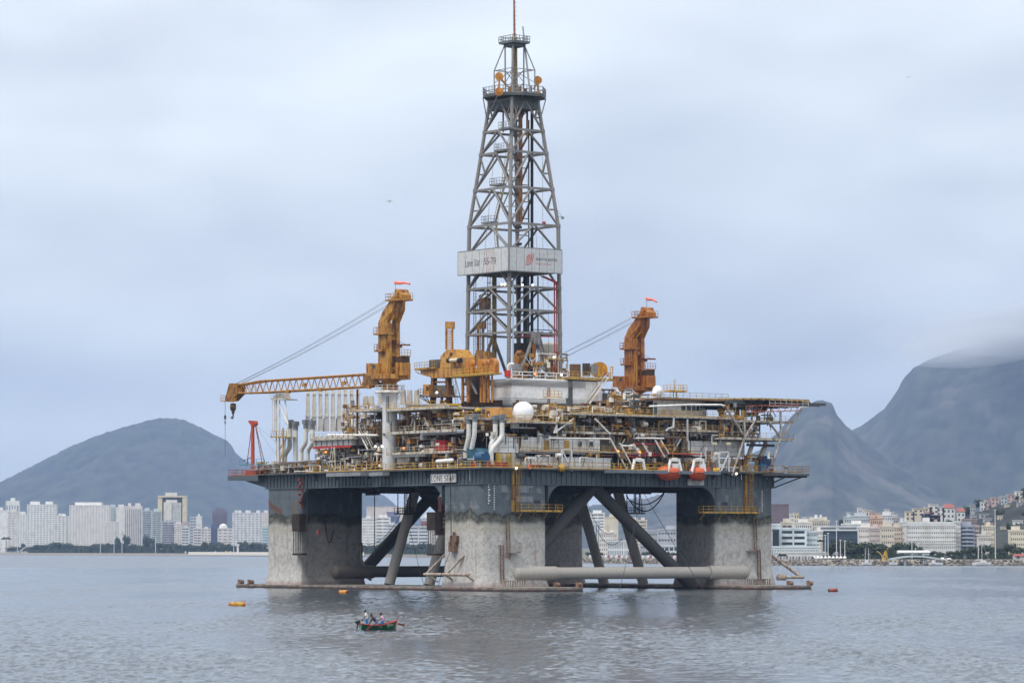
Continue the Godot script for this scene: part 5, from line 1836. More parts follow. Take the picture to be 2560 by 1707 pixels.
func lifeboat(label: String, bow: Vector3, len: float) -> void:
	var t := thing("lifeboat", label, "lifeboat", bow - Vector3(len, 1.5, 0), "enclosed lifeboats slung at the deck edge")
	for s in [0, 1]:
		var b := MB.new()
		var P := []
		var w := 13
		var h := 15
		for j in h:
			var f := float(j) / (h - 1)
			var taper := pow(maxf(0.0, 1.0 - pow(absf(f * 2 - 1.0), 3.2)), 0.5)
			for k in w:
				var a := PI * k / (w - 1) * (1 if s == 0 else -1)
				var yy := sin(a) * (1.35 if s == 0 else 1.5) * taper
				P.append(bow + Vector3(-len + f * len, yy, -cos(a) * 1.4 * taper))
		b.grid(P, w, h)
		if s == 1:
			for k in b.n.size(): b.n[k] = b.n[k]
		part("canopy" if s == 0 else "hull", b, LIFE if s == 0 else mat(0.50, 0.065, 0.015, 0.4, "soft"), t)
	var b := MB.new()
	b.tube(bow + Vector3(-len + 0.6, 0, 1.36), bow + Vector3(-0.7, 0, 1.3), 0.1, 0.1, 6)
	b.ball(bow + Vector3(-0.3, 0.15, 0.45), 0.25, 8)
	part("fender", b, mat(0.06, 0.05, 0.045, 0.7, ""), t)
	b = MB.new()
	b.box(bow + Vector3(-len * 0.35, 1.3, 0.2), Vector3(1.4, 0.9, 1.6))
	part("coxswain_dome", b, WHITE, t)

func stack_pipe(label: String, pts: Array, r: float, cap: float, onx: bool, pl: float, group: String) -> void:
	var q := pts.map(func(p): return px(p[0], p[1], pl) if onx else pz(p[0], p[1], pl))
	var t := thing("exhaust_stack", label, "exhaust stack", q[q.size() - 1], group)
	var b := MB.new()
	var soft := []   # round the kinks
	for k in q.size():
		if k == 0 or k == q.size() - 1: soft.append(q[k])
		else:
			for f in [-0.5, -0.25, 0.25, 0.5]:
				var o: Vector3 = q[k - 1] if f < 0 else q[k + 1]
				soft.append(q[k].move_toward(o, absf(f) * 1.6))
	b.path(soft, r, 14)
	part("pipe", b, mat(0.66, 0.65, 0.61, 0.5, "soft"), t)
	b = MB.new()
	b.tube(q[0] - Vector3(0, 0.25, 0), q[0] + Vector3(0, cap * 0.45, 0), r * 1.08, r * 1.08, 12)
	b.box(q[0] + Vector3(0, cap * 0.7, 0), Vector3(r * 2.3, cap * 0.6, r * 2.3))
	part("cowl", b, mat(0.17, 0.185, 0.20, 0.6, "soft"), t)

func equipment() -> void:
	var c1 := Vector3.ZERO
	crane("ochre pedestal crane on a thick white column, boom lowered to the left", c1, AMB, true)
	var c2 := py(1606, 779, 56.7) - px(992, 735, 4)
	crane("orange pedestal crane standing behind the drill floor to the right", c2, mat(0.48, 0.18, 0.025, 0.5, "rust"), false)
	windsock("pink orange windsock stretched out above the ochre crane's mast", px(988, 742, 4), px(988, 706, 4), px(1024, 709, 4))
	windsock("small drooping orange windsock above the farther crane's mast", px(1003, 742, 4) + c2, px(1003, 700, 4) + c2, px(1027, 703, 4) + c2, 0.4)
	# tall white fins of the pipe rack
	for k in 9:
		var X := 770.0 + k * 15.6
		var t := thing("rack_fin", "tall white tapered steel fin, number %s from left under the lowered boom" % ["one", "two", "three", "four", "five", "six", "seven", "eight", "nine"][k], "steel post", px(X, 1078, 10))
		var b := MB.new()
		poly_x(b, [[X - 5, 1078], [X + 4.5, 1078], [X + 2.6, 973], [X - 3.6, 973]], 10, 0.1)
		part("web", b, mat(0.66, 0.63, 0.57, 0.6, "soft"), t)
		b = MB.new()
		b.beam(px(X - 6, 1078, 9.9), px(X - 4.2, 973, 9.9), 0.12); b.beam(px(X - 7, 1040, 9.8), px(X + 9, 1040, 9.8), 0.16); b.beam(px(X - 5, 984, 9.8), px(X + 11, 984, 9.8), 0.16)
		part("flange", b, WHITE, t)
		if k % 2 == 0:
			b = MB.new()
			poly_x(b, [[X + 6, 1078], [X + 12, 1078], [X + 10, 1046], [X + 7, 1046]], 10.8, 0.4)
			part("lower_post", b, DGREY, t)
	for k in 6:
		var X: float = [912, 926, 1006, 1022, 1040, 950][k]
		var b := MB.new()
		poly_x(b, [[X - 6, 1012], [X + 6, 1012], [X + 4, 975 if k > 1 else 990], [X - 4, 975 if k > 1 else 990]], 15, 0.4)
		solo("rack_fin", b, mat(0.55, 0.52, 0.46, 0.6, "grime"), "short cream fin above the gallery, %s the white crane column" % ["farthest left of", "next left of", "first right of", "second right of", "third right of", "half hidden behind"][k], "steel post", px(X, 1012, 15))
	var bp := MB.new()
	bp.tube(px(893, 1115, 3), px(893, 973, 3), 0.2, 0.2, 8)
	solo("vent_mast", bp, RUST, "thin rusty brown vent pole between white fins and crane column", "vent pole", px(893, 1115, 3))
	# exhaust stacks, left bank and near corner bank
	stack_pipe("leftmost kinked cream exhaust stack by the white lattice tower", [[724, 1068], [724, 1118], [711, 1136], [711, 1156]], 0.5, 1.5, true, 6, "cream exhaust stacks left of the white module")
	stack_pipe("straight cream exhaust stack, second of the left bank", [[738, 1072], [738, 1152]], 0.5, 1.5, true, 6, "cream exhaust stacks left of the white module")
	stack_pipe("kinked cream exhaust stack, third of the left bank", [[764, 1068], [763, 1108], [752, 1124], [752, 1154]], 0.48, 1.5, true, 5, "cream exhaust stacks left of the white module")
	stack_pipe("kinked cream exhaust stack nearest to the white module", [[780, 1070], [780, 1108], [768, 1126], [768, 1154]], 0.48, 1.5, true, 4, "cream exhaust stacks left of the white module")
	stack_pipe("white exhaust pipe rising from the blue winch, the left one", [[1172, 1056], [1172, 1092], [1164, 1126]], 0.44, 1.3, true, 0.4, "white exhaust pipes at the near corner")
	stack_pipe("white exhaust pipe rising from the blue winch, the right one", [[1187, 1051], [1186, 1088], [1179, 1122]], 0.44, 1.3, true, 0.2, "white exhaust pipes at the near corner")
	stack_pipe("kinked white pipe right of the blue winch ending behind another", [[1238, 1056], [1238, 1092], [1227, 1110], [1227, 1130]], 0.45, 1.3, false, -0.6, "white exhaust pipes at the near corner")
	stack_pipe("sharply kinked white pipe running down to the red skid", [[1255, 1053], [1255, 1092], [1228, 1124], [1228, 1162]], 0.45, 1.3, false, 0.3, "white exhaust pipes at the near corner")
	# boom rest tower
	var t := thing("boom_rest", "white lattice tower carrying the lowered crane boom at the rig's left end", "lattice tower", px(695, 1158, 4))
	var b := MB.new()
	for q in [[690, 998, 690, 1158], [698, 998, 698, 1158], [711, 994, 719, 1061], [719, 1061, 706, 1158], [698, 1010, 719, 1061], [719, 1075, 698, 1158], [719, 1061, 719, 1100], [700, 1120, 719, 1088]]:
		b.tube(px(q[0], q[1], 4), px(q[2], q[3], 4), 0.16, 0.16, 6)
		if q[0] < 700: b.tube(px(q[0], q[1], 6), px(q[2], q[3], 6), 0.12, 0.12, 6)
	part("frame", b, WHITE, t)
	b = MB.new()
	cage(b, px(689, 1080, 3.7), px(689, 1000, 3.7), Vector3.BACK, Vector3.LEFT, 0.8)
	part("caged_ladder", b, WHITE, t)
	b = MB.new()
	poly_x(b, [[676, 1000], [716, 1000], [716, 997], [676, 997]], 3.2, 2.6)
	poly_x(b, [[682, 997], [712, 997], [706, 984], [688, 984]], 3.6, 1.6)
	rail(b, [px(676, 997, 3.2), px(716, 997, 3.2)], 1.2, 0.9)
	part("saddle", b, mat(0.55, 0.53, 0.48, 0.6, "grime"), t)
	b = MB.new()
	poly_x(b, [[677, 1094], [716, 1094], [716, 1092], [677, 1092]], 3.2, 2.4)
	rail(b, [px(677, 1092, 3.2), px(716, 1092, 3.2)], 1.2, 0.9)
	for q in [[698, 1094, 698, 1158], [707, 1070, 707, 1158]]: b.tube(px(q[0], q[1], 3.4), px(q[2], q[3], 3.4), 0.2, 0.2, 6)
	part("lower_platform", b, mat(0.50, 0.36, 0.12, 0.6, "rust"), t)
	# red davit on the outrigger
	t = thing("davit_crane", "thin red davit post with slanting stays on the left outrigger", "davit", px(631, 1178, 3))
	b = MB.new()
	b.tube(px(631, 1178, 3), px(631, 1056, 3), 0.42, 0.36, 12)
	part("post", b, mat(0.50, 0.07, 0.025, 0.5, "soft"), t)
	b = MB.new()
	poly_x(b, [[620, 1051], [635, 1052], [637, 1060], [632, 1066], [627, 1064], [620, 1055]], 2.6, 0.8)
	part("head", b, mat(0.40, 0.04, 0.02, 0.5, ""), t)
	for q in [[629, 1062, 616, 1166], [637, 1060, 655, 1160], [638, 1062, 661, 1160], [629, 1142, 608, 1152]]:
		b = MB.new()
		b.tube(px(q[0], q[1], 2.8), px(q[2], q[3], 2.8), 0.09, 0.09, 5)
		part("stay", b, mat(0.2, 0.05, 0.03, 0.7, ""), t)
	b = MB.new()
	b.tube(px(640, 1064, 3), px(690, 1105, 4), 0.03, 0.03, 4); b.tube(px(641, 1068, 3), px(690, 1138, 4), 0.03, 0.03, 4)
	part("guy_wire", b, GREY, t, "stuff")
	b = MB.new()
	poly_x(b, [[612, 1190], [640, 1190], [640, 1177], [612, 1177]], 1.5, 3.0)
	solo("davit_winch", b, mat(0.40, 0.05, 0.02, 0.6, "rust"), "red winch base under the davit post on the left outrigger", "winch", px(626, 1190, 1.5))
	b = MB.new()   # lattice boom stowed on the deck edge
	var pA := [px(626, 1166, 0.6), px(626, 1176, 0.6), px(626, 1176, 2.2), px(626, 1166, 2.2)]
	var pB := [px(795, 1150, 0.6), px(795, 1163, 0.6), px(795, 1163, 2.2), px(795, 1150, 2.2)]
	lattice(b, pA, pB, 16, 0.13, 0.08)
	solo("spare_boom", b, mat(0.30, 0.31, 0.31, 0.6, "rust"), "grey lattice boom stowed flat along the left deck edge", "lattice boom", px(700, 1176, 1))
	t = thing("mast_frame", "slim white A shaped frame at the left deck railing below the white module", "frame", px(828, 1184, -0.4))
	b = MB.new()
	for q in [[829, 1118, 820, 1183], [835, 1118, 826, 1183], [836, 1118, 838, 1180], [829, 1160, 838, 1183], [822, 1155, 838, 1153]]: b.tube(px(q[0], q[1], -0.6), px(q[2], q[3], -0.6), 0.12, 0.12, 6)
	part("frame", b, CREAM, t)
	# big white header pipe left of the pedestal, silver ducts to its right
	b = MB.new()
	b.path([px(818, 1087, 2.6), px(945, 1088, 2.6)], 0.22, 8)
	solo("header_pipe", b, WHITE, "long white pipe running level from the white module to the crane column", "pipe", px(880, 1088, 2.6))
	b = MB.new()
	b.path([px(1056, 1100, 1.2), px(1056, 1088, 1.2), px(1064, 1083, 1.2), px(1164, 1078, 1.2)], 0.42, 10)
	solo("air_duct", b, mat(0.30, 0.32, 0.35, 0.4, "soft"), "thick grey air duct below the yellow railing left of the near corner", "duct", px(1056, 1100, 1.2))
	b = MB.new()
	b.path([px(1020, 1040, 5), px(1020, 1016, 5), px(1024, 1013, 5), px(1118, 1014, 5), px(1122, 1018, 5), px(1122, 1030, 5)], 0.26, 8)
	solo("exhaust_duct", b, mat(0.16, 0.17, 0.18, 0.5, "soft"), "dark bent duct running under the ochre gantry legs", "duct", px(1020, 1040, 5))
	b = MB.new()
	b.path([px(971, 990, 2.3), px(971, 1052, 2.3), px(978, 1055, 2.3), px(978, 1084, 2.3), px(958, 1087, 2.3)], 0.1, 6)
	b.path([px(967, 990, 2.35), px(967, 1053, 2.3), px(976, 1060, 2.3), px(976, 1082, 2.3), px(955, 1085, 2.3)], 0.09, 6)
	solo("cable_run", b, DGREY, "pair of dark bent cables clipped down the white crane column", "cable", px(971, 1087, 2.3))
	# red container, liferaft canister, blue winch
	t = thing("container", "bright red container cabin with a white sign left of the blue winch", "container", px(1103, 1132, 2.0))
	b = MB.new()
	var ca := px(1087, 1133, 2.2)
	var cb := px(1112, 1100, 2.2)
	b.bx(2.2, 5.2, ca.y, cb.y, ca.z, cb.z)
	part("body", b, mat(0.52, 0.03, 0.025, 0.5, "soft"), t)
	b = MB.new()
	for k in 9: b.bx(2.12, 2.198, ca.y + 0.15, cb.y - 0.15, ca.z + 0.3 + k * 0.33, ca.z + 0.42 + k * 0.33)
	part("corrugation", b, mat(0.48, 0.028, 0.023, 0.5, "soft"), t, "stuff")
	b = MB.new()
	b.bx(2.02, 2.1, cb.y - 0.95, cb.y - 0.5, ca.z + 0.5, ca.z + 1.6)
	part("sign", b, WHITE, t)
	t = thing("liferaft_canister", "white long canister lying above the yellow railing left of the blue winch", "life raft", px(1112, 1164, 0.0))
	b = MB.new()
	b.tube(px(1094, 1154, -0.1), px(1130, 1151, -0.1), 0.42, 0.42, 14)
	b.ball(px(1094, 1154, -0.1), 0.42, 10); b.ball(px(1130, 1151, -0.1), 0.42, 10)
	part("canister", b, mat(0.7, 0.7, 0.7, 0.5, ""), t)
	b = MB.new()
	for X in [1104, 1120]: b.beam(px(X, 1158, -0.1), px(X, 1172, -0.1), 0.25)
	part("cradle", b, WHITE, t)
	t = thing("anchor_winch", "big blue hooded anchor winch at the rig's near corner", "winch", px(1180, 1172, -0.2))
	b = MB.new()
	poly_x(b, [[1157, 1165], [1198, 1165], [1198, 1135], [1190, 1121], [1170, 1119], [1158, 1132]], 0.3, 3.0)
	part("hood", b, mat(0.02, 0.105, 0.165, 0.5, "grime"), t)
	b = MB.new()
	poly_x(b, [[1145, 1168], [1158, 1168], [1158, 1143], [1145, 1145]], 0.4, 2.4)
	part("gearbox", b, mat(0.008, 0.04, 0.11, 0.45, "soft"), t)
	b = MB.new()
	b.tube(px(1196, 1143, 0.0), px(1214, 1143, 0.0), 1.05, 1.05, 18)
	b.tube(px(1204, 1165, 0.0), px(1204, 1150, 0.0), 0.9, 0.9, 4)
	part("motor", b, BLUE, t)
	b = MB.new()
	poly_x(b, [[1198, 1134], [1209, 1134], [1209, 1131], [1198, 1131]], -0.6, 0.1)
	part("sign", b, WHITE, t)
	b = MB.new()
	b.bx(0.2, 5.6, 22.72, 23.7, -4.4, 0.6)
	b.bx(0.1, 0.2, 22.8, 23.4, -4.2, 0.3)
	solo("winch_skid", b, mat(0.40, 0.04, 0.025, 0.55, "rust"), "low red skid at the near corner under the white kinked pipe", "skid", Vector3(2, 22.72, -1))
	for k in 4:
		b = MB.new()
		var o := pz([1247, 1258, 1269, 1282][k], 1172, -1.6)
		b.lathe(o, [[0.62, 0], [0.62, 2.6], [0.4, 2.9]], 14)
		solo("chemical_tank", b, [mat(0.58, 0.42, 0.06, 0.5, "grime"), CREAM, mat(0.55, 0.40, 0.10, 0.5, "grime"), CREAM][k], ["yellow upright tank just right of the kinked white pipe", "cream upright tank between two yellow tanks", "yellow upright tank between two cream tanks", "rightmost cream upright tank at the near corner"][k], "tank", o)
	# small things along the right deck edge
	for q in [[1335, 1348, 1163, 1174, RED, "red locker on the deck edge right of the near corner", "locker"], [1352, 1364, 1162, 1174, DGREY, "dark locker beside a red locker on the deck edge", "locker"], [1366, 1382, 1165, 1174, mat(0.45, 0.06, 0.03, 0.5, "grime"), "long low red crate on the deck edge", "crate"], [1414, 1423, 1168, 1178, mat(0.02, 0.06, 0.16, 0.5, ""), "dark blue bin at the foot of the left white hoist frame", "bin"], [1545, 1556, 1168, 1177, mat(0.5, 0.08, 0.03, 0.5, "grime"), "red orange crate left of the lifeboats", "crate"], [1804, 1816, 1177, 1186, mat(0.02, 0.06, 0.14, 0.5, ""), "dark blue bin under the right white hoist frame", "bin"], [1765, 1776, 1168, 1178, LIFE, "small orange box right of the lifeboats", "box"], [1296, 1306, 1162, 1173, mat(0.5, 0.36, 0.12, 0.6, "grime"), "cream box where the ladder meets the deck edge", "box"]]:
		b = MB.new()
		var o0 := pz(q[0], q[3], 0.7)
		var o1 := pz(q[1], q[2], 0.7)
		b.bx(o0.x, o1.x, 22.72, o1.y, -0.3, 0.7)
		b.bx(o0.x - 0.05, o1.x + 0.05, o1.y - 0.12, o1.y + 0.03, -0.35, 0.75)
		solo(q[6], b, q[4], q[5], q[6], Vector3(o0.x, 22.72, 0.7))
	b = MB.new()
	var lr := pz(1324, 1167, 1.25)
	for k in 14: b.tube(lr + Vector3(cos(TAU * k / 14), sin(TAU * k / 14), 0) * 0.36, lr + Vector3(cos(TAU * (k + 1) / 14), sin(TAU * (k + 1) / 14), 0) * 0.36, 0.11, 0.11, 6)
	solo("life_ring", b, mat(0.7, 0.16, 0.05, 0.5, ""), "orange life ring hung on the railing right of the near corner", "life ring", lr)
	for q in [[1403, "yellow cable reel at the foot of the left white hoist frame"], [1790, "yellow cable reel left of the right white hoist frame"]]:
		b = MB.new()
		var o := pz(q[0], 1170 if q[0] < 1500 else 1178, 1.0)
		b.tube(o - Vector3(0.5, 0, 0.3), o + Vector3(0.5, 0, 0.3), 0.72, 0.72, 16)
		solo("cable_reel", b, mat(0.5, 0.29, 0.03, 0.6, "rust"), q[1], "cable reel", o)
	for q in [[0, "white A shaped hoist frame on the deck edge between near corner and lifeboats"], [393, "white A shaped hoist frame on the deck edge right of the lifeboats"]]:
		var dx: float = q[0]
		var dy := 7.0 if dx > 0 else 0.0
		t = thing("hoist_frame", q[1], "hoist frame", pz(1415 + dx, 1178 + dy, 0.6))
		for e in [[1405, 1124, 1406, 1178], [1429, 1124, 1430, 1178], [1405, 1123, 1429, 1123], [1404, 1128, 1396, 1178], [1407, 1128, 1429, 1177] if dx == 0 else [1429, 1128, 1407, 1177], [1428, 1128, 1421, 1176]]:
			b = MB.new()
			b.beam(pz(e[0] + dx, e[1] + dy, 0.6), pz(e[2] + dx, e[3] + dy, 0.6 if e[2] != 1396 and e[2] != 1421 else -0.8), 0.22)
			part("tube", b, mat(0.7, 0.7, 0.7, 0.5, "soft"), t)
	# the white balls over satellite dishes
	t = thing("radome", "large white ball shaped radome on a stand at the near corner", "radome", pz(1308, 1068, -4))
	b = MB.new()
	b.ball(pz(1308, 1030, -4), 1.98, 32, -0.985)
	var rd := part("dome", b, mat(0.78, 0.78, 0.80, 0.35, ""), t)
	b = MB.new()
	for q in [[1296, 1056, 1296, 1070], [1306, 1056, 1306, 1070], [1316, 1056, 1316, 1070]]: b.beam(pz(q[0], q[1], -4), pz(q[2], q[3], -4), 0.25)
	b.bx(pz(1290, 1070, -4).x, pz(1330, 1070, -4).x, pz(1300, 1071, -4).y, pz(1300, 1068, -4).y, -5, -3)
	b.bx(pz(1284, 1070, -4).x, pz(1293, 1070, -4).x, pz(1300, 1071, -4).y, pz(1300, 1052, -4).y, -5, -3.6)
	part("stand", b, WHITE, t)
	letters("seatel", rd, pz(1317.5, 1029, -4) + Vector3(0, 0, 1.92), Vector3.BACK, 1.0, 0.2, Color(0.06, 0.08, 0.2))
	t = thing("radome", "white upright dome on the roof right of the farther crane", "radome", pz(1644, 1000, -10))
	b = MB.new()
	b.lathe(pz(1644, 990, -10), [[0.75, 0.0], [1.0, 0.3], [1.0, 0.9]], 20, false)
	b.ball(pz(1644, 990, -10) + Vector3(0, 0.9, 0), 1.0, 20, 0.0, 1.15)
	part("dome", b, mat(0.78, 0.78, 0.80, 0.35, ""), t)
	b = MB.new()
	for X in [1636, 1644, 1652]: b.beam(pz(X, 990, -10), pz(X, 1008, -10), 0.2)
	part("stand", b, WHITE, t)
	b = MB.new()
	b.ball(pz(1637, 983, -9) , 0.6, 14)
	b.beam(pz(1637, 990, -9), pz(1637, 1006, -9), 0.2)
	solo("radome", b, mat(0.74, 0.74, 0.76, 0.4, ""), "small white ball dome tucked in front of the upright dome", "radome", pz(1637, 1006, -9))
	# antenna mast with yellow railed platform, flag mast
	t = thing("antenna_mast", "slim aerial mast with a yellow railed platform above the wheelhouse roof", "antenna", pz(1688, 1003, -8))
	b = MB.new()
	for X in [1684, 1691]: b.tube(pz(X, 1003, -8), pz(X, 977, -8), 0.1, 0.1, 6)
	b.tube(pz(1687, 978, -8), pz(1687, 946, -8), 0.14, 0.1, 6)
	for k in 5: b.beam(pz(1683, 952 + k * 5, -8), pz(1691, 952 + k * 5, -8), 0.1)
	part("mast", b, CREAM, t)
	b = MB.new()
	var ap := pz(1668, 977, -8)
	var aq := pz(1710, 977, -8)
	b.bx(ap.x, aq.x, ap.y - 0.15, ap.y, -9, -7)
	rail(b, [Vector3(ap.x, ap.y, -9), Vector3(ap.x, ap.y, -7), Vector3(aq.x, ap.y, -7), Vector3(aq.x, ap.y, -9)], 1.2, 1.1)
	part("platform", b, YEL, t)
	t = thing("flag_mast", "dark mast carrying a faded ragged flag below the farther crane", "flag mast", pz(1585, 1075, -0.6))
	b = MB.new()
	b.tube(pz(1585, 1075, -0.6), pz(1585, 960, -0.6), 0.22, 0.14, 8)
	for Y in [990, 1003, 1016]: b.box(pz(1590, Y, -0.6), Vector3(1.6, 0.5, 0.9))
	part("mast", b, DGREY, t)
	b = MB.new()
	b.grid([pz(1579, 971, -0.4), pz(1584, 977, -0.3), pz(1588, 983, -0.4), pz(1582, 982, -0.4), pz(1586, 985, -0.2), pz(1592, 981, -0.4), pz(1584, 988, -0.4), pz(1588, 987, -0.5), pz(1593, 985, -0.4)], 3, 3)
	part("flag", b, mat(0.55, 0.36, 0.34, 0.8, ""), t)
	b = MB.new()
	poly_z(b, [[1658, 1003], [1680, 1003], [1680, 992], [1658, 992]], -9, 2)
	solo("roof_unit", b, GREY, "grey boxy unit on the wheelhouse roof beside the upright dome", "roof unit", pz(1668, 1003, -9))
	b = MB.new()
	poly_z(b, [[1681, 1003], [1697, 1003], [1697, 993], [1681, 993]], -8.5, 2)
	solo("roof_unit", b, mat(0.02, 0.02, 0.02, 0.7, ""), "black boxy unit below the aerial platform on the wheelhouse roof", "roof unit", pz(1689, 1003, -8.5))
	# slim inspection perch in front of the white wind wall
	t = thing("inspection_perch", "small yellow railed perch on a thin mast before the white wind wall", "platform", pz(1372, 1042, -16))
	b = MB.new()
	for X in [1370, 1374]: b.tube(pz(X, 1042, -16), pz(X, 968, -16), 0.12, 0.12, 6)
	part("mast", b, mat(0.3, 0.15, 0.1, 0.7, "rust"), t)
	b = MB.new()
	var q0 := pz(1351, 993, -16)
	var q1 := pz(1398, 993, -16)
	b.bx(q0.x, q1.x, q0.y - 0.25, q0.y, -17, -15)
	part("floor", b, WHITE, t)
	b = MB.new()
	rail(b, [Vector3(q0.x, q0.y, -15.1), Vector3(q1.x, q0.y, -15.1)], 1.3, 1.0)
	part("railing", b, YEL, t)
	# lifeboats, their platform and davits
	var l0 := pz(1701, 1182, 2.0)
	lifeboat("left enclosed orange lifeboat, longer hull showing below the deck edge", l0, 5.6)
	lifeboat("right enclosed orange lifeboat, only its rounded bow end showing", pz(1763, 1183, 2.0), 3.8)
	b = MB.new()
	var w0 := pz(1532, 1188, 3.8)
	b.bx(w0.x, pz(1668, 1188, 3.8).x, 22.0, 22.6, 3.4, 4.2)
	b.bx(pz(1700, 1188, 3.8).x, pz(1728, 1188, 3.8).x, 22.0, 22.6, 3.4, 4.2)
	b.bx(pz(1764, 1188, 3.8).x, pz(1800, 1188, 3.8).x, 22.0, 22.6, 1.3, 4.2)
	b.bx(w0.x, w0.x + 3.5, 22.0, 22.6, 1.3, 3.4)
	t = thing("boat_platform", "grey walkway outside the lifeboats with a yellow railing", "walkway", Vector3(w0.x, 22, 4))
	part("floor", b, mat(0.14, 0.17, 0.21, 0.6, "grime"), t)
	b = MB.new()
	rail(b, [Vector3(w0.x, 22.6, 4.15), Vector3(pz(1668, 1188, 3.8).x, 22.6, 4.15)], 1.15, 1.6)
	part("railing", b, YEL, t)
	for q in [[1687, "white arched davit over the left lifeboat's bow"], [1747, "white arched davit over the right lifeboat"], [1597, "white davit post over the left lifeboat's stern"]]:
		t = thing("boat_davit", q[1], "davit", pz(q[0], 1182, 2.6), "white lifeboat davits")
		b = MB.new()
		var X: float = q[0]
		var wdt := 17.0
		for s in [-1.0, 1.0]:
			b.beam(pz(X + s * wdt, 1182, 3.2), pz(X + s * wdt * 0.62, 1152, 2.6), 0.42)
			b.beam(pz(X + s * wdt * 0.62, 1152, 2.6), pz(X + s * wdt * 0.55, 1150, -1.5), 0.34)
		part("arm", b, mat(0.7, 0.7, 0.7, 0.5, "soft"), t)
		b = MB.new()
		b.beam(pz(X - wdt * 0.72, 1150, 2.6), pz(X + wdt * 0.72, 1150, 2.6), 0.5)
		b.box(pz(X, 1147, 2.4), Vector3(0.8, 0.4, 0.8))
		part("cross_head", b, WHITE, t)
		b = MB.new()
		b.tube(pz(X, 1152, 2.4), pz(X, 1166, 2.2), 0.05, 0.05, 4)
		part("fall_wire", b, DGREY, t)
	t = thing("hose_reel_winch", "round blue hose winch near the right hand deck corner", "winch", pz(1912, 1184, -1))
	b = MB.new()
	b.tube(pz(1913, 1155, -0.5), pz(1913, 1155, -2.2), 1.25, 1.25, 20)
	part("drum", b, mat(0.012, 0.05, 0.14, 0.5, "soft"), t)
	b = MB.new()
	poly_z(b, [[1902, 1184], [1922, 1184], [1918, 1160], [1904, 1158]], -0.3, 0.6)
	part("frame", b, mat(0.02, 0.14, 0.32, 0.5, "grime"), t)
	for q in [[1865, 1160, 1882, 1108, "cream slanting exhaust pipe under the helideck, the left one"], [1893, 1160, 1914, 1115, "cream slanting exhaust pipe under the helideck, the right one"]]:
		b = MB.new()
		b.path([pz(q[0], 1184, -2), pz(q[0], q[1], -2), pz(q[2], q[3], -2), pz(q[2], 1100, -2)], 0.45, 12)
		solo("vent_pipe", b, mat(0.46, 0.42, 0.34, 0.6, "grime"), q[4], "pipe", pz(q[0], 1184, -2))
	b = MB.new()
	b.tube(pz(1868, 1112, -1), pz(1936, 1114, -1), 0.25, 0.25, 8)
	solo("flare_line", b, DGREY, "dark level pipe jutting out under the right hand gallery", "pipe", pz(1900, 1114, -1))
	b = MB.new()
	b.path([pz(1962, 1184, 4), pz(1962, 1168, 4), pz(1958, 1162, 4), pz(1950, 1163, 4)], 0.08, 6)
	b.ball(pz(1966, 1168, 4), 0.4, 10)
	solo("deck_lamp", b, GREY, "bent lamp post on the far right corner platform", "lamp post", pz(1962, 1184, 4))
	for q in [[1714, 1052, 1720, 1130, "silver flexible hose hanging down beside the middle gallery stair"], [1683, 1044, 1664, 1078, "thick silver pipe stepping down below the wheelhouse"]]:
		b = MB.new()
		if q[0] == 1714: b.path([pz(1719, 1048, 0.8), pz(1719, 1100, 0.8), pz(1722, 1105, 0.8), pz(1722, 1126, 0.8)], 0.2, 8)
		else: b.path([pz(1685, 1044, 0.2), pz(1684, 1068, 0.2), pz(1672, 1071, 0.2), pz(1664, 1078, 0.2)], 0.22, 8)
		solo("silver_pipe", b, mat(0.5, 0.51, 0.52, 0.35, "soft"), q[4], "pipe", pz(q[2], q[3], 0.5))
	gantries()
	# lit lamps
	for q in [[1254, 711, -30, true, 1.0, "lit pair lamp under the white name band, left of near leg"], [1262, 711, -30, true, 1.0, "lit lamp under the white name band, close to near leg"], [1306, 712, -30, true, 1.0, "lit lamp under the white name band, right of near leg"], [1332, 712, -30, true, 1.0, "lit lamp under the white name band, farther right"], [1404, 937, -21, false, 1.0, "white lit lamp at the derrick's right foot"], [1338, 935, -20, false, 0.5, "orange lit lamp on the white railing of the drill floor"], [1385, 893, -30, true, 1.0, "lit lamp beside the red standpipe"], [814, 1130, 1.0, null, 0.5, "orange lit lamp under the white mud module"], [938, 1116, 1.0, null, 0.7, "warm lit lamp left of the crane column"], [1009, 1120, 1.0, null, 0.5, "orange lit lamp right of the crane column"], [1546, 1128, 0.8, false, 0.6, "warm lit lamp on the raking white pole"], [1600, 1130, 0.8, false, 0.6, "orange lit lamp above the left lifeboat"], [1291, 1170, 1.5, false, 0.8, "white lit lamp on the deck edge at the near corner"], [1092, 981, 14, null, 0.8, "white lit lamp under the ochre gantry house"], [955, 1116, 0.5, null, 1.0, "white lit lamp on the crane column's left side"], [1842, 1184, 1.6, false, 0.8, "white lit lamp on the right deck edge"]]:
		var p: Vector3 = px(q[0], q[1], q[2]) if q[3] == null else pz(q[0], q[1], q[2])
		var col := Color(1.0, 0.95, 0.85) if q[4] >= 0.7 else Color(1.0, 0.55, 0.2)
		lamp(p, col, 3.0 * q[4], q[5], 0.22)

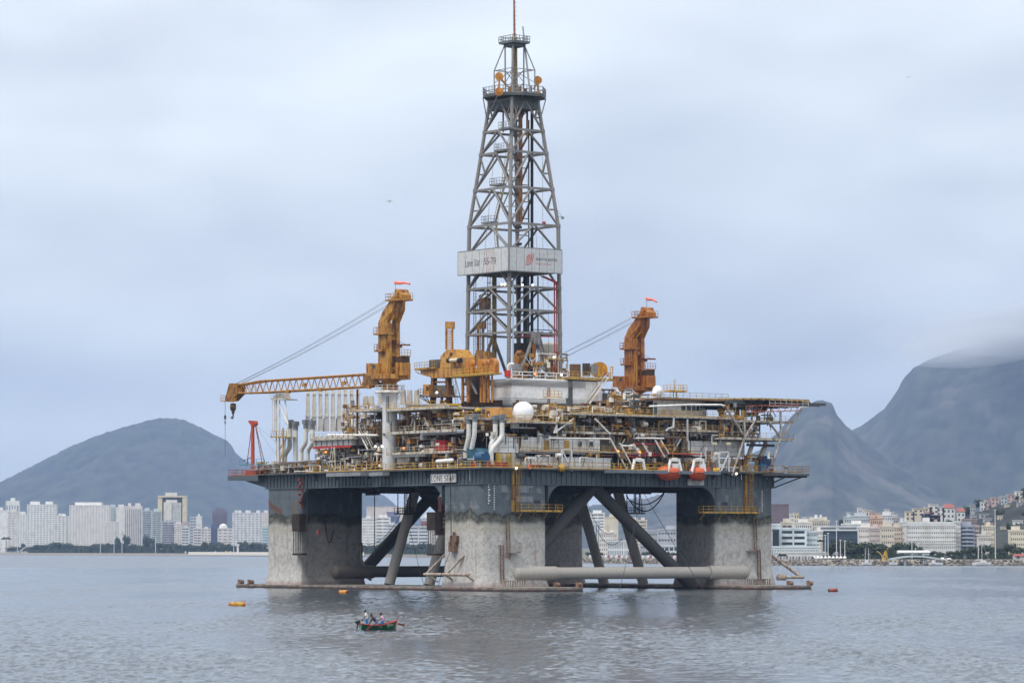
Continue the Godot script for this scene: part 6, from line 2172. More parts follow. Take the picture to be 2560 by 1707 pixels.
func gantries() -> void:
	var x := 22.0
	# ochre gantry with pyramid house and slotted tower, left of the derrick
	var t := thing("riser_gantry", "ochre gantry with a pyramid house and slotted tower left of the derrick", "gantry", px(1100, 1012, x))
	var b := MB.new()
	poly_x(b, [[1050, 922], [1152, 919], [1152, 942], [1082, 945], [1052, 936]], x, 4.0)
	part("girder", b, mat(0.52, 0.27, 0.06, 0.5, "rust"), t)
	b = MB.new()
	poly_x(b, [[1036, 926], [1088, 921], [1088, 918], [1036, 922]], x - 0.6, 5.0)
	rail(b, [px(1036, 923, x - 0.6), px(1086, 919, x - 0.6)], 1.3, 0.9)
	b.beam(px(1038, 928, x), px(1050, 935, x), 0.14)
	part("walkway", b, mat(0.46, 0.28, 0.05, 0.6, "rust"), t)
	b = MB.new()
	poly_x(b, [[1072, 919], [1100, 917], [1100, 898], [1072, 900]], x + 0.5, 3.0)
	part("generator", b, mat(0.10, 0.095, 0.08, 0.7, "rust"), t)
	b = MB.new()
	poly_x(b, [[1100, 920], [1150, 918], [1150, 893], [1136, 873], [1117, 873], [1101, 891]], x, 3.6)
	var hs := part("house", b, mat(0.56, 0.30, 0.06, 0.5, "rust"), t)
	b = MB.new()
	poly_x(b, [[1124, 889], [1130, 889], [1130, 881], [1124, 881]], x - 0.1, 0.08)
	part("hatch", b, RUST, hs)
	b = MB.new()
	for X in [1115.5, 1130.5]: b.beam(px(X, 873, x + 1.4), px(X, 804, x + 1.4), 0.34)
	
	for k in 12: b.beam(px(1115, 826 + k * 4.0, x + 1.4), px(1131, 826 + k * 4.0, x + 1.4), 0.1, 0.16)
	poly_x(b, [[1113, 822], [1132, 822], [1132, 804], [1113, 804]], x + 1.3, 0.5)
	part("slotted_tower", b, mat(0.46, 0.24, 0.05, 0.6, "rust"), t)
	b = MB.new()   # the second slotted tower, seen through the derrick's left bays
	for X in [1195.0, 1208.0]: b.beam(px(X, 900, x + 9), px(X, 806, x + 9), 0.34)
	for k in 14: b.beam(px(1195, 826 + k * 5.0, x + 9), px(1208, 826 + k * 5.0, x + 9), 0.1, 0.16)
	poly_x(b, [[1193, 822], [1211, 822], [1211, 804], [1193, 804]], x + 8.8, 0.5)
	poly_x(b, [[1180, 912], [1226, 912], [1214, 880], [1190, 876]], x + 8.5, 2.0)
	part("slotted_tower", b, mat(0.40, 0.21, 0.05, 0.6, "rust"), t)
	b = MB.new()
	b.tube(px(1126, 901, x - 0.8), px(1146, 900, x - 0.8), 0.42, 0.42, 12)
	part("motor", b, mat(0.6, 0.5, 0.35, 0.5, ""), t)
	b = MB.new()
	for X in [1120, 1146]: b.tube(px(X, 901, x - 0.8), px(X + 6, 901, x - 0.8), 0.5, 0.5, 12)
	part("motor_cap", b, BLACK, t)
	for q in [[1085, 944, 1082, 1012, 0.9], [1121, 944, 1123, 1012, 0.95], [1105, 990, 1103, 1012, 0.4]]:
		b = MB.new()
		b.beam(px(q[0], q[1], x + 1), px(q[2], q[3], x + 1), q[4])
		part("leg", b, mat(0.20, 0.10, 0.03, 0.7, "rust"), t)
	for q in [[1090, 966, 1121, 994], [1104, 1010, 1121, 996], [1082, 992, 1123, 992], [1090, 955, 1118, 955]]:
		b = MB.new()
		b.beam(px(q[0], q[1], x + 0.6), px(q[2], q[3], x + 0.6), 0.35)
		part("brace", b, mat(0.24, 0.12, 0.03, 0.7, "rust"), t)
	b = MB.new()
	poly_x(b, [[1057, 988], [1072, 988], [1072, 961], [1057, 961]], x - 0.4, 2.0)
	var cab := part("cab", b, mat(0.52, 0.25, 0.05, 0.5, "grime"), t)
	b = MB.new()
	poly_x(b, [[1065, 976], [1070, 976], [1070, 966], [1065, 966]], x - 0.5, 0.08)
	part("window", b, GLASS, cab)
	b = MB.new()
	poly_x(b, [[1073, 990], [1113, 990], [1113, 963], [1073, 963]], x + 0.6, 2.2)
	part("cabinet", b, mat(0.11, 0.115, 0.11, 0.6, "grime"), t)
	b = MB.new()
	poly_x(b, [[1046, 992], [1138, 992], [1134, 989], [1046, 989]], x - 0.5, 4.0)
	rail(b, [px(1046, 989, x - 0.5), px(1057, 989, x - 0.5)], 1.3, 0.7)
	rail(b, [px(1126, 989, x - 0.5), px(1138, 989, x - 0.5)], 1.3, 0.7)
	for k in 3: b.beam(px(1047 + k * 9, 992, x), px(1077, 1010, x), 0.14)
	part("lower_platform", b, mat(0.16, 0.09, 0.03, 0.7, "rust"), t)
	b = MB.new()
	poly_x(b, [[1074, 1014], [1152, 1014], [1152, 1008], [1100, 1009]], x - 0.8, 3)
	part("rail_beam", b, mat(0.62, 0.38, 0.03, 0.6, "grime"), t)
	b = MB.new()
	ladder(b, px(1142, 1008, x), px(1134, 945, x), Vector3.BACK, 0.8)
	b.beam(px(1138, 945, x - 0.3), px(1152, 1000, x - 0.3), 0.16)
	part("ladder", b, GREY, t)
	# orange tensioner tanks and cylinders
	t = thing("tensioner_bank", "orange riser tensioners, round tank ends above upright cylinders beside the white wind wall", "riser tensioner", px(1190, 1012, 19))
	for q in [[1170, 911, 15.0, 19.0], [1200, 910, 13.0, 20.0], [1212, 910, 13, 22], [1229, 911, 16.5, 19.5]]:
		b = MB.new()
		var o := px(q[0], q[1], q[3])
		b.tube(o + Vector3(0.0, 0, 0), o + Vector3(0.9, 0, 0), q[2] / 13.0, q[2] / 13.0, 24)
		b.tube(o + Vector3(-0.12, 0, 0), o, q[2] / 13.0 * 0.75, q[2] / 13.0, 24)
		var rz: float = q[2] / 13.0
		b.bx(o.x - 0.05, o.x + 0.95, o.y - 2.0, o.y, o.z - rz * 0.97, o.z + rz * 0.97)
		part("tank", b, mat(0.48, 0.19, 0.02, 0.45, "rust"), t)
	for q in [[1157, 0.3], [1171, 0.4], [1203, 0.3], [1211, 0.34], [1221, 0.3], [1230, 0.2]]:
		b = MB.new()
		b.tube(px(q[0], 1006, 19.5), px(q[0], 936, 19.5), q[1], q[1], 14)
		for k in 5: b.tube(px(q[0], 945 + k * 13, 19.5), px(q[0], 947 + k * 13, 19.5), q[1] + 0.07, q[1] + 0.07, 14)
		part("cylinder", b, mat(0.50, 0.22, 0.03, 0.45, "rust"), t)
	b = MB.new()
	poly_x(b, [[1153, 1030], [1236, 1030], [1236, 1000], [1153, 1003]], 20.5, 2)
	poly_x(b, [[1176, 1012], [1198, 1012], [1198, 940], [1176, 940]], 21.5, 2)
	part("base_frame", b, mat(0.05, 0.025, 0.012, 0.8, "rust"), t)
	b = MB.new()
	poly_x(b, [[1126, 944], [1234, 935], [1234, 931], [1126, 940]], 17.5, 2.0)
	part("walkway", b, mat(0.46, 0.31, 0.06, 0.6, "rust"), t)
	b = MB.new()
	rail(b, [px(1126, 940, 17.5), px(1234, 931, 17.5)], 1.3, 1.2)
	part("railing", b, YEL, t)
	b = MB.new()
	b.beam(px(1172, 944, 19), px(1192, 985, 19), 0.3)
	part("hose", b, GREY, t)
	# folded ochre deck crane below
	t = thing("knuckle_boom_crane", "folded ochre deck crane with a boxy jib lying below the tensioners", "crane", px(1230, 1062, 8))
	b = MB.new()
	poly_x(b, [[1078, 1028], [1100, 1027], [1240, 1041], [1240, 1056], [1165, 1050], [1088, 1036]], 8, 1.4)
	part("jib", b, mat(0.50, 0.26, 0.07, 0.5, "grime"), t)
	b = MB.new()
	poly_x(b, [[1212, 1042], [1255, 1042], [1255, 1018], [1212, 1020]], 8.2, 2.4)
	poly_x(b, [[1212, 1065], [1250, 1065], [1250, 1042], [1212, 1042]], 8.4, 2.0)
	var hs2 := part("house", b, mat(0.52, 0.27, 0.07, 0.5, "grime"), t)
	b = MB.new()
	poly_x(b, [[1216, 1038], [1223, 1038], [1223, 1027], [1216, 1027]], 8.1, 0.09)
	part("window", b, RUST, hs2)
	b = MB.new()
	poly_x(b, [[1078, 1027], [1092, 1027], [1090, 1040], [1080, 1046], [1076, 1040]], 7.8, 1.8)
	part("jib_head", b, mat(0.22, 0.11, 0.03, 0.7, "rust"), t)
	b = MB.new()
	var rl := px(1190, 1025, 7)
	b.tube(rl, rl + Vector3(0.4, 0, 0), 0.42, 0.42, 16)
	b.box(px(1197, 1023, 7), Vector3(0.5, 0.4, 1.0))
	solo("hose_reel", b, mat(0.62, 0.42, 0.02, 0.5, ""), "small bright yellow hose reel above the folded ochre jib", "hose reel", rl)
	t = thing("valve_skid", "bright red valve with a white bent pipe at the left end of the wind wall", "valve", pz(1269, 942, -21))
	b = MB.new()
	b.tube(pz(1269, 942, -21), pz(1269, 926, -21), 0.62, 0.62, 14)
	part("body", b, mat(0.5, 0.025, 0.03, 0.45, ""), t)
	b = MB.new()
	b.path([pz(1271, 926, -21), pz(1271, 913, -21), pz(1275, 910, -21), pz(1283, 910, -21)], 0.25, 8)
	part("pipe", b, WHITE, t)

# ---------------------------------------------------------------- the town along the shore
var GL := {}
func bld(called: String, label: String, cat: String, X0: float, X1: float, Yt: float, ex: float, storeys: int, cols: int, style: String, c: Color, glass := Color(0.10, 0.12, 0.16), roofbox := 1, pf := 0.55, sf := 0.6, Yb := 0.0) -> Node3D:
	var D := shore((X0 + X1) / 2) + ex
	var a := bg(X0, Yt, D)
	var e := bg(X1, Yt, D)
	var y0 := 3.0 if Yb == 0.0 else bg(X0, Yb, D).y
	var t := thing(called, label, cat, Vector3((a.x + e.x) / 2, y0, -D), "", true)
	if X1 < 700 and style == "grid": cols = maxi(3, int(cols * 0.62)); pf = [0.42, 0.55, 0.5][int(X0) % 3]; sf = [0.66, 0.56, 0.7][int(X1) % 3]
	var w := e.x - a.x
	var dp := clampf(w * 0.6, 8.0, 26.0)
	var m := mat(c.r, c.g, c.b, 0.85, "city")
	var g := mat(glass.r, glass.g, glass.b, 0.35, "")
	var b := MB.new()
	var h := a.y - y0
	if style == "blank":
		b.bx(a.x, e.x, y0, a.y, -D - dp, -D)
		part("wall", b, m, t)
	else:
		b.bx(a.x, e.x, y0, a.y, -D - dp, -D - 1.0)
		var sh := h / storeys
		var cw := w / cols
		if style in ["grid", "band", "balc"]:
			for k in storeys + 1:
				var yy := y0 + k * sh
				b.bx(a.x, e.x, yy - sh * sf * 0.5, minf(yy + sh * sf * 0.5, a.y), -D - 1.0, -D - 0.02)
		if style in ["grid", "stripe"]:
			for k in cols + 1:
				var xx := a.x + k * cw
				b.bx(maxf(xx - cw * pf * 0.5, a.x), minf(xx + cw * pf * 0.5, e.x), y0, a.y, -D - 1.0, -D)
		if style in ["band", "balc"]:
			for xx in [[a.x, a.x + w * 0.08], [e.x - w * 0.08, e.x], [a.x + w * 0.47, a.x + w * 0.53]]:
				b.bx(xx[0], xx[1], y0, a.y, -D - 1.0, -D)
		if style == "stripe":
			b.bx(a.x, e.x, a.y - sh, a.y, -D - 1.0, -D + 0.01)
		part("wall", b, m, t)
		b = MB.new()
		if style == "balc":
			for k in storeys: b.bx(a.x + w * 0.1, e.x - w * 0.1, y0 + k * sh - 0.2, y0 + k * sh + sh * 0.32, -D + 0.05, -D + 1.4)
			part("balcony", b, m, t, "stuff")
			b = MB.new()
		for k in cols:
			for j in (storeys if style != "stripe" else 1):
				if style == "stripe": b.bx(a.x + k * cw + 0.02, a.x + (k + 1) * cw - 0.02, y0, a.y, -D - 0.99, -D - 0.7)
				else: b.bx(a.x + k * cw + cw * 0.02, a.x + (k + 1) * cw - cw * 0.02, y0 + j * sh, y0 + (j + 1) * sh, -D - 0.99, -D - 0.75 - 0.1 * ((j * 7 + k * 3) % 3))
		part("window", b, g, t, "stuff")
	b = MB.new()
	b.bx(a.x - 0.3, e.x + 0.3, a.y, a.y + 0.9, -D - dp, -D + 0.3)
	var rf := part("roof", b, m, t)
	for k in roofbox:
		b = MB.new()
		var rx := lerpf(a.x, e.x, (k + 0.5) / roofbox)
		var rw := w * 0.30 / roofbox * (1.0 + 0.5 * ((k * 5 + storeys) % 3))
		b.bx(rx - rw / 2, rx + rw / 2, a.y + 0.9, a.y + 0.9 + clampf(h * 0.06, 2.0, 5.0), -D - dp * 0.8, -D - dp * 0.15)
		part("roof_house", b, m, rf)
	return t

func city() -> void:
	var W := Color(0.74, 0.73, 0.71)
	var C := Color(0.60, 0.54, 0.45)
	var P := Color(0.68, 0.64, 0.61)
	var N := Color(0.50, 0.53, 0.56)
	var T := bld("apartment_block", "slim pale tower with a stepped crown at the far left of the town", "building", 13, 46, 1253, 700, 12, 5, "stripe", W, Color(0.2, 0.24, 0.3), 1)
	bld("apartment_block", "plain cream block at the left edge of the photo", "building", -30, 20, 1276, 250, 18, 8, "blank", W)
	bld("apartment_block", "cream block with few windows right of the leftmost plain block", "building", 18, 47, 1280, 300, 16, 2, "grid", P, Color(0.25, 0.25, 0.28), 1, 0.85)
	bld("apartment_block", "white slab block with dense window rows left of the twin topped tower", "building", 41, 68, 1286, 180, 19, 7, "grid", W)
	bld("apartment_block", "tall white block with two roof houses and dense window rows", "building", 66, 137, 1262, 220, 23, 16, "grid", W, Color(0.08, 0.10, 0.14), 2)
	bld("apartment_block", "white block stepping down right of the twin topped tower", "building", 134, 171, 1291, 200, 16, 8, "grid", W)
	bld("apartment_block", "broad cream block with a long flat penthouse, widest on the left shore", "building", 172, 272, 1264, 260, 24, 24, "grid", Color(0.72, 0.68, 0.65), Color(0.16, 0.16, 0.19), 0, 0.6, 0.62)
	bld("apartment_block", "long pale penthouse storey on top of the broad cream block", "building", 186, 252, 1257, 275, 2, 14, "blank", W, Color(0.2, 0.2, 0.2), 0, 0.4, 0.5, 1266)
	bld("apartment_block", "lower cream wing with a cornice at the broad cream block's right side", "building", 260, 293, 1306, 170, 12, 7, "grid", P, Color(0.22, 0.22, 0.25), 0, 0.6, 0.6)
	bld("apartment_block", "narrow pale grey green block behind the cream wing", "building", 270, 291, 1269, 420, 20, 4, "band", Color(0.48, 0.54, 0.54), Color(0.25, 0.28, 0.32))
	bld("apartment_block", "white windowless gable wall in the middle of the left shore", "building", 289, 313, 1269, 300, 20, 4, "blank", Color(0.68, 0.67, 0.65))
	bld("apartment_block", "ribbed tower of vertical balconies right of the white gable wall", "building", 311, 353, 1266, 330, 18, 9, "stripe", P, Color(0.18, 0.18, 0.2), 2)
	bld("apartment_block", "bluish block with balcony rows right of the ribbed tower", "building", 354, 378, 1277, 330, 19, 6, "balc", N, Color(0.16, 0.2, 0.27))
	bld("apartment_block", "pale green balcony tower left of the framed office tower", "building", 378, 402, 1279, 280, 20, 5, "balc", Color(0.52, 0.57, 0.56), Color(0.22, 0.26, 0.30))
	# the framed tower
	var D := shore(436) + 420.0
	var t := thing("office_tower", "tall cream framed tower with an open top between two thick piers", "building", Vector3(bg(436, 1374, D).x, 3, -D), "", true)
	var yel := mat(0.66, 0.57, 0.40, 0.85, "city")
	var b := MB.new()
	for q in [[401, 412], [462, 472]]:
		b = MB.new()
		b.bx(bg(q[0], 0, D).x, bg(q[1], 0, D).x, 3, bg(q[0], 1242, D).y, -D - 18, -D)
		part("pier", b, yel, t)
	b = MB.new()
	b.bx(bg(401, 0, D).x, bg(472, 0, D).x, bg(0, 1243, D).y, bg(0, 1239, D).y, -D - 19, -D + 1)
	var rf := part("roof", b, yel, t)
	b = MB.new()
	b.bx(bg(419, 0, D).x, bg(447, 0, D).x, bg(0, 1239, D).y, bg(0, 1231, D).y, -D - 14, -D - 3)
	part("roof_house", b, mat(0.6, 0.57, 0.53, 0.85, "city"), rf)
	b = MB.new()
	b.bx(bg(412, 0, D).x, bg(462, 0, D).x, 3, bg(0, 1243, D).y, -D - 17, -D - 9)
	part("recessed_wall", b, mat(0.16, 0.19, 0.26, 0.5, ""), t)
	b = MB.new()
	b.bx(bg(416, 0, D).x, bg(436, 0, D).x, 3, bg(0, 1255, D).y, -D - 8.9, -D + 3)
	b.bx(bg(421, 0, D).x, bg(449, 0, D).x, bg(0, 1256, D).y, bg(0, 1249, D).y, -D - 8.8, -D - 1)
	part("core", b, mat(0.64, 0.60, 0.55, 0.85, "city"), t)
	b = MB.new()
	var gx0 := bg(436, 0, D).x
	var gx1 := bg(458, 0, D).x
	var gt := bg(0, 1256, D).y
	for k in 22: b.bx(gx0, gx1, 3 + k * (gt - 3) / 22, 3 + (k + 0.5) * (gt - 3) / 22, -D - 8, -D + 1.5)
	for k in 7: b.bx(lerpf(gx0, gx1, k / 6.0) - 0.8, lerpf(gx0, gx1, k / 6.0) + 0.8, 3, gt, -D - 8, -D + 1.6)
	part("wall", b, mat(0.55, 0.54, 0.52, 0.85, "city"), t)
	bld("apartment_block", "grey block of jumbled balconies in front of the framed tower", "building", 402, 437, 1305, 150, 13, 8, "balc", Color(0.45, 0.45, 0.48), Color(0.2, 0.2, 0.25))
	bld("apartment_block", "pinkish narrow block at the foot of the framed tower", "building", 435, 455, 1310, 180, 14, 6, "grid", P, Color(0.25, 0.22, 0.25))
	bld("apartment_block", "white block with six dark window bands right of the framed tower", "building", 453, 472, 1319, 120, 9, 3, "band", Color(0.66, 0.66, 0.66), Color(0.10, 0.12, 0.16), 1, 0.4, 0.55)
	bld("apartment_block", "dark crowned block behind the white banded one", "building", 455, 473, 1306, 200, 6, 3, "stripe", Color(0.5, 0.42, 0.4), Color(0.12, 0.1, 0.12))
	bld("office_tower", "dark glass block with a broad white end wall right of the framed tower", "building", 474, 490, 1293, 420, 12, 4, "band", N, Color(0.10, 0.13, 0.19), 0)
	bld("office_tower", "white end wall joined to the dark glass block", "building", 489, 503, 1291, 418, 12, 4, "blank", Color(0.66, 0.65, 0.62))
	bld("apartment_block", "low cream block with long window bands before the dark glass block", "building", 482, 503, 1321, 110, 9, 4, "band", P, Color(0.12, 0.12, 0.15))
	bld("apartment_block", "cream block with broken window bands left of the dark blue glass block", "building", 502, 526, 1322, 130, 9, 5, "grid", P, Color(0.14, 0.13, 0.16), 1, 0.3)
	bld("office_tower", "dark blue glass block between cream buildings", "building", 526, 543, 1313, 120, 9, 6, "stripe", Color(0.10, 0.13, 0.22), Color(0.03, 0.05, 0.11), 0)
	t = bld("apartment_block", "cream block with a white round dome left of the hotel slab", "building", 543, 581, 1322, 140, 8, 6, "grid", P, Color(0.16, 0.15, 0.18), 0, 0.55)
	b = MB.new()
	D = shore(562) + 140.0
	var dm := bg(556, 1322, D)
	b.lathe(Vector3(dm.x, dm.y, -D - 9), [[6.0, 0], [5.9, 2.5], [4.8, 5.2], [2.7, 6.8], [0.2, 7.4]], 18)
	part("dome", b, mat(0.6, 0.59, 0.57, 0.8, ""), t)
	bld("office_tower", "hazy purple brown tower standing behind the domed block", "building", 530, 566, 1278, 1500, 14, 8, "stripe", Color(0.15, 0.12, 0.15), Color(0.07, 0.055, 0.075), 1)
	bld("hotel", "dark hotel slab dotted with white balconies beside the rig's left column", "building", 580, 656, 1283, 200, 17, 13, "grid", Color(0.62, 0.62, 0.63), Color(0.06, 0.08, 0.15), 3, 0.22, 0.34)
	bld("hotel", "cream end bay of the dotted hotel slab", "building", 655, 672, 1283, 205, 17, 3, "grid", P, Color(0.3, 0.27, 0.26), 1, 0.7)
	bld("apartment_block", "small pale cyan block peeping out beside the rig's left column", "building", 652, 700, 1319, 110, 9, 4, "band", Color(0.48, 0.58, 0.60), Color(0.2, 0.28, 0.32), 0)
	# seen under the rig, left opening
	bld("office_tower", "wide cream slab with violet glass seen under the rig's left side", "building", 916, 1012, 1268, 900, 11, 5, "blank", Color(0.62, 0.55, 0.50), Color(0.2, 0.2, 0.3), 0)
	bld("office_tower", "violet blue glass front below the wide cream slab", "building", 966, 998, 1281, 880, 10, 3, "stripe", Color(0.20, 0.21, 0.32), Color(0.10, 0.11, 0.20), 0, 0.2)
	bld("apartment_block", "white stepped block beside the rig's left column, under the deck", "building", 900, 940, 1297, 300, 12, 8, "grid", W, Color(0.22, 0.22, 0.26), 1, 0.5, 0.6)
	bld("apartment_block", "white block with pale bands next to the stepped block under the deck", "building", 938, 975, 1294, 420, 11, 5, "band", W, Color(0.25, 0.26, 0.3), 1, 0.4, 0.6)
	bld("apartment_block", "banded grey white block behind the steep rig brace", "building", 968, 996, 1312, 220, 10, 5, "band", Color(0.55, 0.56, 0.58), Color(0.13, 0.14, 0.18), 1)
	bld("apartment_block", "long white block with six grey window bands between two rig braces", "building", 1018, 1074, 1317, 200, 8, 9, "band", Color(0.58, 0.59, 0.60), Color(0.14, 0.15, 0.2), 0)
	bld("apartment_block", "pale tower behind a dull red block between the rig braces", "building", 1054, 1072, 1294, 520, 10, 3, "band", W, Color(0.3, 0.3, 0.35), 1)
	bld("apartment_block", "dull red brown block under the rig's near corner", "building", 1052, 1100, 1304, 460, 6, 6, "grid", Color(0.30, 0.13, 0.13), Color(0.12, 0.06, 0.07), 0)
	bld("apartment_block", "cream block with square windows beside the rig's near column", "building", 1073, 1112, 1316, 190, 8, 8, "grid", P, Color(0.2, 0.19, 0.22), 1, 0.5)
	# right opening
	bld("apartment_block", "white tower seen just right of the rig's rear column", "building", 1476, 1512, 1284, 900, 14, 5, "band", W, Color(0.22, 0.24, 0.3), 1)
	bld("apartment_block", "plain cream slab left of the right hand crossing braces", "building", 1512, 1546, 1294, 850, 12, 4, "blank", Color(0.62, 0.55, 0.44))
	bld("apartment_block", "grey block with a dark stripe under the rig's right side", "building", 1482, 1500, 1304, 600, 10, 3, "stripe", N, Color(0.2, 0.22, 0.28), 0)
	bld("apartment_block", "low pink white houses at the foot of the cream slab", "building", 1498, 1542, 1334, 300, 5, 8, "grid", P, Color(0.25, 0.2, 0.2), 2, 0.6)
	bld("apartment_block", "cream white block stepping up behind the thick right brace", "building", 1578, 1618, 1302, 800, 11, 6, "band", C, Color(0.25, 0.24, 0.25), 2)
	bld("pavilion", "white low pavilion with tall slot windows on the right embankment", "building", 1519, 1572, 1355, 60, 2, 12, "grid", Color(0.64, 0.66, 0.68), Color(0.2, 0.23, 0.27), 0, 0.6, 0.3)
	bld("office_block", "grey modern block with paired window rows seen left of the right column", "building", 1602, 1648, 1328, 200, 4, 9, "grid", Color(0.40, 0.41, 0.46), Color(0.12, 0.14, 0.19), 0, 0.4, 0.7)
	bld("office_block", "blue grey modern block partly hidden by the right column", "building", 1646, 1720, 1325, 210, 4, 10, "grid", Color(0.42, 0.43, 0.48), Color(0.14, 0.16, 0.22), 1, 0.4, 0.7)
	bld("office_block", "white glass fronted block low beside the right column", "building", 1650, 1720, 1366, 80, 2, 6, "grid", Color(0.6, 0.63, 0.66), Color(0.08, 0.11, 0.14), 0, 0.2, 0.4)
	# right shore
	bld("office_tower", "dark red brown tower block just right of the rig", "building", 1915, 1973, 1262, 1500, 16, 10, "grid", Color(0.19, 0.13, 0.14), Color(0.09, 0.06, 0.07), 0, 0.5)
	t = bld("office_block", "white modern block with four long dark window bands right of the rig", "building", 1950, 2018, 1323, 130, 5, 14, "band", Color(0.62, 0.68, 0.72), Color(0.03, 0.04, 0.055), 0, 0.3, 0.52)
	bld("office_block", "white stair tower with a dark glass panel at the banded block's left end", "building", 1925, 1952, 1313, 120, 4, 2, "blank", Color(0.62, 0.68, 0.72), Color(0, 0, 0), 0)
	bld("office_block", "dark glass panel of the white stair tower", "glass front", 1933, 1948, 1327, 118, 8, 4, "stripe", Color(0.03, 0.045, 0.06), Color(0.015, 0.02, 0.03), 0, 0.15, 0.2, 1366)
	bld("office_block", "white wing with four rows of small square windows right of the banded block", "building", 2017, 2046, 1331, 140, 5, 8, "grid", Color(0.60, 0.66, 0.70), Color(0.08, 0.10, 0.13), 0, 0.5, 0.55)
	bld("office_block", "low white plinth with slot windows under the banded block", "building", 1930, 2048, 1369, 100, 1, 30, "grid", Color(0.62, 0.67, 0.70), Color(0.10, 0.12, 0.15), 0, 0.6, 0.4)
	bld("restaurant", "low white waterfront restaurant with a thin flat roof", "building", 1945, 2108, 1383, 45, 1, 14, "stripe", Color(0.62, 0.62, 0.62), Color(0.14, 0.11, 0.11), 0, 0.3)
	bld("office_block", "long dark glass hall with a white roof edge behind the park trees", "building", 2052, 2150, 1325, 420, 3, 20, "stripe", Color(0.10, 0.14, 0.19), Color(0.03, 0.05, 0.08), 0, 0.3)
	bld("office_block", "white roof strip along the top of the dark glass hall", "roof", 2040, 2151, 1318, 416, 1, 16, "band", Color(0.58, 0.6, 0.62), Color(0.12, 0.13, 0.15), 0, 0.3, 0.6, 1325)
	for q in [[1955, 1982, 1308, 300, C, "cream roof house just above the banded white block"], [1990, 2030, 1308, 420, P, "pink beige block above the banded white block"], [2016, 2075, 1303, 520, C, "cream terrace block with many roof sheds behind the white wing"], [2036, 2060, 1297, 620, W, "flat white slab above the cream terrace block"], [2040, 2058, 1330, 260, P, "narrow beige block between white wing and glass hall"], [2112, 2135, 1294, 700, Color(0.5, 0.55, 0.58), "pale blue block on the slope left of the salmon block"], [2130, 2176, 1292, 690, N, "grey blue long block on the slope left of the salmon block"], [2108, 2180, 1312, 520, W, "white low block below the grey blue long one"], [2178, 2208, 1297, 480, Color(0.60, 0.40, 0.30), "salmon pink block in the middle of the right town"], [2198, 2240, 1290, 560, Color(0.66, 0.65, 0.64), "bright white block rising right of the salmon one"], [2236, 2252, 1296, 520, Color(0.42, 0.41, 0.42), "grey block right of the bright white one"], [2148, 2184, 1320, 300, P, "pink beige block with few windows beside the glass hall"], [2176, 2206, 1322, 250, Color(0.55, 0.48, 0.47), "dusty pink block below the salmon one"], [2204, 2236, 1318, 240, C, "cream block with dark balcony rows below the bright white one"], [2232, 2258, 1320, 260, Color(0.58, 0.50, 0.42), "narrow tan block left of the big white hotel"], [2252, 2270, 1307, 330, Color(0.62, 0.62, 0.62), "white block with a dull red roof left of the big white hotel"]]:
		bld("town_block", q[5], "building", q[0], q[1], q[2], q[3], 5 + int(q[3]) % 3, maxi(4, int((q[1] - q[0]) / 5)), ["grid", "band", "grid", "balc"][int(q[0]) % 4], q[4], Color(0.13, 0.12, 0.14), 1 + int(q[2]) % 2, 0.55, 0.62)
	t = bld("hotel", "big white hotel with arched window rows and a grey attic on the right", "building", 2268, 2390, 1315, 240, 7, 22, "grid", Color(0.66, 0.65, 0.64), Color(0.18, 0.19, 0.22), 0, 0.58, 0.6)
	D = shore(2330) + 240.0
	b = MB.new()
	var h0 := bg(2268, 1315, D)
	var h1 := bg(2390, 1304, D)
	b.hexa([Vector3(h0.x, h0.y + 0.9, -D - 1), Vector3(h1.x, h0.y + 0.9, -D - 1), Vector3(h1.x, h0.y + 0.9, -D - 20), Vector3(h0.x, h0.y + 0.9, -D - 20), Vector3(h0.x + 0.6, h1.y, -D - 3), Vector3(h1.x - 0.6, h1.y, -D - 3), Vector3(h1.x - 0.6, h1.y, -D - 18), Vector3(h0.x + 0.6, h1.y, -D - 18)])
	var at := part("attic", b, mat(0.30, 0.34, 0.33, 0.8, "city"), t)
	b = MB.new()
	for k in 15: b.bx(lerpf(h0.x, h1.x, (k + 0.3) / 15.0), lerpf(h0.x, h1.x, (k + 0.7) / 15.0), h0.y + 1.1, h1.y - 0.5, -D - 2.6, -D - 0.9)
	part("dormer", b, mat(0.55, 0.5, 0.5, 0.8, ""), at, "stuff")
	b = MB.new()
	b.bx(bg(2304, 0, D).x, bg(2318, 0, D).x, h1.y, h1.y + 2.4, -D - 12, -D - 4)
	part("roof_house", b, mat(0.66, 0.65, 0.64, 0.8, ""), at)
	bld("hotel", "receding right wing of the big white hotel", "building", 2388, 2403, 1306, 255, 8, 4, "grid", Color(0.60, 0.59, 0.59), Color(0.35, 0.35, 0.37), 0, 0.6, 0.6)
	bld("hotel", "low white terrace storeys below the big white hotel", "building", 2302, 2390, 1360, 170, 2, 18, "grid", Color(0.62, 0.61, 0.60), Color(0.2, 0.2, 0.22), 0, 0.6, 0.6)
	bld("town_block", "blue grey block of stacked balconies right of the big white hotel", "building", 2400, 2438, 1316, 260, 8, 7, "balc", Color(0.34, 0.37, 0.44), Color(0.12, 0.14, 0.19), 1)
	bld("town_block", "pinkish stair tower beside the blue grey balcony block", "building", 2437, 2449, 1317, 270, 8, 2, "band", Color(0.55, 0.45, 0.42), Color(0.16, 0.14, 0.15), 0)
	bld("town_block", "brown half built block behind the blue grey one", "building", 2410, 2444, 1300, 420, 6, 7, "grid", Color(0.35, 0.28, 0.25), Color(0.1, 0.08, 0.08), 0)
	bld("town_block", "cream block with four window rows on the right hand slope", "building", 2460, 2487, 1317, 280, 6, 5, "grid", Color(0.64, 0.57, 0.46), Color(0.12, 0.11, 0.12), 1)
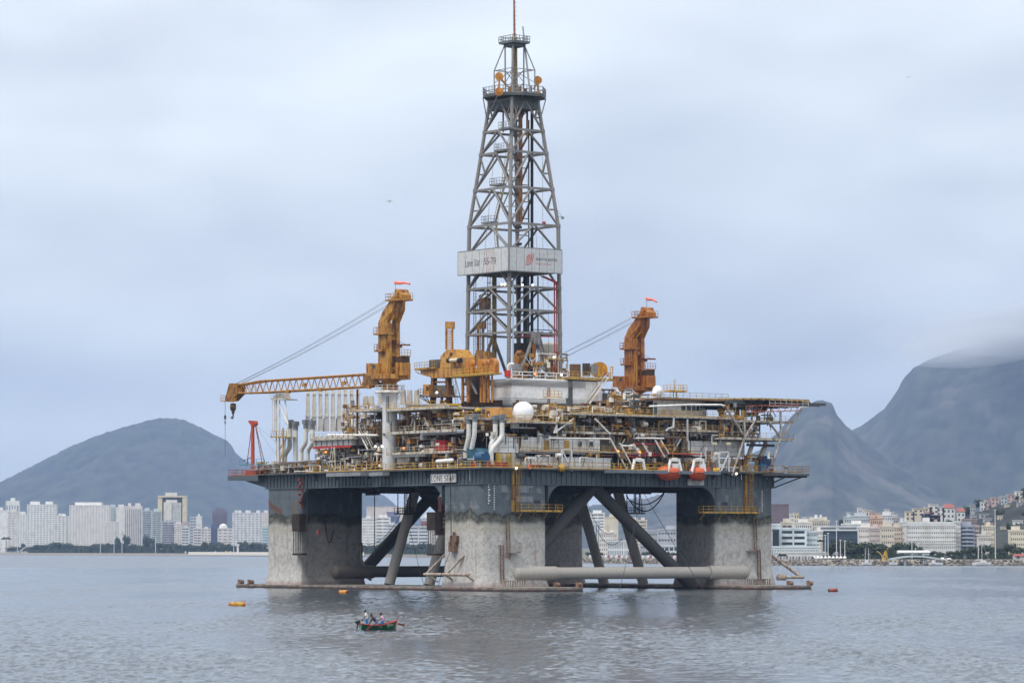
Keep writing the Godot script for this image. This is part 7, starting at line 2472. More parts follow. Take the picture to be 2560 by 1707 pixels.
	bld("town_block", "low white houses in front of the cream sloping block", "building", 2448, 2478, 1339, 230, 3, 7, "grid", Color(0.6, 0.57, 0.54), Color(0.15, 0.14, 0.15), 1)
	bld("town_block", "wide cream block at the right edge of the photo", "building", 2527, 2590, 1328, 220, 5, 12, "grid", Color(0.64, 0.58, 0.47), Color(0.13, 0.12, 0.13), 2, 0.5, 0.6)
	# houses stepping up the right hand slope
	var cols := [["pink", Color(0.52, 0.37, 0.34)], ["white", Color(0.64, 0.62, 0.60)], ["cream", Color(0.60, 0.53, 0.42)], ["pale blue", Color(0.44, 0.50, 0.52)], ["grey", Color(0.38, 0.38, 0.40)]]
	var hs := [[2480, 1244, 18, 0], [2504, 1241, 15, 3], [2520, 1237, 18, 0], [2537, 1240, 12, 2], [2541, 1229, 17, 1], [2552, 1248, 14, 2], [2453, 1255, 14, 1], [2428, 1262, 11, 4], [2465, 1250, 9, 0], [2528, 1252, 16, 1], [2546, 1257, 14, 4], [2515, 1263, 11, 2], [2452, 1285, 22, 4], [2462, 1296, 20, 4], [2466, 1308, 18, 0], [2537, 1302, 22, 1], [2498, 1290, 10, 2], [2506, 1318, 12, 2], [2265, 1279, 22, 2], [2284, 1272, 26, 2], [2313, 1268, 18, 2], [2325, 1262, 22, 1], [2345, 1268, 16, 1], [2305, 1284, 20, 1], [2330, 1288, 22, 0], [2430, 1288, 14, 4], [2146, 1270, 10, 1], [2158, 1274, 8, 1], [2166, 1277, 14, 2], [2180, 1280, 8, 0], [2214, 1274, 11, 1], [2228, 1281, 9, 1], [2192, 1284, 10, 2], [1976, 1285, 9, 1], [1986, 1283, 12, 2], [2008, 1294, 10, 1], [2014, 1298, 9, 1], [2120, 1281, 7, 3]]
	for k in hs.size():
		var q: Array = hs[k]
		var ex: float = 700.0 + (1300.0 - q[1]) * 9.0
		hill_house(q[0], q[0] + q[2], q[1], ex, cols[q[3]], k, false)
	for q in [[2358, 1270, 30, "white two storey villa with a long red tiled roof on the hill"], [2394, 1279, 20, "white villa with a bright red roof right of the long red one"], [2312, 1281, 24, "cream house with a sloping pink red roof above the big hotel"]]:
		hill_house(q[0], q[0] + q[2], q[1], 620.0, ["white", Color(0.66, 0.65, 0.63)], -1, true, q[3])
	# favela specks on the far mountains
	waterfront()

var HH := []
func hill_house(X0: float, X1: float, Yt: float, ex: float, c: Array, k: int, red: bool, lab := "") -> void:
	var D := shore(X0) + ex
	if X0 > 2250: D = -slope_for((X0 + X1) / 2, Yt + 9.0).z
	var a := bg(X0, Yt, D)
	var e := bg(X1, Yt, D)
	var hgt := 6.0 + (int(X0) % 4) * 1.3
	HH.append([X0 - 9, X1 + 9, (EYE.y - a.y + hgt) / D * F + 1372.0, D])
	var ord := ["first", "second", "third", "fourth", "fifth", "sixth", "seventh", "eighth", "ninth", "tenth"]
	var label := lab
	if lab == "":
		var where := "by the right edge" if X0 > 2500 else "upper right" if X0 > 2400 else "above the big hotel" if X0 > 2255 else "above the salmon block" if X0 > 2100 else "right of the brown tower"
		label = "small %s house on the hill %s, %s of its cluster" % [c[0], where, ord[k % 10]]
	var t := thing("hill_house", label, "house", Vector3((a.x + e.x) / 2, a.y - hgt, -D), "houses on the right hand slope", true)
	var b := MB.new()
	b.bx(a.x, e.x, a.y - hgt - 4 if X0 > 2250 else 3.0, a.y, -D - 8, -D)
	var cc: Color = c[1]
	part("wall", b, mat(cc.r, cc.g, cc.b, 0.9, ""), t)
	b = MB.new()
	var n := maxi(2, int((e.x - a.x) / 3.0))
	for j in n:
		for s in 2:
			b.bx(lerpf(a.x, e.x, (j + 0.28) / n), lerpf(a.x, e.x, (j + 0.72) / n), a.y - hgt * (0.40 + s * 0.45), a.y - hgt * (0.18 + s * 0.45), -D - 0.1, -D + 0.08)
	part("window", b, mat(0.06, 0.06, 0.07, 0.5, ""), t, "stuff")
	b = MB.new()
	if red:
		b.prism([Vector3(a.x - 0.5, a.y, -D + 0.5), Vector3(e.x + 0.5, a.y, -D + 0.5), Vector3(lerpf(a.x, e.x, 0.9), a.y + 3.2, -D - 4), Vector3(lerpf(a.x, e.x, 0.1), a.y + 3.2, -D - 4)], Vector3(0, 0, -1.0))
		part("roof", b, mat(0.27, 0.095, 0.075, 0.9, ""), t)
	else:
		b.bx(a.x - 0.3, e.x + 0.3, a.y, a.y + 0.5, -D - 8.2, -D + 0.4)
		part("roof", b, mat(cc.r * 0.9, cc.g * 0.9, cc.b * 0.9, 0.9, ""), t)

func waterfront() -> void:
	# white sunshades, sheds, masts and boats along the right shore
	var b: MB
	for k in 9:
		var X: float = 2036.0 + k * 9.6
		var D := shore(X) + 22.0
		var p := bg(X, 1393, D)
		var t := thing("sunshade", "white round sunshade on the waterfront terrace, number %s from the left" % ["one", "two", "three", "four", "five", "six", "seven", "eight", "nine"][k], "sunshade", Vector3(p.x, 2.8, -D), "", true)
		b = MB.new()
		b.tube(Vector3(p.x, 2.8, -D), Vector3(p.x, p.y, -D), 0.08, 0.08, 5)
		part("pole", b, GREY, t)
		b = MB.new()
		b.lathe(Vector3(p.x, p.y - 0.5, -D), [[0.95, 0], [0.85, 0.55], [0.5, 0.95], [0.05, 1.15]], 10)
		part("canopy", b, mat(0.70, 0.68, 0.67, 0.8, ""), t)
	for k in 26:
		var X := 1935.0 + k * 3.9
		var D := shore(X) + 17.0
		var p := bg(X, 1397, D)
		b = MB.new()
		b.bx(p.x - 0.75, p.x + 0.75, 2.6, 3.5, -D - 3.6, -D)
		b.bx(p.x - 0.6, p.x + 0.6, 3.5, 4.1, -D - 3.0, -D - 0.8)
		solo("parked_car", b, [mat(0.45, 0.45, 0.46, 0.4, ""), mat(0.2, 0.2, 0.22, 0.4, ""), mat(0.55, 0.54, 0.54, 0.4, ""), mat(0.08, 0.08, 0.1, 0.4, "")][(k * 7) % 4], "pale parked car in the row along the waterfront below the banded white block", "car", Vector3(p.x, 2.6, -D), "cars parked along the right waterfront", "", true)
	for k in 34:
		var X := 1476.0 + k * 6.6
		var D := shore(X) + 20.0
		var p := bg(X, 1392, D)
		b = MB.new()
		b.bx(p.x - 0.9, p.x + 0.9, 2.6, 3.6, -D - 3.6, -D)
		b.bx(p.x - 0.7, p.x + 0.7, 3.6, 4.3, -D - 3.0, -D - 0.8)
		solo("parked_car", b, [mat(0.60, 0.60, 0.62, 0.4, ""), mat(0.35, 0.36, 0.4, 0.4, ""), mat(0.68, 0.68, 0.68, 0.4, ""), mat(0.3, 0.12, 0.12, 0.4, "")][(k * 5) % 4], "parked car in the row on the embankment seen under the rig's right side", "car", Vector3(p.x, 2.6, -D), "cars parked on the embankment under the rig", "", true)
	# stones of the embankment
	var r := RandomNumberGenerator.new()
	r.seed = 77
	b = MB.new()
	for k in 1100:
		var X := r.randf_range(1380, 2700)
		var D := shore(X) + r.randf_range(-4, 13)
		var p := bg(X, 1374, D)
		var g := r.randf_range(0.07, 0.22)
		b.col = Color(g * 1.08, g * 0.95, g * 0.85)
		var s := r.randf_range(0.4, 1.05)
		b.tbox(Transform3D(Basis(Vector3(r.randf(), r.randf(), r.randf()).normalized(), r.randf() * 6), Vector3(p.x, (D - shore(X)) * 0.17 + 0.2, -D)), Vector3(s * 1.4, s * 0.9, s))
	solo("embankment_stones", b, mat(1, 1, 1, 0.95, "vc"), "brown boulders lining the right hand waterfront", "", Vector3.ZERO, "", "stuff", true)
	# tall lamp posts and masts
	for q in [[584, 1295, 1376, "white tall light mast before the dotted hotel slab"], [284, 1350, 1374, "white light mast in the park below the cream wing"], [42, 1355, 1370, "white light mast by the left arched roofs"], [250, 1352, 1366, "thin light mast in the left park trees"], [304, 1342, 1362, "light mast before the white gable wall"], [388, 1340, 1358, "light mast below the pale green balcony tower"], [2092, 1302, 1384, "tallest white light mast right of the banded white block"], [2071, 1333, 1382, "white light mast left of the tallest one"], [2064, 1338, 1380, "thin mast beside the banded block's wing"], [2102, 1350, 1384, "white yacht mast right of the tallest light mast"], [2113, 1352, 1385, "second white yacht mast right of the tallest light mast"], [2281, 1355, 1375, "white light mast in front of the big hotel"], [2447, 1352, 1382, "pale light mast left of the sailing yacht"], [2489, 1275, 1310, "thin mast on the right hand slope"], [1560, 1350, 1392, "thin mast on the embankment under the rig's right side"]]:
		var D := shore(q[0]) + 30.0
		var p := bg(q[0], q[1], D)
		var e := bg(q[0], q[2], D)
		b = MB.new()
		var rr := D * 0.00007 + 0.05
		b.tube(Vector3(p.x, minf(e.y, 3.0), -D), p, rr * 1.3, rr, 6)
		b.box(p, Vector3(rr * 7, rr * 2, rr * 4))
		solo("light_mast", b, mat(0.62, 0.62, 0.63, 0.6, ""), q[3], "light mast", Vector3(p.x, minf(e.y, 3.0), -D), "", "", true)
	# arched roofs at the far left
	for q in [[-6, 14, "white arched canopy at the left edge of the shore"], [12, 26, "second white arched canopy on the left shore"], [50, 76, "wide white arched canopy on the left shore"]]:
		var D := shore(q[0]) + 40.0
		var p := bg(q[0], 1374, D)
		var e := bg(q[1], 1374, D)
		b = MB.new()
		var pts := []
		for j in 9: pts.append(Vector3(lerpf(p.x, e.x, j / 8.0), 5.0 + 5.5 * sin(PI * j / 8.0), -D))
		for j in 8: b.prism([pts[j], pts[j + 1], pts[j + 1] + Vector3(0, 1.3, 0), pts[j] + Vector3(0, 1.3, 0)], Vector3(0, 0, -12))
		b.bx(p.x, e.x, 2.5, 4.8, -D - 10, -D - 2)
		solo("arched_canopy", b, mat(0.68, 0.67, 0.65, 0.8, ""), q[2], "canopy", Vector3(p.x, 2.6, -D), "", "", true)
	# low sheds right
	for q in [[2248, 2325, 1376, 60, Color(0.62, 0.63, 0.66), "long low white shed before the hotel park"], [2356, 2378, 1393, 30, Color(0.50, 0.56, 0.60), "pale blue boat shed at the right end of the bridge"], [2405, 2421, 1399, 25, Color(0.48, 0.5, 0.53), "small grey boat shed left of the sailing yacht"], [2415, 2480, 1392, 45, Color(0.60, 0.58, 0.55), "low white roofed shed behind the sailing yacht"], [2480, 2505, 1395, 40, Color(0.40, 0.25, 0.22), "low reddish shed right of the sailing yacht"], [2511, 2545, 1391, 40, Color(0.58, 0.57, 0.57), "low white shed near the right edge"], [2538, 2600, 1385, 30, Color(0.55, 0.50, 0.51), "white shed with a faded red roof at the right edge"], [2378, 2400, 1396, 40, Color(0.42, 0.43, 0.44), "grey low shed between boat shed and yacht"]]:
		var D: float = shore(q[0]) + q[3]
		var p := bg(q[0], q[2], D)
		var e := bg(q[1], q[2], D)
		var t := thing("boat_shed", q[5], "shed", Vector3((p.x + e.x) / 2, 2.6, -D), "", true)
		var c: Color = q[4]
		b = MB.new()
		b.bx(p.x, e.x, 2.6, p.y - 1.0, -D - 10, -D)
		part("wall", b, mat(c.r, c.g, c.b, 0.85, "city"), t)
		b = MB.new()
		b.prism([Vector3(p.x - 0.5, p.y - 1.0, -D + 0.6), Vector3(e.x + 0.5, p.y - 1.0, -D + 0.6), Vector3(e.x, p.y, -D - 5), Vector3(p.x, p.y, -D - 5)], Vector3(0, 0, -0.4))
		b.bx(p.x, e.x, p.y - 1.0, p.y - 0.05, -D - 10, -D - 5.4)
		part("roof", b, mat(0.30, 0.06, 0.055, 0.9, "") if q[0] == 2538 else mat(0.60, 0.60, 0.61, 0.8, ""), t)
		b = MB.new()
		for k in maxi(1, int((e.x - p.x) / 4)): b.bx(p.x + 1.0 + k * 4, p.x + 2.6 + k * 4, 3.0, 4.6, -D - 0.05, -D + 0.1)
		part("door", b, mat(0.12, 0.12, 0.13, 0.7, ""), t, "stuff")
	# shallow bridge
	var D := shore(2290) - 2.0
	var t := thing("footbridge", "low arched pale bridge on the right shore behind small boats", "bridge", Vector3(bg(2290, 1400, D).x, 1, -D), "", true)
	b = MB.new()
	var p0 := bg(2225, 1400, D)
	var p1 := bg(2356, 1400, D)
	for j in 12:
		var f := j / 12.0
		var g := (j + 1) / 12.0
		var ya := 2.2 + 1.6 * sin(PI * f)
		var yb := 2.2 + 1.6 * sin(PI * g)
		b.hexa([Vector3(lerpf(p0.x, p1.x, f), ya, -D), Vector3(lerpf(p0.x, p1.x, g), yb, -D), Vector3(lerpf(p0.x, p1.x, g), yb + 0.9, -D), Vector3(lerpf(p0.x, p1.x, f), ya + 0.9, -D), Vector3(lerpf(p0.x, p1.x, f), ya, -D - 5), Vector3(lerpf(p0.x, p1.x, g), yb, -D - 5), Vector3(lerpf(p0.x, p1.x, g), yb + 0.9, -D - 5), Vector3(lerpf(p0.x, p1.x, f), ya + 0.9, -D - 5)])
	part("span", b, mat(0.42, 0.48, 0.50, 0.8, ""), t)
	for f in [0.02, 0.3, 0.7, 0.98]:
		b = MB.new()
		b.bx(lerpf(p0.x, p1.x, f) - 0.6, lerpf(p0.x, p1.x, f) + 0.6, -1, 3.0, -D - 4, -D - 1)
		part("pier", b, mat(0.3, 0.31, 0.32, 0.9, ""), t)
	# boats at the right shore
	for q in [[2225, 2245, 1409, "white motor boat under the bridge's left end", 0.0], [2324, 2345, 1410, "white cabin cruiser in front of the bridge", 1.0], [2340, 2358, 1410, "small white open boat right of the cabin cruiser", 0.0], [2155, 2180, 1404, "white fishing boat with two thin masts left of the yellow crane", 2.0], [2432, 2440, 1411, "tiny white dinghy left of the sailing yacht", 0.0], [2440, 2478, 1413, "white sailing yacht with one tall bare mast", 3.0]]:
		D = shore(q[0]) - (30.0 if q[4] != 3.0 else 60.0)
		var a := bg(q[0], 1400, D).x
		var e := bg(q[1], 1400, D).x
		t = thing("sailing_yacht" if q[4] == 3.0 else "motor_boat", q[3], "boat", Vector3((a + e) / 2, 0, -D), "", true)
		var L := e - a
		var hgt := 0.95 if q[4] != 3.0 else 1.3
		b = MB.new()
		var P := []
		for j in 9:
			var f := j / 8.0
			var w := L * 0.16 * sin(PI * (0.18 + 0.82 * f)) + 0.05
			for k in 7:
				var s := k / 6.0 * 2 - 1
				P.append(Vector3(a + L * f, -0.3 + (hgt + 0.5 + 0.15 * (1 - f)) * pow(absf(s), 1.8), -D + signf(s) * pow(absf(s), 0.5) * w))
		b.grid(P, 7, 9)
		b.bx(a + L * 0.05, a + L * 0.85, hgt * 0.7, hgt * 0.85, -D - L * 0.11, -D + L * 0.11)
		part("hull", b, mat(0.70, 0.70, 0.71, 0.4, ""), t)
		if q[4] >= 1.0:
			b = MB.new()
			b.bx(a + L * 0.3, a + L * 0.68, hgt * 0.8, hgt + 0.9, -D - 0.8, -D + 0.8)
			b.bx(a + L * 0.38, a + L * 0.6, hgt + 0.9, hgt + (1.5 if q[4] < 3 else 1.0), -D - 0.7, -D + 0.7)
			part("cabin", b, mat(0.66, 0.66, 0.67, 0.4, ""), t)
		if q[4] >= 2.0:
			b = MB.new()
			for X in ([2164, 2172] if q[4] == 2.0 else [2456]):
				var mt := bg(X, 1370 if q[4] == 2.0 else 1353, D)
				b.tube(Vector3(mt.x, hgt, -D), mt, 0.12, 0.08, 6)
				b.tube(mt, Vector3(e - 0.3, hgt, -D), 0.03, 0.03, 4)
			b.tube(Vector3(a + L * 0.4, hgt + 1.6, -D), Vector3(a + L * 0.05, hgt + 1.5, -D), 0.12, 0.1, 6)
			part("mast", b, mat(0.66, 0.66, 0.66, 0.5, ""), t)
	# yellow quay crane
	D = shore(2210) + 8.0
	t = thing("quay_crane", "small yellow derrick crane on the right quay", "crane", bg(2210, 1405, D), "", true)
	b = MB.new()
	for q in [[2214, 1376, 2206, 1406], [2214, 1376, 2219, 1406], [2213, 1386, 2218, 1400], [2208, 1396, 2218, 1396], [2216, 1376, 2221, 1406], [2209, 1390, 2217, 1384]]: b.beam(bg(q[0], q[1], D), bg(q[2], q[3], D), 0.55)
	part("tower", b, mat(0.62, 0.36, 0.04, 0.6, ""), t)
	b = MB.new()
	b.beam(bg(2208, 1390, D), bg(2194, 1377, D), 0.35); b.beam(bg(2207, 1400, D), bg(2205, 1386, D), 0.3)
	part("jib", b, mat(0.58, 0.38, 0.10, 0.6, ""), t)
	# beach things on the left
	for q in [[536, 539, 1385, "white beach kiosk left on the sand strip"], [561, 568, 1385, "small yellow beach stall before the dotted hotel slab"], [589, 597, 1383, "white lifeguard tower on the beach"], [461, 464, 1385, "tiny white hut where sand and rocks meet"], [573, 577, 1385, "pale beach tent right of the yellow stall"]]:
		D = shore(q[0]) + 8.0
		var a := bg(q[0], 1385, D)
		var e := bg(q[1], 1385, D)
		b = MB.new()
		b.bx(a.x, e.x, 1.5, 5.5 if q[0] != 589 else 4.0, -D - 4, -D)
		if q[0] == 589:
			b.bx(a.x + 1.0, e.x - 0.6, 4.0, 12.5, -D - 3, -D - 1); b.bx(a.x + 0.4, e.x, 12.5, 15.0, -D - 4, -D)
		solo("beach_hut", b, mat(0.60, 0.50, 0.20, 0.7, "") if q[0] == 561 else mat(0.68, 0.67, 0.66, 0.7, ""), q[3], "hut", Vector3(a.x, 1.5, -D), "", "", true)

# ---------------------------------------------------------------- trees
func crown_mesh(sd: int, n: int, flat := 1.0) -> ArrayMesh:   # a crown of leaf clumps, 2 m across before scaling
	var r := RandomNumberGenerator.new()
	r.seed = sd
	var b := MB.new()
	var lobes := []
	for k in 7: lobes.append([Vector3(r.randf_range(-0.55, 0.55), r.randf_range(-0.25, 0.55) * flat, r.randf_range(-0.55, 0.55)), r.randf_range(0.3, 0.52)])
	for k in n:
		var l: Array = lobes[k % 7]
		var d := Vector3(r.randfn(), r.randfn() * 0.8, r.randfn()).normalized()
		var p: Vector3 = l[0] + d * l[1] * r.randf_range(0.6, 1.05)
		var s := r.randf_range(0.07, 0.15)
		var e := Vector3(r.randfn(), r.randfn(), r.randfn()).normalized()
		var u := e.cross(d + Vector3(0.01, 0.3, 0)).normalized() * s
		var w := u.cross((d + e * 0.5).normalized()).normalized() * s
		var g := r.randf_range(0.55, 1.25)
		b.col = Color(0.034 * g + 0.008 * r.randf(), 0.056 * g, 0.024 * g)
		b.quad(p - u, p + w, p + u, p - w)
	return b.mesh()

func trees() -> void:
	var leaf := mat(1, 1, 1, 0.9, "vc")
	leaf.cull_mode = BaseMaterial3D.CULL_DISABLED
	var crowns := []
	for k in 5:
		var m := crown_mesh(k + 1, 420, 0.9)
		m.surface_set_material(0, leaf)
		crowns.append(m)
	var tr := MB.new()
	tr.tube(Vector3(0, -1.6, 0), Vector3(0.02, 0.1, 0), 0.09, 0.05, 6)
	tr.tube(Vector3(0, -0.6, 0), Vector3(0.4, 0.2, 0.1), 0.05, 0.02, 5)
	tr.tube(Vector3(0, -0.5, 0), Vector3(-0.4, 0.25, -0.1), 0.05, 0.02, 5)
	var trunk := tr.mesh()
	trunk.surface_set_material(0, mat(0.10, 0.075, 0.055, 0.9, ""))
	var r := RandomNumberGenerator.new()
	r.seed = 5
	var plant := func(X: float, Yt: float, w: float, ex: float, label: String, group: String, called := "leafy_tree", yb := 2.8):
		var D := shore(X) + ex
		var p := bg(X, Yt, D)
		var rad := w * D / F / 2.0
		var hh := maxf(p.y - yb, 3.0)
		var t := thing(called, label, "tree", Vector3(p.x, yb, -D), group, true)
		var o := MeshInstance3D.new()
		o.name = "crown"; o.mesh = crowns[r.randi() % 5]
		var ch := hh * 0.5 if called != "tall_tree" else hh * 0.46
		o.transform = Transform3D(Basis(Vector3.UP, r.randf() * 6.0).scaled_local(Vector3(rad, ch, rad)), Vector3(0, hh - ch * 0.95, 0))
		t.add_child(o, true)
		o = MeshInstance3D.new()
		o.name = "trunk"; o.mesh = trunk
		o.transform = Transform3D(Basis().scaled_local(Vector3(rad, hh * 0.62, rad)), Vector3(0, hh * 0.62 * 1.6 - 0.5, 0))
		o.scale = Vector3(rad, (hh - ch * 0.9) / 1.6, rad)
		o.position.y = hh - ch * 0.9
		t.add_child(o, true)
	# undergrowth filling the park below the crowns
	var hb := MB.new()
	for q in [[78, 668, 42.0], [900, 1128, 40.0], [2062, 2600, 34.0]]:
		var XX: float = q[0]
		while XX < q[1]:
			var D: float = shore(XX) + q[2] + r.randf_range(0, 20)
			var p := bg(XX, 1374, D)
			var k: float = D / 5000.0
			var g := r.randf_range(0.6, 1.2)
			hb.col = Color(0.026 * g, 0.042 * g, 0.02 * g)
			hb.tbox(Transform3D(Basis(Vector3.UP, r.randf() * 3.0), Vector3(p.x, 2.5 + 2.5 * k, -D)), Vector3(r.randf_range(4, 8) * k, r.randf_range(3.5, 8) * k, 5.0 * k))
			XX += 1.6
	solo("undergrowth", hb, leaf, "dark green undergrowth below the park trees along the shore", "", Vector3.ZERO, "", "stuff", true)
	# left park
	var X := 20.0
	while X < 668:
		var Yt := 1362.0 - r.randf_range(0, 7) - 3.0 * sin(X * 0.05)
		if X < 75: Yt = 1366
		plant.call(X, Yt, r.randf_range(20, 32), r.randf_range(45, 110), "round green tree in the park belt along the left shore", "trees of the left shore park")
		X += r.randf_range(5.5, 9.0)
	for q in [[294, 1337, 22, "bushy round tree standing above the park belt beside the cream wing"], [316, 1334, 24, "tall dark tree above the park belt before the ribbed tower"], [364, 1335, 30, "largest dark tree clump above the left park belt"], [378, 1341, 22, "dark tree right of the largest clump"], [136, 1352, 34, "broad dark tree below the white stepped block"], [56, 1356, 16, "small dark tree below the slab block with window rows"], [512, 1350, 24, "green tree before the cream block with broken bands"], [540, 1356, 20, "green tree below the dark blue glass block"], [604, 1350, 34, "broad tree in front of the dotted hotel slab"], [630, 1354, 26, "tree beside the rig's left column before the hotel"], [470, 1358, 20, "tree before the white block with dark bands"], [430, 1357, 26, "tree below the grey jumbled balconies"]]:
		plant.call(q[0], q[1], q[2], 60.0, q[3], "", "tall_tree")
	X = 905
	while X < 1125:
		plant.call(X, 1362.0 - r.randf_range(0, 8), r.randf_range(16, 28), r.randf_range(40, 100), "round green tree on the shore seen under the rig's left side", "trees under the rig's left side")
		X += r.randf_range(6, 9)
	X = 1470
	while X < 1720:
		if X < 1512 or X > 1574: plant.call(X, 1381.0 - r.randf_range(0, 6), r.randf_range(10, 18), r.randf_range(30, 55), "small green tree on the embankment seen under the rig's right side", "trees under the rig's right side")
		X += r.randf_range(9, 15)
	# right park
	for q in [[2078, 1356, 30], [2098, 1346, 38], [2112, 1349, 40], [2136, 1353, 40], [2152, 1349, 44], [2170, 1350, 40], [2190, 1353, 46], [2206, 1360, 42], [2222, 1368, 34], [2088, 1370, 30], [2124, 1366, 36], [2150, 1368, 36], [2184, 1370, 36], [2208, 1376, 30], [2232, 1380, 26]]:
		plant.call(q[0], q[1], q[2] * 1.3, r.randf_range(35, 70), "big dark green tree in the park right of the banded white block", "trees of the right shore park")
	for q in [[2240, 1356, 40], [2258, 1352, 40], [2278, 1355, 36], [2296, 1364, 30], [2236, 1366, 34], [2308, 1370, 24], [2330, 1376, 30], [2352, 1378, 34], [2376, 1374, 34], [2400, 1372, 36], [2420, 1366, 38], [2440, 1364, 36], [2462, 1356, 40], [2484, 1362, 36], [2506, 1366, 38], [2526, 1354, 38], [2548, 1362, 40], [2572, 1358, 40], [2450, 1380, 34], [2480, 1382, 36], [2512, 1382, 36], [2540, 1380, 34], [2392, 1384, 26], [2352, 1388, 24]]:
		plant.call(q[0], q[1], q[2], r.randf_range(80, 160), "dark green tree below the hotel and the houses of the right slope", "trees below the right slope")
	for k in 9: plant.call(2246 + k * 7.0, 1384 - (k % 3), 12, 32, "small yellow green tree in the row behind the bridge", "row of small trees behind the bridge", "small_tree")
	# the wooded right hand slope
	for k in 520:
		var XX := r.randf_range(2225, 2620)
		var p := slope_at(XX, lerpf(-0.92, 0.0, sqrt(r.randf())))
		var D := -p.z
		var hgt := r.randf_range(7, 12)
		var top := (EYE.y - p.y - hgt) / D * F + 1374.0
		var free := true
		for q in HH: free = free and not (XX > q[0] and XX < q[1] and D < q[3] + 6.0 and top < q[2])
		if not free: continue
		plant.call(XX, top, r.randf_range(22, 40), D - shore(XX), "dark green tree of the wooded slope on the right", "trees of the right hand slope", "slope_tree", p.y - 0.5)
	for k in 26:
		plant.call(r.randf_range(2100, 2250), r.randf_range(1284, 1312), r.randf_range(12, 20), r.randf_range(700, 900), "dark tree between the houses above the salmon block", "trees among the upper right houses", "slope_tree", maxf(2.8, bg(2200, 1300, shore(2200) + 800).y - 9.0))
	# one palm
	for q in [[14, 1346, 55.0, "lone palm standing before the plain cream block at the left"], [2056, 1352, 60.0, "palm left of the right shore park trees"], [1957, 1388, 20.0, "short palm before the white restaurant"]]:
		var D: float = shore(q[0]) + q[2]
		var p := bg(q[0], q[1], D)
		var k := D / 2600.0
		var t := thing("palm_tree", q[3], "palm", Vector3(p.x, 2.8, -D), "", true)
		var b := MB.new()
		b.tube(Vector3(p.x, 2.8, -D), p, 0.35 * k, 0.25 * k, 6)
		part("trunk", b, mat(0.12, 0.10, 0.08, 0.9, ""), t)
		b = MB.new()
		b.col = Color(0.03, 0.05, 0.03)
		for j in 14:
			var a := TAU * j / 14.0
			var d := Vector3(cos(a), 0, sin(a))
			var m0 := p + d * 2.2 * k + Vector3(0, 1.0 * k, 0)
			var m1 := p + d * 4.2 * k - Vector3(0, 0.9 * k, 0)
			var s := d.cross(Vector3.UP) * 0.45 * k
			b.quad(p, m0 - s, m1, m0 + s)
		part("fronds", b, leaf, t)

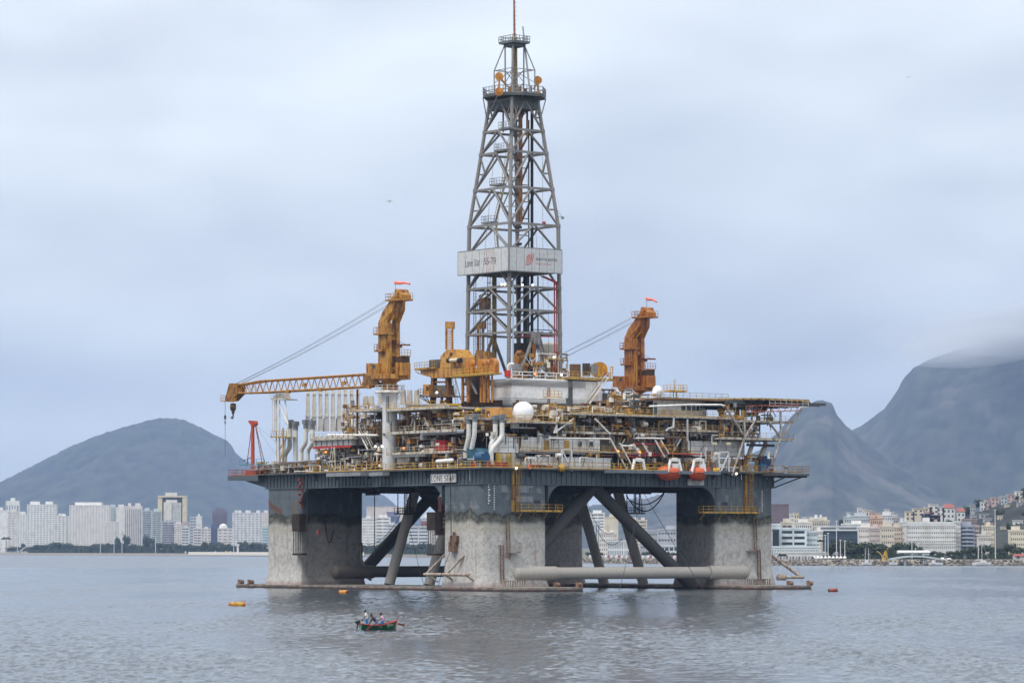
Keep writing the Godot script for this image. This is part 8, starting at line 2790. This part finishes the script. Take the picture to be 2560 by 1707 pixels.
# ---------------------------------------------------------------- boats, buoys, birds and people
func sd_body(bones: Array, cell: float) -> MB:   # bones: [a, b, ra, rb, colour]; one smooth skin over all of them, by surface nets
	var lo := Vector3(1e9, 1e9, 1e9)
	var hi := -lo
	for q in bones:
		var rr: float = maxf(q[2], q[3]) + cell * 2
		for p in [q[0], q[1]]:
			lo = lo.min(p - Vector3.ONE * rr); hi = hi.max(p + Vector3.ONE * rr)
	var n := Vector3i(((hi - lo) / cell).ceil()) + Vector3i.ONE * 2
	var f := PackedFloat32Array()
	f.resize(n.x * n.y * n.z)
	f.fill(1.0)
	var kk := 0.035
	for q in bones:
		var a: Vector3 = q[0]
		var d: Vector3 = q[1] - a
		var l2 := maxf(d.length_squared(), 1e-9)
		var rr: float = maxf(q[2], q[3]) + cell * 2.5 + kk
		var m0 := Vector3i(((a.min(q[1]) - Vector3.ONE * rr - lo) / cell).floor()).max(Vector3i.ZERO)
		var m1 := Vector3i(((a.max(q[1]) + Vector3.ONE * rr - lo) / cell).ceil()).min(n - Vector3i.ONE)
		for z in range(m0.z, m1.z + 1):
			for y in range(m0.y, m1.y + 1):
				for x in range(m0.x, m1.x + 1):
					var p := lo + Vector3(x, y, z) * cell
					var t := clampf((p - a).dot(d) / l2, 0, 1)
					var s: float = (p - a - d * t).length() - lerpf(q[2], q[3], t)
					var i := (z * n.y + y) * n.x + x
					var o := f[i]
					var h := clampf(0.5 + 0.5 * (o - s) / kk, 0, 1)
					f[i] = lerpf(o, s, h) - kk * h * (1 - h)
	var b := MB.new()
	var id := {}
	for z in n.z - 1:
		for y in n.y - 1:
			for x in n.x - 1:
				var i := (z * n.y + y) * n.x + x
				var c := [f[i], f[i + 1], f[i + n.x], f[i + n.x + 1], f[i + n.x * n.y], f[i + n.x * n.y + 1], f[i + n.x * n.y + n.x], f[i + n.x * n.y + n.x + 1]]
				var neg := 0
				for v in c: neg += 1 if v < 0 else 0
				if neg == 0 or neg == 8: continue
				var s := Vector3.ZERO
				var m := 0
				for e in [[0, 1], [2, 3], [4, 5], [6, 7], [0, 2], [1, 3], [4, 6], [5, 7], [0, 4], [1, 5], [2, 6], [3, 7]]:
					var u: float = c[e[0]]
					var w: float = c[e[1]]
					if (u < 0) != (w < 0):
						var t := u / (u - w)
						s += Vector3(e[0] & 1, (e[0] >> 1) & 1, e[0] >> 2).lerp(Vector3(e[1] & 1, (e[1] >> 1) & 1, e[1] >> 2), t)
						m += 1
				var p := lo + (Vector3(x, y, z) + s / m) * cell
				id[i] = b.v.size()
				var g := Vector3(c[1] + c[3] + c[5] + c[7] - c[0] - c[2] - c[4] - c[6], c[2] + c[3] + c[6] + c[7] - c[0] - c[1] - c[4] - c[5], c[4] + c[5] + c[6] + c[7] - c[0] - c[1] - c[2] - c[3])
				b.v.append(p); b.n.append(g.normalized())
				var best := 1e9
				var col := Color.WHITE
				for q in bones:
					var a: Vector3 = q[0]
					var d: Vector3 = q[1] - a
					var t := clampf((p - a).dot(d) / maxf(d.length_squared(), 1e-9), 0, 1)
					var ds: float = (p - a - d * t).length() - lerpf(q[2], q[3], t)
					if ds < best:
						best = ds; col = q[4]
				b.c.append(col)
	var step := [1, n.x, n.x * n.y]
	for z in range(1, n.z - 1):
		for y in range(1, n.y - 1):
			for x in range(1, n.x - 1):
				var i := (z * n.y + y) * n.x + x
				for ax in 3:
					var s0 := f[i] < 0
					if s0 == (f[i + step[ax]] < 0): continue
					var u: int = step[(ax + 1) % 3]
					var w: int = step[(ax + 2) % 3]
					var q := [i, i - u, i - u - w, i - w]
					var ok := true
					for k in q: ok = ok and id.has(k)
					if not ok: continue
					var A: int = id[q[0]]; var B: int = id[q[1]]; var C: int = id[q[2]]; var E: int = id[q[3]]
					if (b.v[C] - b.v[A]).cross(b.v[B] - b.v[A]).dot(b.n[A] + b.n[C]) >= 0: b.i.append_array(PackedInt32Array([A, B, C, A, C, E]))
					else: b.i.append_array(PackedInt32Array([A, C, B, A, E, C]))
	return b

func figure(label: String, root: Transform3D, j: Dictionary, skin: Color, shirt: Color, legs: Color, cap, bare_arms := true) -> void:
	# j holds the joints: head, neck, chest, hip, and per side shoulder, elbow, hand, thigh, knee, foot; x is where the boat points
	var t := Node3D.new()
	t.name = numbered("person")
	add_child(t)
	t.transform = root
	tag(t, label, "person", "")
	t.set_meta("base", Vector3.ZERO)
	var arm := skin if bare_arms else shirt
	var hd: Vector3 = j.head
	var fc: Vector3 = j.face   # where the face looks
	var bn := [[hd + Vector3(0, 0.035, 0), hd - Vector3(0, 0.03, 0) + fc * 0.015, 0.095, 0.082, skin], [hd - Vector3(0, 0.06, 0) + fc * 0.03, hd - Vector3(0, 0.085, 0) + fc * 0.045, 0.055, 0.045, skin], [hd + fc * 0.10 - Vector3(0, 0.005, 0), hd + fc * 0.115 - Vector3(0, 0.03, 0), 0.012, 0.018, skin], [hd - Vector3(0, 0.06, 0), j.neck, 0.055, 0.062, skin], [j.neck, j.chest, 0.085, 0.135, shirt], [j.chest, j.hip, 0.14, 0.125, shirt], [j.hip + Vector3(0, 0.10, 0), j.hip - Vector3(0, 0.06, 0), 0.145, 0.15, legs]]
	for s in 2:
		var e := Vector3.UP.cross(fc) * (0.085 if s == 0 else -0.085)
		bn.append([hd + e, hd + e - Vector3(0, 0.03, 0), 0.018, 0.014, skin])
		var S: Array = j.l if s == 0 else j.r
		bn.append([j.neck - Vector3(0, 0.07, 0), S[0], 0.07, 0.066, shirt])
		bn.append([S[0], S[0].lerp(S[1], 0.45), 0.064, 0.055, shirt])
		bn.append([S[0].lerp(S[1], 0.45), S[1], 0.048, 0.042, arm])
		bn.append([S[1], S[2], 0.042, 0.030, arm])
		var d: Vector3 = (S[2] - S[1]).normalized()
		bn.append([S[2], S[2] + d * 0.07, 0.032, 0.034, skin])
		bn.append([j.hip, S[3], 0.12, 0.1, legs])
		bn.append([S[3], S[4], 0.092, 0.07, legs])
		bn.append([S[4], S[5], 0.068, 0.05, legs])
		bn.append([S[5], S[5] + fc * 0.16 - Vector3(0, 0.02, 0), 0.05, 0.04, Color(0.02, 0.02, 0.02)])
	var b := sd_body(bn, 0.026)
	for s in 2:   # five fingers on each hand, curled round what it holds
		var S: Array = j.l if s == 0 else j.r
		var d: Vector3 = (S[2] - S[1]).normalized()
		var sd := d.cross(Vector3.UP).normalized()
		if sd.length() < 0.5: sd = Vector3.RIGHT
		var up := sd.cross(d).normalized()
		b.col = skin
		for k in 5:
			var o: Vector3 = S[2] + d * (0.09 if k < 4 else 0.03) + sd * (-0.03 + 0.02 * k if k < 4 else 0.045)
			var L: float = [0.045, 0.05, 0.047, 0.036, 0.035][k]
			var m: Vector3 = o + d * L + (sd * 0.02 if k == 4 else Vector3.ZERO)
			b.tube(o, m, 0.0095, 0.009, 6); b.tube(m, m + d * L * 0.3 - up * L * 0.7, 0.009, 0.007, 6)
	part("body", b, mat(1, 1, 1, 0.8, "vc"), t)
	b = MB.new()
	b.ball(hd + Vector3(0, 0.045, 0) - fc * 0.015, 0.108, 14, 0.0 if cap != null else -0.15)
	if cap != null: b.tbox(Transform3D(Basis(Vector3.UP.cross(fc), Vector3.UP, fc), hd + Vector3(0, 0.05, 0) + fc * 0.15), Vector3(0.15, 0.015, 0.14))
	part("cap" if cap != null else "hair", b, mat(0.012, 0.011, 0.011, 0.9, ""), t)
	b = MB.new()
	for s in [-1, 1]: b.ball(hd + fc * 0.086 + Vector3.UP.cross(fc) * 0.033 * s, 0.012, 8)
	part("eyes", b, mat(0.05, 0.045, 0.04, 0.3, ""), t)
	b = MB.new()
	b.tbox(Transform3D(Basis(Vector3.UP.cross(fc), Vector3.UP, fc), hd - Vector3(0, 0.058, 0) + fc * 0.088), Vector3(0.045, 0.010, 0.01))
	part("mouth", b, mat(0.12, 0.04, 0.035, 0.6, ""), t)

func afloat() -> void:
	# the fishing boat
	var D := 330.0
	var c := bg(944, 1374, D); c.y = 0.0
	var bt := Transform3D(Basis(Vector3.UP, deg_to_rad(18.0)), c)
	var t := Node3D.new()
	t.name = "rowing_boat"
	add_child(t)
	t.transform = bt
	t.set_meta("base", Vector3.ZERO)
	tag(t, "small green wooden rowing boat with a red gunwale carrying three people", "rowing boat")
	var P := []
	var Pi := []
	var top := []
	var n := 17
	for k in n:
		var f := k / float(n - 1)
		var x := lerpf(-1.72, 1.78, f)
		var w := 0.72 * pow(sin(PI * clampf(0.22 + 0.78 * f, 0, 1)), 0.75)
		if k == n - 1: w = 0.02
		var sh := 0.50 + 0.42 * pow(absf(f - 0.38) / 0.62, 2.0)
		var kl := -0.18 + 0.10 * pow(f, 6)
		for j in 13:
			var s := j / 12.0 * 2 - 1
			var a := absf(s)
			var xx := x - (0.12 * (1 - a) if k == n - 1 else 0.0) + (0.10 * a * f * f)
			P.append(Vector3(xx, lerpf(kl, sh, pow(a, 1.6)), w * signf(s) * pow(a, 0.55)))
			Pi.append(Vector3(xx * 0.985, lerpf(kl + 0.06, sh - 0.01, pow(a, 1.6)), (w - 0.035) * signf(s) * pow(a, 0.55)))
		top.append([Vector3(x + 0.10 * f * f, sh, w), Vector3(x + 0.10 * f * f, sh, -w)])
	var b := MB.new()
	b.grid(P, 13, n)
	part("hull", b, mat(0.008, 0.085, 0.035, 0.4, "soft"), t)
	b = MB.new()
	b.grid(Pi, 13, n)
	part("inner_planking", b, mat(0.22, 0.045, 0.03, 0.7, "soft"), t)
	b = MB.new()
	for k in n - 1:
		for s in 2: b.beam(top[k][s], top[k + 1][s], 0.09, 0.07)
	part("gunwale", b, mat(0.42, 0.045, 0.03, 0.5, ""), t)
	b = MB.new()
	var st := []
	for j in 13: st.append(P[j])
	for j in 12: b.tri(Vector3(-1.73, 0.2, 0), st[j], st[j + 1], Vector3(0, 0.2, 0))
	part("transom", b, mat(0.20, 0.36, 0.32, 0.5, ""), t)
	for x in [-0.9, 0.1, 0.95]:
		b = MB.new()
		b.box(Vector3(x, 0.33, 0), Vector3(0.26, 0.04, 1.25 if x < 0.5 else 0.85))
		part("thwart", b, mat(0.45, 0.40, 0.33, 0.7, "soft"), t)
	b = MB.new()
	b.beam(Vector3(1.72, -0.05, 0), Vector3(1.9, 1.0, 0), 0.09)
	part("stem_post", b, mat(0.40, 0.045, 0.03, 0.5, ""), t)
	b = MB.new()
	b.box(Vector3(0.35, 0.48, 0.1), Vector3(0.5, 0.3, 0.6)); b.ball(Vector3(0.62, 0.45, -0.1), 0.22, 10)
	solo_at("fishing_net", b, mat(0.03, 0.03, 0.05, 0.9, ""), "dark heap of nets lying amidships in the green rowing boat", "net", bt)
	letters("RUTE 1", t, Vector3(0.82, 0.42, 0.545), Vector3(0.42, 0.1, 1).normalized(), 0.66, 0.16, Color(0.6, 0.62, 0.6))
	# outboard motor
	b = MB.new()
	b.tbox(Transform3D(Basis(Vector3.BACK, 0.35), Vector3(-1.95, 0.78, 0)), Vector3(0.42, 0.30, 0.30))
	var ob := solo_at("outboard_motor", b, mat(0.012, 0.012, 0.013, 0.4, ""), "black tilted outboard motor clamped to the stern of the green boat", "outboard motor", bt)
	b = MB.new()
	b.beam(Vector3(-1.9, 0.7, 0), Vector3(-2.05, 0.1, 0), 0.12); b.tube(Vector3(-1.8, 0.8, 0), Vector3(-1.45, 0.98, 0.02), 0.025, 0.025, 6)
	var om := MeshInstance3D.new()
	om.name = "shaft"; om.mesh = b.mesh(); om.mesh.surface_set_material(0, mat(0.02, 0.02, 0.021, 0.5, "")); ob.add_child(om, true)
	# oars
	for q in [[Vector3(0.05, 0.95, 0.25), Vector3(-1.45, 0.10, 1.35), "red oar trailing over the near side of the green rowing boat"], [Vector3(0.62, 0.98, -0.30), Vector3(3.0, 0.42, -1.3), "red oar reaching out beyond the bow of the green rowing boat"]]:
		b = MB.new()
		b.tube(q[0], q[1], 0.03, 0.025, 6)
		var o := solo_at("oar", b, mat(0.26, 0.06, 0.03, 0.6, ""), q[2], "oar", bt)
		b = MB.new()
		var dd: Vector3 = (q[1] - q[0]).normalized()
		b.beam(q[1] - dd * 0.75, q[1] + dd * 0.05, 0.05, 0.17)
		om = MeshInstance3D.new()
		om.name = "blade"; om.mesh = b.mesh(); om.mesh.surface_set_material(0, mat(0.14, 0.018, 0.014, 0.6, "")); o.add_child(om, true)
	var wad := Color(0.012, 0.13, 0.42)
	var dark := Color(0.035, 0.02, 0.014)
	# standing at the stern, stooping a little, one hand on the motor's tiller
	figure("person in a white shirt and blue waders standing at the stern, hand on the motor", bt, {
		"head": Vector3(-1.22, 1.78, 0.02), "face": Vector3(-0.94, -0.25, 0.2).normalized(), "neck": Vector3(-1.18, 1.62, 0.02), "chest": Vector3(-1.12, 1.36, 0.0), "hip": Vector3(-1.05, 0.95, 0.0),
		"l": [Vector3(-1.18, 1.50, 0.19), Vector3(-1.34, 1.22, 0.22), Vector3(-1.54, 1.03, 0.10), Vector3(-1.04, 0.88, 0.09), Vector3(-1.08, 0.48, 0.11), Vector3(-1.02, 0.05, 0.12)],
		"r": [Vector3(-1.12, 1.50, -0.18), Vector3(-1.06, 1.22, -0.24), Vector3(-1.20, 1.02, -0.20), Vector3(-1.04, 0.88, -0.09), Vector3(-1.06, 0.48, -0.11), Vector3(-1.0, 0.05, -0.12)]}, dark, Color(0.62, 0.60, 0.54), wad, null)
	# bending forward amidships
	figure("person in a dark shirt and blue waders bending forward amidships in the green boat", bt, {
		"head": Vector3(-0.62, 1.42, 0.05), "face": Vector3(-0.85, -0.5, 0.1).normalized(), "neck": Vector3(-0.52, 1.29, 0.04), "chest": Vector3(-0.38, 1.10, 0.02), "hip": Vector3(-0.14, 0.80, 0.0),
		"l": [Vector3(-0.50, 1.17, 0.20), Vector3(-0.64, 0.90, 0.25), Vector3(-0.80, 0.66, 0.24), Vector3(-0.16, 0.74, 0.09), Vector3(-0.30, 0.42, 0.12), Vector3(-0.12, 0.06, 0.12)],
		"r": [Vector3(-0.46, 1.17, -0.17), Vector3(-0.62, 0.92, -0.22), Vector3(-0.76, 0.70, -0.16), Vector3(-0.16, 0.74, -0.09), Vector3(-0.28, 0.42, -0.11), Vector3(-0.10, 0.06, -0.12)]}, dark, Color(0.05, 0.035, 0.045), wad, null)
	# standing near the bow with the oars
	figure("person in a pink shirt, dark cap and blue waders rowing near the bow", bt, {
		"head": Vector3(0.32, 1.50, 0.04), "face": Vector3(-0.96, -0.22, 0.15).normalized(), "neck": Vector3(0.37, 1.35, 0.03), "chest": Vector3(0.44, 1.12, 0.01), "hip": Vector3(0.48, 0.76, 0.0),
		"l": [Vector3(0.36, 1.24, 0.20), Vector3(0.22, 1.02, 0.26), Vector3(0.04, 0.94, 0.25), Vector3(0.48, 0.70, 0.09), Vector3(0.40, 0.36, 0.11), Vector3(0.50, 0.05, 0.12)],
		"r": [Vector3(0.46, 1.24, -0.17), Vector3(0.66, 1.08, -0.25), Vector3(0.62, 0.98, -0.28), Vector3(0.48, 0.70, -0.09), Vector3(0.42, 0.36, -0.11), Vector3(0.50, 0.05, -0.12)]}, dark, Color(0.66, 0.36, 0.46), wad, true)
	# a worker at the rig's near corner
	var wp := pz(1303, 1174, 0.6)
	figure("person in dark overalls standing at the rig's deck edge by the near corner", RT * Transform3D(Basis(), Vector3(wp.x, 22.72, 0.6)), {
		"head": Vector3(0, 1.62, 0), "face": Vector3(0.3, 0, 0.95).normalized(), "neck": Vector3(0, 1.46, -0.02), "chest": Vector3(0, 1.25, -0.02), "hip": Vector3(0, 0.92, -0.02),
		"l": [Vector3(0.19, 1.38, -0.02), Vector3(0.24, 1.12, 0.08), Vector3(0.16, 1.05, 0.30), Vector3(0.09, 0.86, 0), Vector3(0.1, 0.48, 0.03), Vector3(0.1, 0.06, 0)],
		"r": [Vector3(-0.19, 1.38, -0.02), Vector3(-0.24, 1.12, 0.08), Vector3(-0.16, 1.05, 0.30), Vector3(-0.09, 0.86, 0), Vector3(-0.1, 0.48, 0.03), Vector3(-0.1, 0.06, 0)]}, dark, Color(0.03, 0.03, 0.035), Color(0.03, 0.03, 0.04), null, false)
	# mooring buoys
	for q in [[571, 613, 1508, 1515, 472.0, Color(0.56, 0.33, 0.03), Color(0.45, 0.14, 0.02), "yellow drum shaped buoy with orange ends floating left of the rowing boat", 0.15], [846, 876, 1477, 1482, 610.0, Color(0.58, 0.26, 0.03), Color(0.16, 0.04, 0.02), "orange drum buoy with a dark end close under the rig's left side", -0.5], [2072, 2097, 1473, 1479, 634.0, Color(0.30, 0.06, 0.025), Color(0.16, 0.05, 0.03), "rusty red drum buoy floating right of the rig", 0.4]]:
		var Dq: float = q[4]
		var a := bg(q[0], q[2], Dq)
		var e := bg(q[1], q[2], Dq)
		a.y = 0.16; e.y = 0.22
		var d: Vector3 = (e - a).rotated(Vector3.UP, q[8])
		t = thing("mooring_buoy", q[7], "buoy", Vector3(a.x, 0, a.z), "", true)
		var cc: Color = q[5]
		var ce: Color = q[6]
		b = MB.new()
		b.tube(a + d * 0.16, a + d * 0.84, 0.36, 0.36, 14)
		for f in [0.18, 0.5, 0.82]: b.tube(a + d * (f - 0.02), a + d * (f + 0.02), 0.39, 0.39, 14)
		part("drum", b, mat(cc.r, cc.g, cc.b, 0.55, "rust"), t)
		for f in [[0.0, 0.16], [0.84, 1.0]]:
			b = MB.new()
			b.tube(a + d * f[0], a + d * f[1], 0.30 if f[0] == 0.0 else 0.36, 0.36 if f[0] == 0.0 else 0.28, 14)
			part("end_cap", b, mat(ce.r, ce.g, ce.b, 0.6, "rust"), t)
		b = MB.new()
		b.tube(a + d * 0.9 + Vector3(0, 0.3, 0), a + d * 1.02 + Vector3(0, 0.55, 0), 0.04, 0.04, 5)
		part("lug", b, DGREY, t)
	# sea birds
	for q in [[973, 504, 330.0, 0.75, 0.10, "dark bird gliding left of the derrick"], [2272, 193, 520.0, 0.9, -0.05, "small bird high up on the right"], [1762, 872, 900.0, 0.9, 0.2, "tiny far bird right of the farther crane"]]:
		var p := bg(q[0], q[1], q[2])
		t = thing("seabird", q[5], "bird", p, "", true)
		b = MB.new()
		var s: float = q[3]
		var bd := []
		for k in 7: bd.append([p + Vector3(0, 0, -0.22 + k * 0.075), [0.01, 0.04, 0.06, 0.065, 0.05, 0.035, 0.01][k]])
		b.ring_strip(bd, Vector3.RIGHT, Vector3.UP, 8, false)
		part("body", b, mat(0.03, 0.03, 0.032, 0.8, ""), t)
		for sd in [-1.0, 1.0]:
			b = MB.new()
			var m0 := p + Vector3(sd * s * 0.22, 0.10 + q[4] * 0.3, 0.02)
			var m1 := p + Vector3(sd * s * 0.5, 0.02 - q[4] * 0.3, 0.10)
			b.hexa([p + Vector3(0, 0.03, -0.09), p + Vector3(0, 0.03, 0.09), p + Vector3(0, 0.0, 0.09), p + Vector3(0, 0.0, -0.09), m0 + Vector3(0, 0.02, -0.08), m0 + Vector3(0, 0.02, 0.07), m0 + Vector3(0, 0, 0.07), m0 + Vector3(0, 0, -0.08)])
			b.hexa([m0 + Vector3(0, 0.02, -0.08), m0 + Vector3(0, 0.02, 0.07), m0 + Vector3(0, 0, 0.07), m0 + Vector3(0, 0, -0.08), m1 + Vector3(0, 0.01, -0.02), m1 + Vector3(0, 0.01, 0.02), m1, m1 + Vector3(0, 0, -0.02)])
			part("wing", b, mat(0.03, 0.03, 0.032, 0.8, ""), t)

func solo_at(called: String, b: MB, m: Material, label: String, cat: String, tr: Transform3D) -> MeshInstance3D:
	var o := MeshInstance3D.new()
	o.mesh = b.mesh()
	o.mesh.surface_set_material(0, m)
	o.name = numbered(called)
	add_child(o)
	o.transform = tr
	tag(o, label, cat)
	return o
